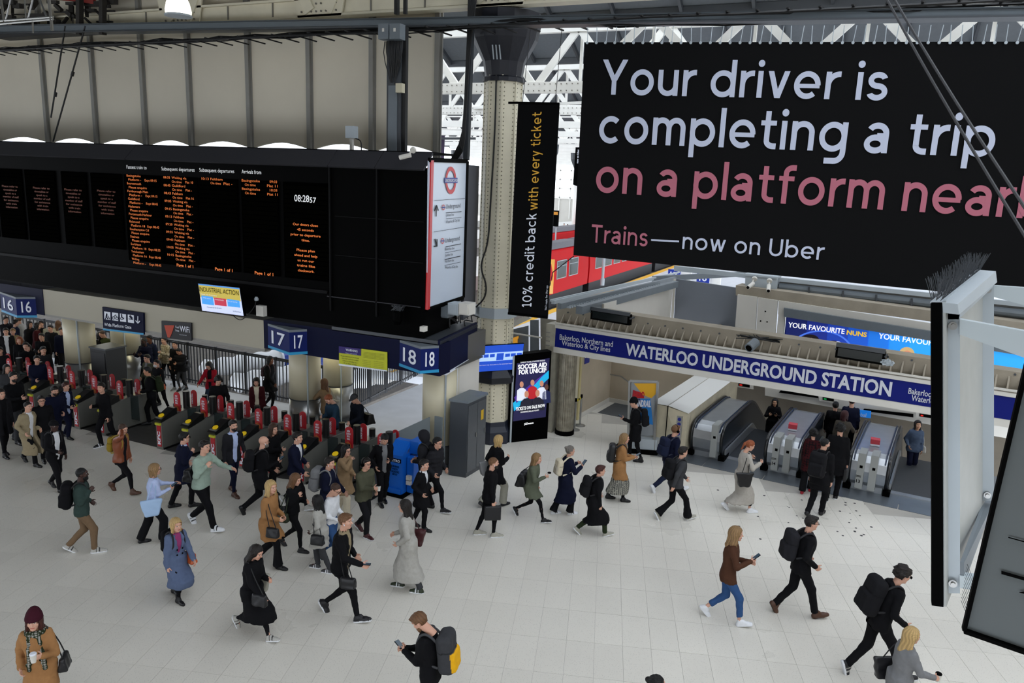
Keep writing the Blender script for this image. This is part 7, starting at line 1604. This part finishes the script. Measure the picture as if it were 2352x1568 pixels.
P('man in navy blazer wearing black headphones, rear heel lifted',(1556,978),((1562,1120),(1497,1140)),hd=25,hair='short:lbrown',top='blazer:navy',legs='reg:navy2',sh='sneak:white:white',arms='k k',acc=('phones',),lean=8,stride=.8,items=[(bp,'navy backpack on the man wearing headphones','navy2',1.05)])
P('dark haired woman in charcoal jacket and wide flared black trousers',(1570,1027),((1577,1190),(1509,1197)),sex='f',hair='short:dkh',top='jacket:dgrey',legs='flare:k',sh='sneak:stone:white',arms='f b',lean=8,items=[(bp,'black ruffled backpack on the woman in flared trousers','k2',1.05)])
P('woman in long grey coat with low ginger ponytail and white shoes',(1722,1012),((1722,1176),(1667,1171)),hd=5,sex='f',hair='pony:ginger',top='maxicoat:a8a39b',legs='crop:k',sh='sneak:white:white',arms='s c',look=0,nod=18,stride=.6,items=[('tote','black tote on the shoulder of the woman in the long grey coat','k',1)])
P('woman with long ombre hair in brown jacket and blue jeans',(1671,1207),((1700,1432),(1616,1417)),sex='f',hair='wavy:dblonde',top='blazer:brown',legs='crop:jeans',sh='sneak:white:white',arms='p c',lean=4,items=[('phone','phone in the hand of the woman in blue jeans',1)])
P('man in black jacket with charcoal backpack and brown suede boots',(1875,1189),((1844,1412),(1800,1412)),hd=0,hair='short:dkh',top='jacket:k:c',legs='reg:k',sh='ankle:brown',arms='k k',acc=('glasses',),lean=6,stride=.75,items=[(bp,'charcoal backpack on the man in brown suede boots','k3',1.2)])
P('hunched young man in black hoodie with curly hair under the hanging frame',(2096,1311),((2040,1580),(1964,1532)),hd=0,hair='curly:dkh',top='jumper:k:h',legs='reg:k',sh='sneak:k2:white:lgrey',arms='k k',acc=('sun',),lean=16,nod=12,stride=.9,items=[(bp,'black roll top backpack on the hunched young man','k2',1.35)])
P('blonde woman in grey wool coat holding out a takeaway cup',(2084,1442),ht=1.66,hd=2,sex='f',hair='long:blonde',top='coat:grey:c',legs='slim:k',arms='w g',stride=.4,items=[('tote','black tote of the blonde woman with the takeaway cup','k2',-1),('cup','takeaway cup with black lid held out by the blonde woman in grey',1,'k')])
P('person with dark hair cut off by the bottom edge of the picture',(1495,1556),ht=1.7,hd=10,hair='bun:jet',top='jacket:k',legs='reg:k',arms='d d')
# around the escalators
P('broad bearded man in black parka with black backpack heading for the escalators',(1889,1008),((1893,1177),(1848,1192)),hd=48,hair='crop:jet',beard='jet',top='coat:k:h',legs='reg:k',sh='ankle:k',arms='d d',look=-35,stride=.45,items=[(bp,'big black backpack on the broad bearded man by the escalators','k2',1.3)])
P('woman in black with maroon patterned top left of the broad bearded man',(1868,987),((1843,1134),(1860,1125)),hd=60,sex='f',hair='curly:jet',top='coat:maroon:m:k',legs='wide:k',sh='shoe:red',arms='d d',stride=.3)
P('curly haired man in long black coat joining the escalator queue',(1909,971),((1902,1152),(1915,1140)),hd=58,hair='curly:jet',top='coat:k',legs='reg:k',sh='sneak:k:white:white',arms='d d',stride=.3,items=[('briefcase','black soft bag in the hand of the curly haired man in the escalator queue','k2',1)])
P('woman with maroon hair in grey brown jacket stepping onto the escalator',(1947,946),((1928,1092),(1916,1075)),hd=62,sex='f',hair='bob:maroon',top='jacket:4b463f',legs='wide:grey',sh='sneak:stone:white',arms='d o',stride=.25)
P('man in navy jacket and cap descending the escalator behind the queue',(1958,916),ht=1.8,hd=66,z0=-.15,hair='cap:dkh:brown:crop',top='jacket:navy',legs='reg:k',arms='d d',stride=.15)
P('person in black descending the escalator left of the man in the cap',(1920,926),ht=1.7,hd=66,z0=-.35,hair='short:jet',top='jacket:k',legs='reg:k',arms='d d',stride=.15)
P('long dark haired woman in black coming up the left escalator',(1781,916),ht=1.64,hd=-112,z0=-.55,sex='f',skin='a',hair='long:jet',top='longcoat:k',legs='slim:k',arms='c c',stride=.1,items=[('phone','pale phone held by the woman in black on the left escalator',-1)])
P('woman in blue grey hoodie coming up the right escalator',(2108,967),ht=1.66,hd=-100,z0=-.35,sex='f',skin='a',hair='bob:dkh',top='jumper:4c5a70:h',legs='reg:navy',arms='d k',nod=-8,stride=.1,items=[('handbag','white shoulder bag of the woman in the blue grey hoodie','lgrey',-1)])
# in and around the ticket gates
P('man in black standing in the wide gate aisle with a phone',(243,878),((242,1034),(256,1012)),hd=-120,hair='quiff:dkh',top='jumper:k',legs='reg:k',sh='sneak:k:white:white',arms='d p',look=25,stride=.4,items=[('phone','phone low in the hand of the man in the wide gate aisle',-1)])
P('man in rust leather jacket with both hands on his head',(291,970),((305,1140),(257,1122)),hd=-8,hair='crop:brownh',top='jacket:rust:Lo',inner='k2',legs='slim:k',sh='ankle:brown',arms='d h',nod=15,stride=.65,items=[(bp,'mustard rucksack on the man in the rust jacket','mustard',.8)])
P('balding man in beige trench coat over white shirt at the left',(86,919),((86,1074),(55,1058)),hd=-18,hair='crop:dkh',top='longcoat:beige:o',inner='white',legs='reg:k',sh='shoe:k',arms='k k',stride=.6,items=[('briefcase','dark bag of the man in the beige trench coat','k',-1)])
P('man in black cap and black suit with white shirt and dark tie',(122,965),((146,1126),(116,1124)),hd=-22,skin='d',hair='cap:jet:k:crop',top='blazer:k:o',inner='white',legs='reg:k',sh='shoe:k',arms='d w',stride=.5,items=[(bp,'black backpack in front of the man in the black cap','k2',.9)])
P('auburn haired woman in navy suit and pale blue shirt behind the black cap man',(146,878),((163,1012),(150,1000)),hd=-20,sex='f',hair='short:auburn',top='blazer:navy:o',inner='lblue',legs='reg:navy',sh='shoe:k',arms='w w',stride=.3)
P('bearded man in navy jumper checking his hand at the left gates',(120,885),ht=1.78,hd=-35,hair='short:dkh',beard='dkh',top='jumper:navy:c',legs='reg:navy',arms='w k',nod=15)
P('dark haired man with glasses half hidden behind the beige trench coat man',(93,908),ht=1.72,hd=-50,hair='short:jet',top='jacket:k',legs='reg:k',arms='d d',acc=('glasses',))
P('man with beard in black puffy jacket at the left edge gates',(33,843),((52,1022),(28,1010)),hd=-25,hair='short:jet',beard='jet',top='jacket:k',legs='reg:dgrey',sh='shoe:k',arms='d p',stride=.4)
P('long haired woman in open black cardigan at the left picture edge',(4,892),((22,1046),(5,1050)),hd=-30,sex='f',hair='long:dkh',top='coat:k2:o',inner='k',legs='slim:k',sh='ankle:k',arms='d d',stride=.3)
P('young man in black with green rucksack passing through a middle gate',(316,838),ht=1.76,hd=200,skin='t',hair='short:jet',top='jacket:k',legs='reg:k',arms='w w',items=[(bp,'dark green rucksack on the man passing through the gate','dkgreen',1.)])
P('woman in face mask and black jacket with orange bag at the gates',(364,826),ht=1.66,hd=-110,sex='f',hair='pony:jet',top='jacket:k2',legs='slim:k',arms='w w',acc=('mask',),items=[('handbag','small orange bag of the woman in the face mask','orange',-1,(.12,.14,0))])
P('dark haired man in olive fleece behind the woman in the face mask',(342,814),ht=1.7,hd=-115,hair='short:dkh',top='jacket:olive:v',inner='grey',legs='reg:k',arms='k k')
P('black man in navy padded coat raising a hand below the gate sign',(335,776),ht=1.82,hd=-110,skin='d',hair='crop:jet',beard='jet',top='puffer:navy',legs='reg:k',arms='c c')
P('person in dark blue jacket behind the man in the navy padded coat',(347,770),ht=1.8,hd=-110,skin='b',hair='short:jet',top='jacket:navy2',legs='reg:k',arms='d d')
P('woman in cream and yellow jacket carrying a cream tote',(381,774),ht=1.7,hd=-115,sex='f',hair='pony:dkh',top='jacket:beige:m:cream',legs='slim:k',sh='sneak:white:white',arms='c k',items=[('tote','cream tote bag with dark trim under the WiFi sign','cream',1)])
P('dark clothed person with white earphones under the WiFi sign',(405,783),ht=1.7,hd=-100,hair='short:jet',top='coat:k',legs='slim:k',sh='sneak:grey:white',arms='p d')
P('young man in black padded jacket reading his phone behind the gates',(424,805),((414,893),(425,900)),hd=-100,skin='t',hair='crop:jet',top='puffer:k2',legs='slim:dgrey',sh='shoe:k',arms='p d',nod=28,stride=.2,items=[('duffel','black bag at the side of the man in the padded jacket','k',1)])
P('woman in red jacket and jeans reading her phone behind the gates',(484,829),ht=1.64,hd=-95,sex='f',hair='wavy:jet',top='jacket:red:o',inner='k2',legs='wide:2c3a4c',arms='p O',nod=28)
P('man in black jacket with headphones tapping the ticket reader',(529,868),ht=1.76,hd=-60,hair='curly:jet',top='jacket:k',legs='reg:k',arms='g d',nod=25,acc=('phones',))
P('woman in maroon jacket over cream hooded top coming through the gates',(590,866),ht=1.68,hd=-80,sex='f',hair='bob:dkh',top='jacket:maroon:o',inner='cream',legs='slim:k',arms='d d',nod=15)
P('tall woman in long black coat with high hair behind the middle gates',(624,817),((628,950),(610,930)),hd=-20,sex='f',skin='b',hair='long:jet',top='coat:k',legs='slim:k',sh='ankle:k',arms='d f',stride=.4,items=[(bp,'small mauve backpack on the tall woman in black','4a3a40',.7)])
P('woman in tan cardigan pointing beside the twin pillars',(749,872),ht=1.7,hd=150,sex='f',hair='wavy:lbrown',top='cardigan:tan',legs='reg:k',arms='o w',items=[('tote','white and orange striped carrier bag beside the twin pillars','lgrey',1)])
P('ginger haired man in navy jumper leaning over the ticket reader',(741,897),ht=1.78,hd=-130,hair='short:ginger',top='jumper:teal',legs='reg:navy',arms='g p',nod=30,lean=10)
P('man in grey flat cap and dark overcoat holding out a ticket',(823,903),ht=1.76,hd=-130,hair='cap:greyh:dgrey:crop',top='coat:11151f',legs='reg:k',arms='g d',nod=28,items=[('duffel','black shoulder bag of the man in the flat cap','k',-1)])
P('man in green fleece between the two left pillars',(241,758),ht=1.78,hd=-110,hair='crop:brownh',top='jacket:3c4426',legs='reg:k',arms='w w',nod=20)
# crowd on the platform at the upper left
for a in (
 ('man in black suit and white shirt furthest left on the platform',(13,753),'m','short:dkh','blazer:k2:o','white','reg:k',-60),
 ('man in dark jacket behind the suited man at the upper left edge',(10,727),'m','short:dkh','jacket:k3',None,'reg:k',-30),
 ('man in white shirt and pale vest with bag strap at the upper left',(47,727),'m','short:lbrown','shirt:lgrey',None,'reg:khaki',190),
 ('bearded man in dark waistcoat with white sleeves at the upper left',(96,736),'m','short:dkh','shirt:stone:o','k2','reg:k',-80),
 ('blonde woman with tied hair behind the suited man',(29,754),'f','bun:dblonde','jacket:beige',None,'reg:k',-60),
 ('red haired woman in black coat with striped scarf',(45,773),'f','bob:ginger','coat:k',None,'slim:k',-70),
 ('dark haired woman in sand trench coat walking among the left gates',(76,793),'f','wavy:dkh','coat:tan',None,'slim:k',-60),
 ('dark bearded man in black jacket beside the woman in the sand coat',(97,765),'m','short:jet','jacket:k',None,'reg:k',-80),
 ('woman in cream jacket walking away along the platform',(131,738),'f','wavy:lbrown','jacket:cream',None,'reg:k',100)):
    P(a[0],a[1],ht=1.74 if a[2]=='m' else 1.66,sex=a[2],hair=a[3],top=a[4],inner=a[5],legs=a[6],hd=a[7],arms=random.choice(['d d','w d','d p','k w']),sh='sneak:grey:white' if a[1][0]>120 else 'shoe:k',q=1.15)
for k,(px,py,c,s) in enumerate(((2,775,'k','m'),(18,800,'k2','m'),(62,812,'navy','m'),(120,800,'k3','m'),(3,835,'dgrey','f'))):
    P(['man in black cropped by the left edge above the gates','man in dark coat by the second gate from the left edge','man in navy passing the gates left of the sand trench coat','man in charcoal behind the gates left of the first pillar','woman in grey cropped by the left picture edge'][k],(px,py),ht=1.74 if s=='m' else 1.65,sex=s,hair=('short:jet' if s=='m' else 'long:dkh'),top='jacket:'+c,legs='reg:k',hd=-70+k*9,arms='d w',q=1.1)
i=0
for (px,py,c,s) in ((118,746,'k2','m'),(140,752,'navy','m'),(64,738,'k3','f'),(80,742,'maroon','f'),(30,735,'navy2','m'),(150,738,'dgrey','m'),(228,764,'k','f')):
    P(['man in black behind the bearded man at the upper left','man in navy left of the first cream pillar','woman in charcoal between the two white shirts','woman in maroon deep in the platform crowd','man in dark blue deep in the platform crowd','man in grey next to the first cream pillar','woman in black beside the man in green fleece'][i],(px,py),ht=1.7,sex=s,hair=('short:dkh' if s=='m' else 'bob:dkh'),top='jacket:'+c,legs='reg:k',hd=-90+i*35,arms='d d',q=1.25); i+=1
for (px,py,c,lb) in ((1284,520,'b08878','person in pink on the far platform'),(1296,513,'lgrey','person in white on the far platform'),(1304,515,'cream','person in cream on the far platform')):
    P(lb,(px,py),ht=1.72,hair='short:dkh',top='shirt:'+c,legs='reg:k',hd=-100,arms='d d',q=1.4)
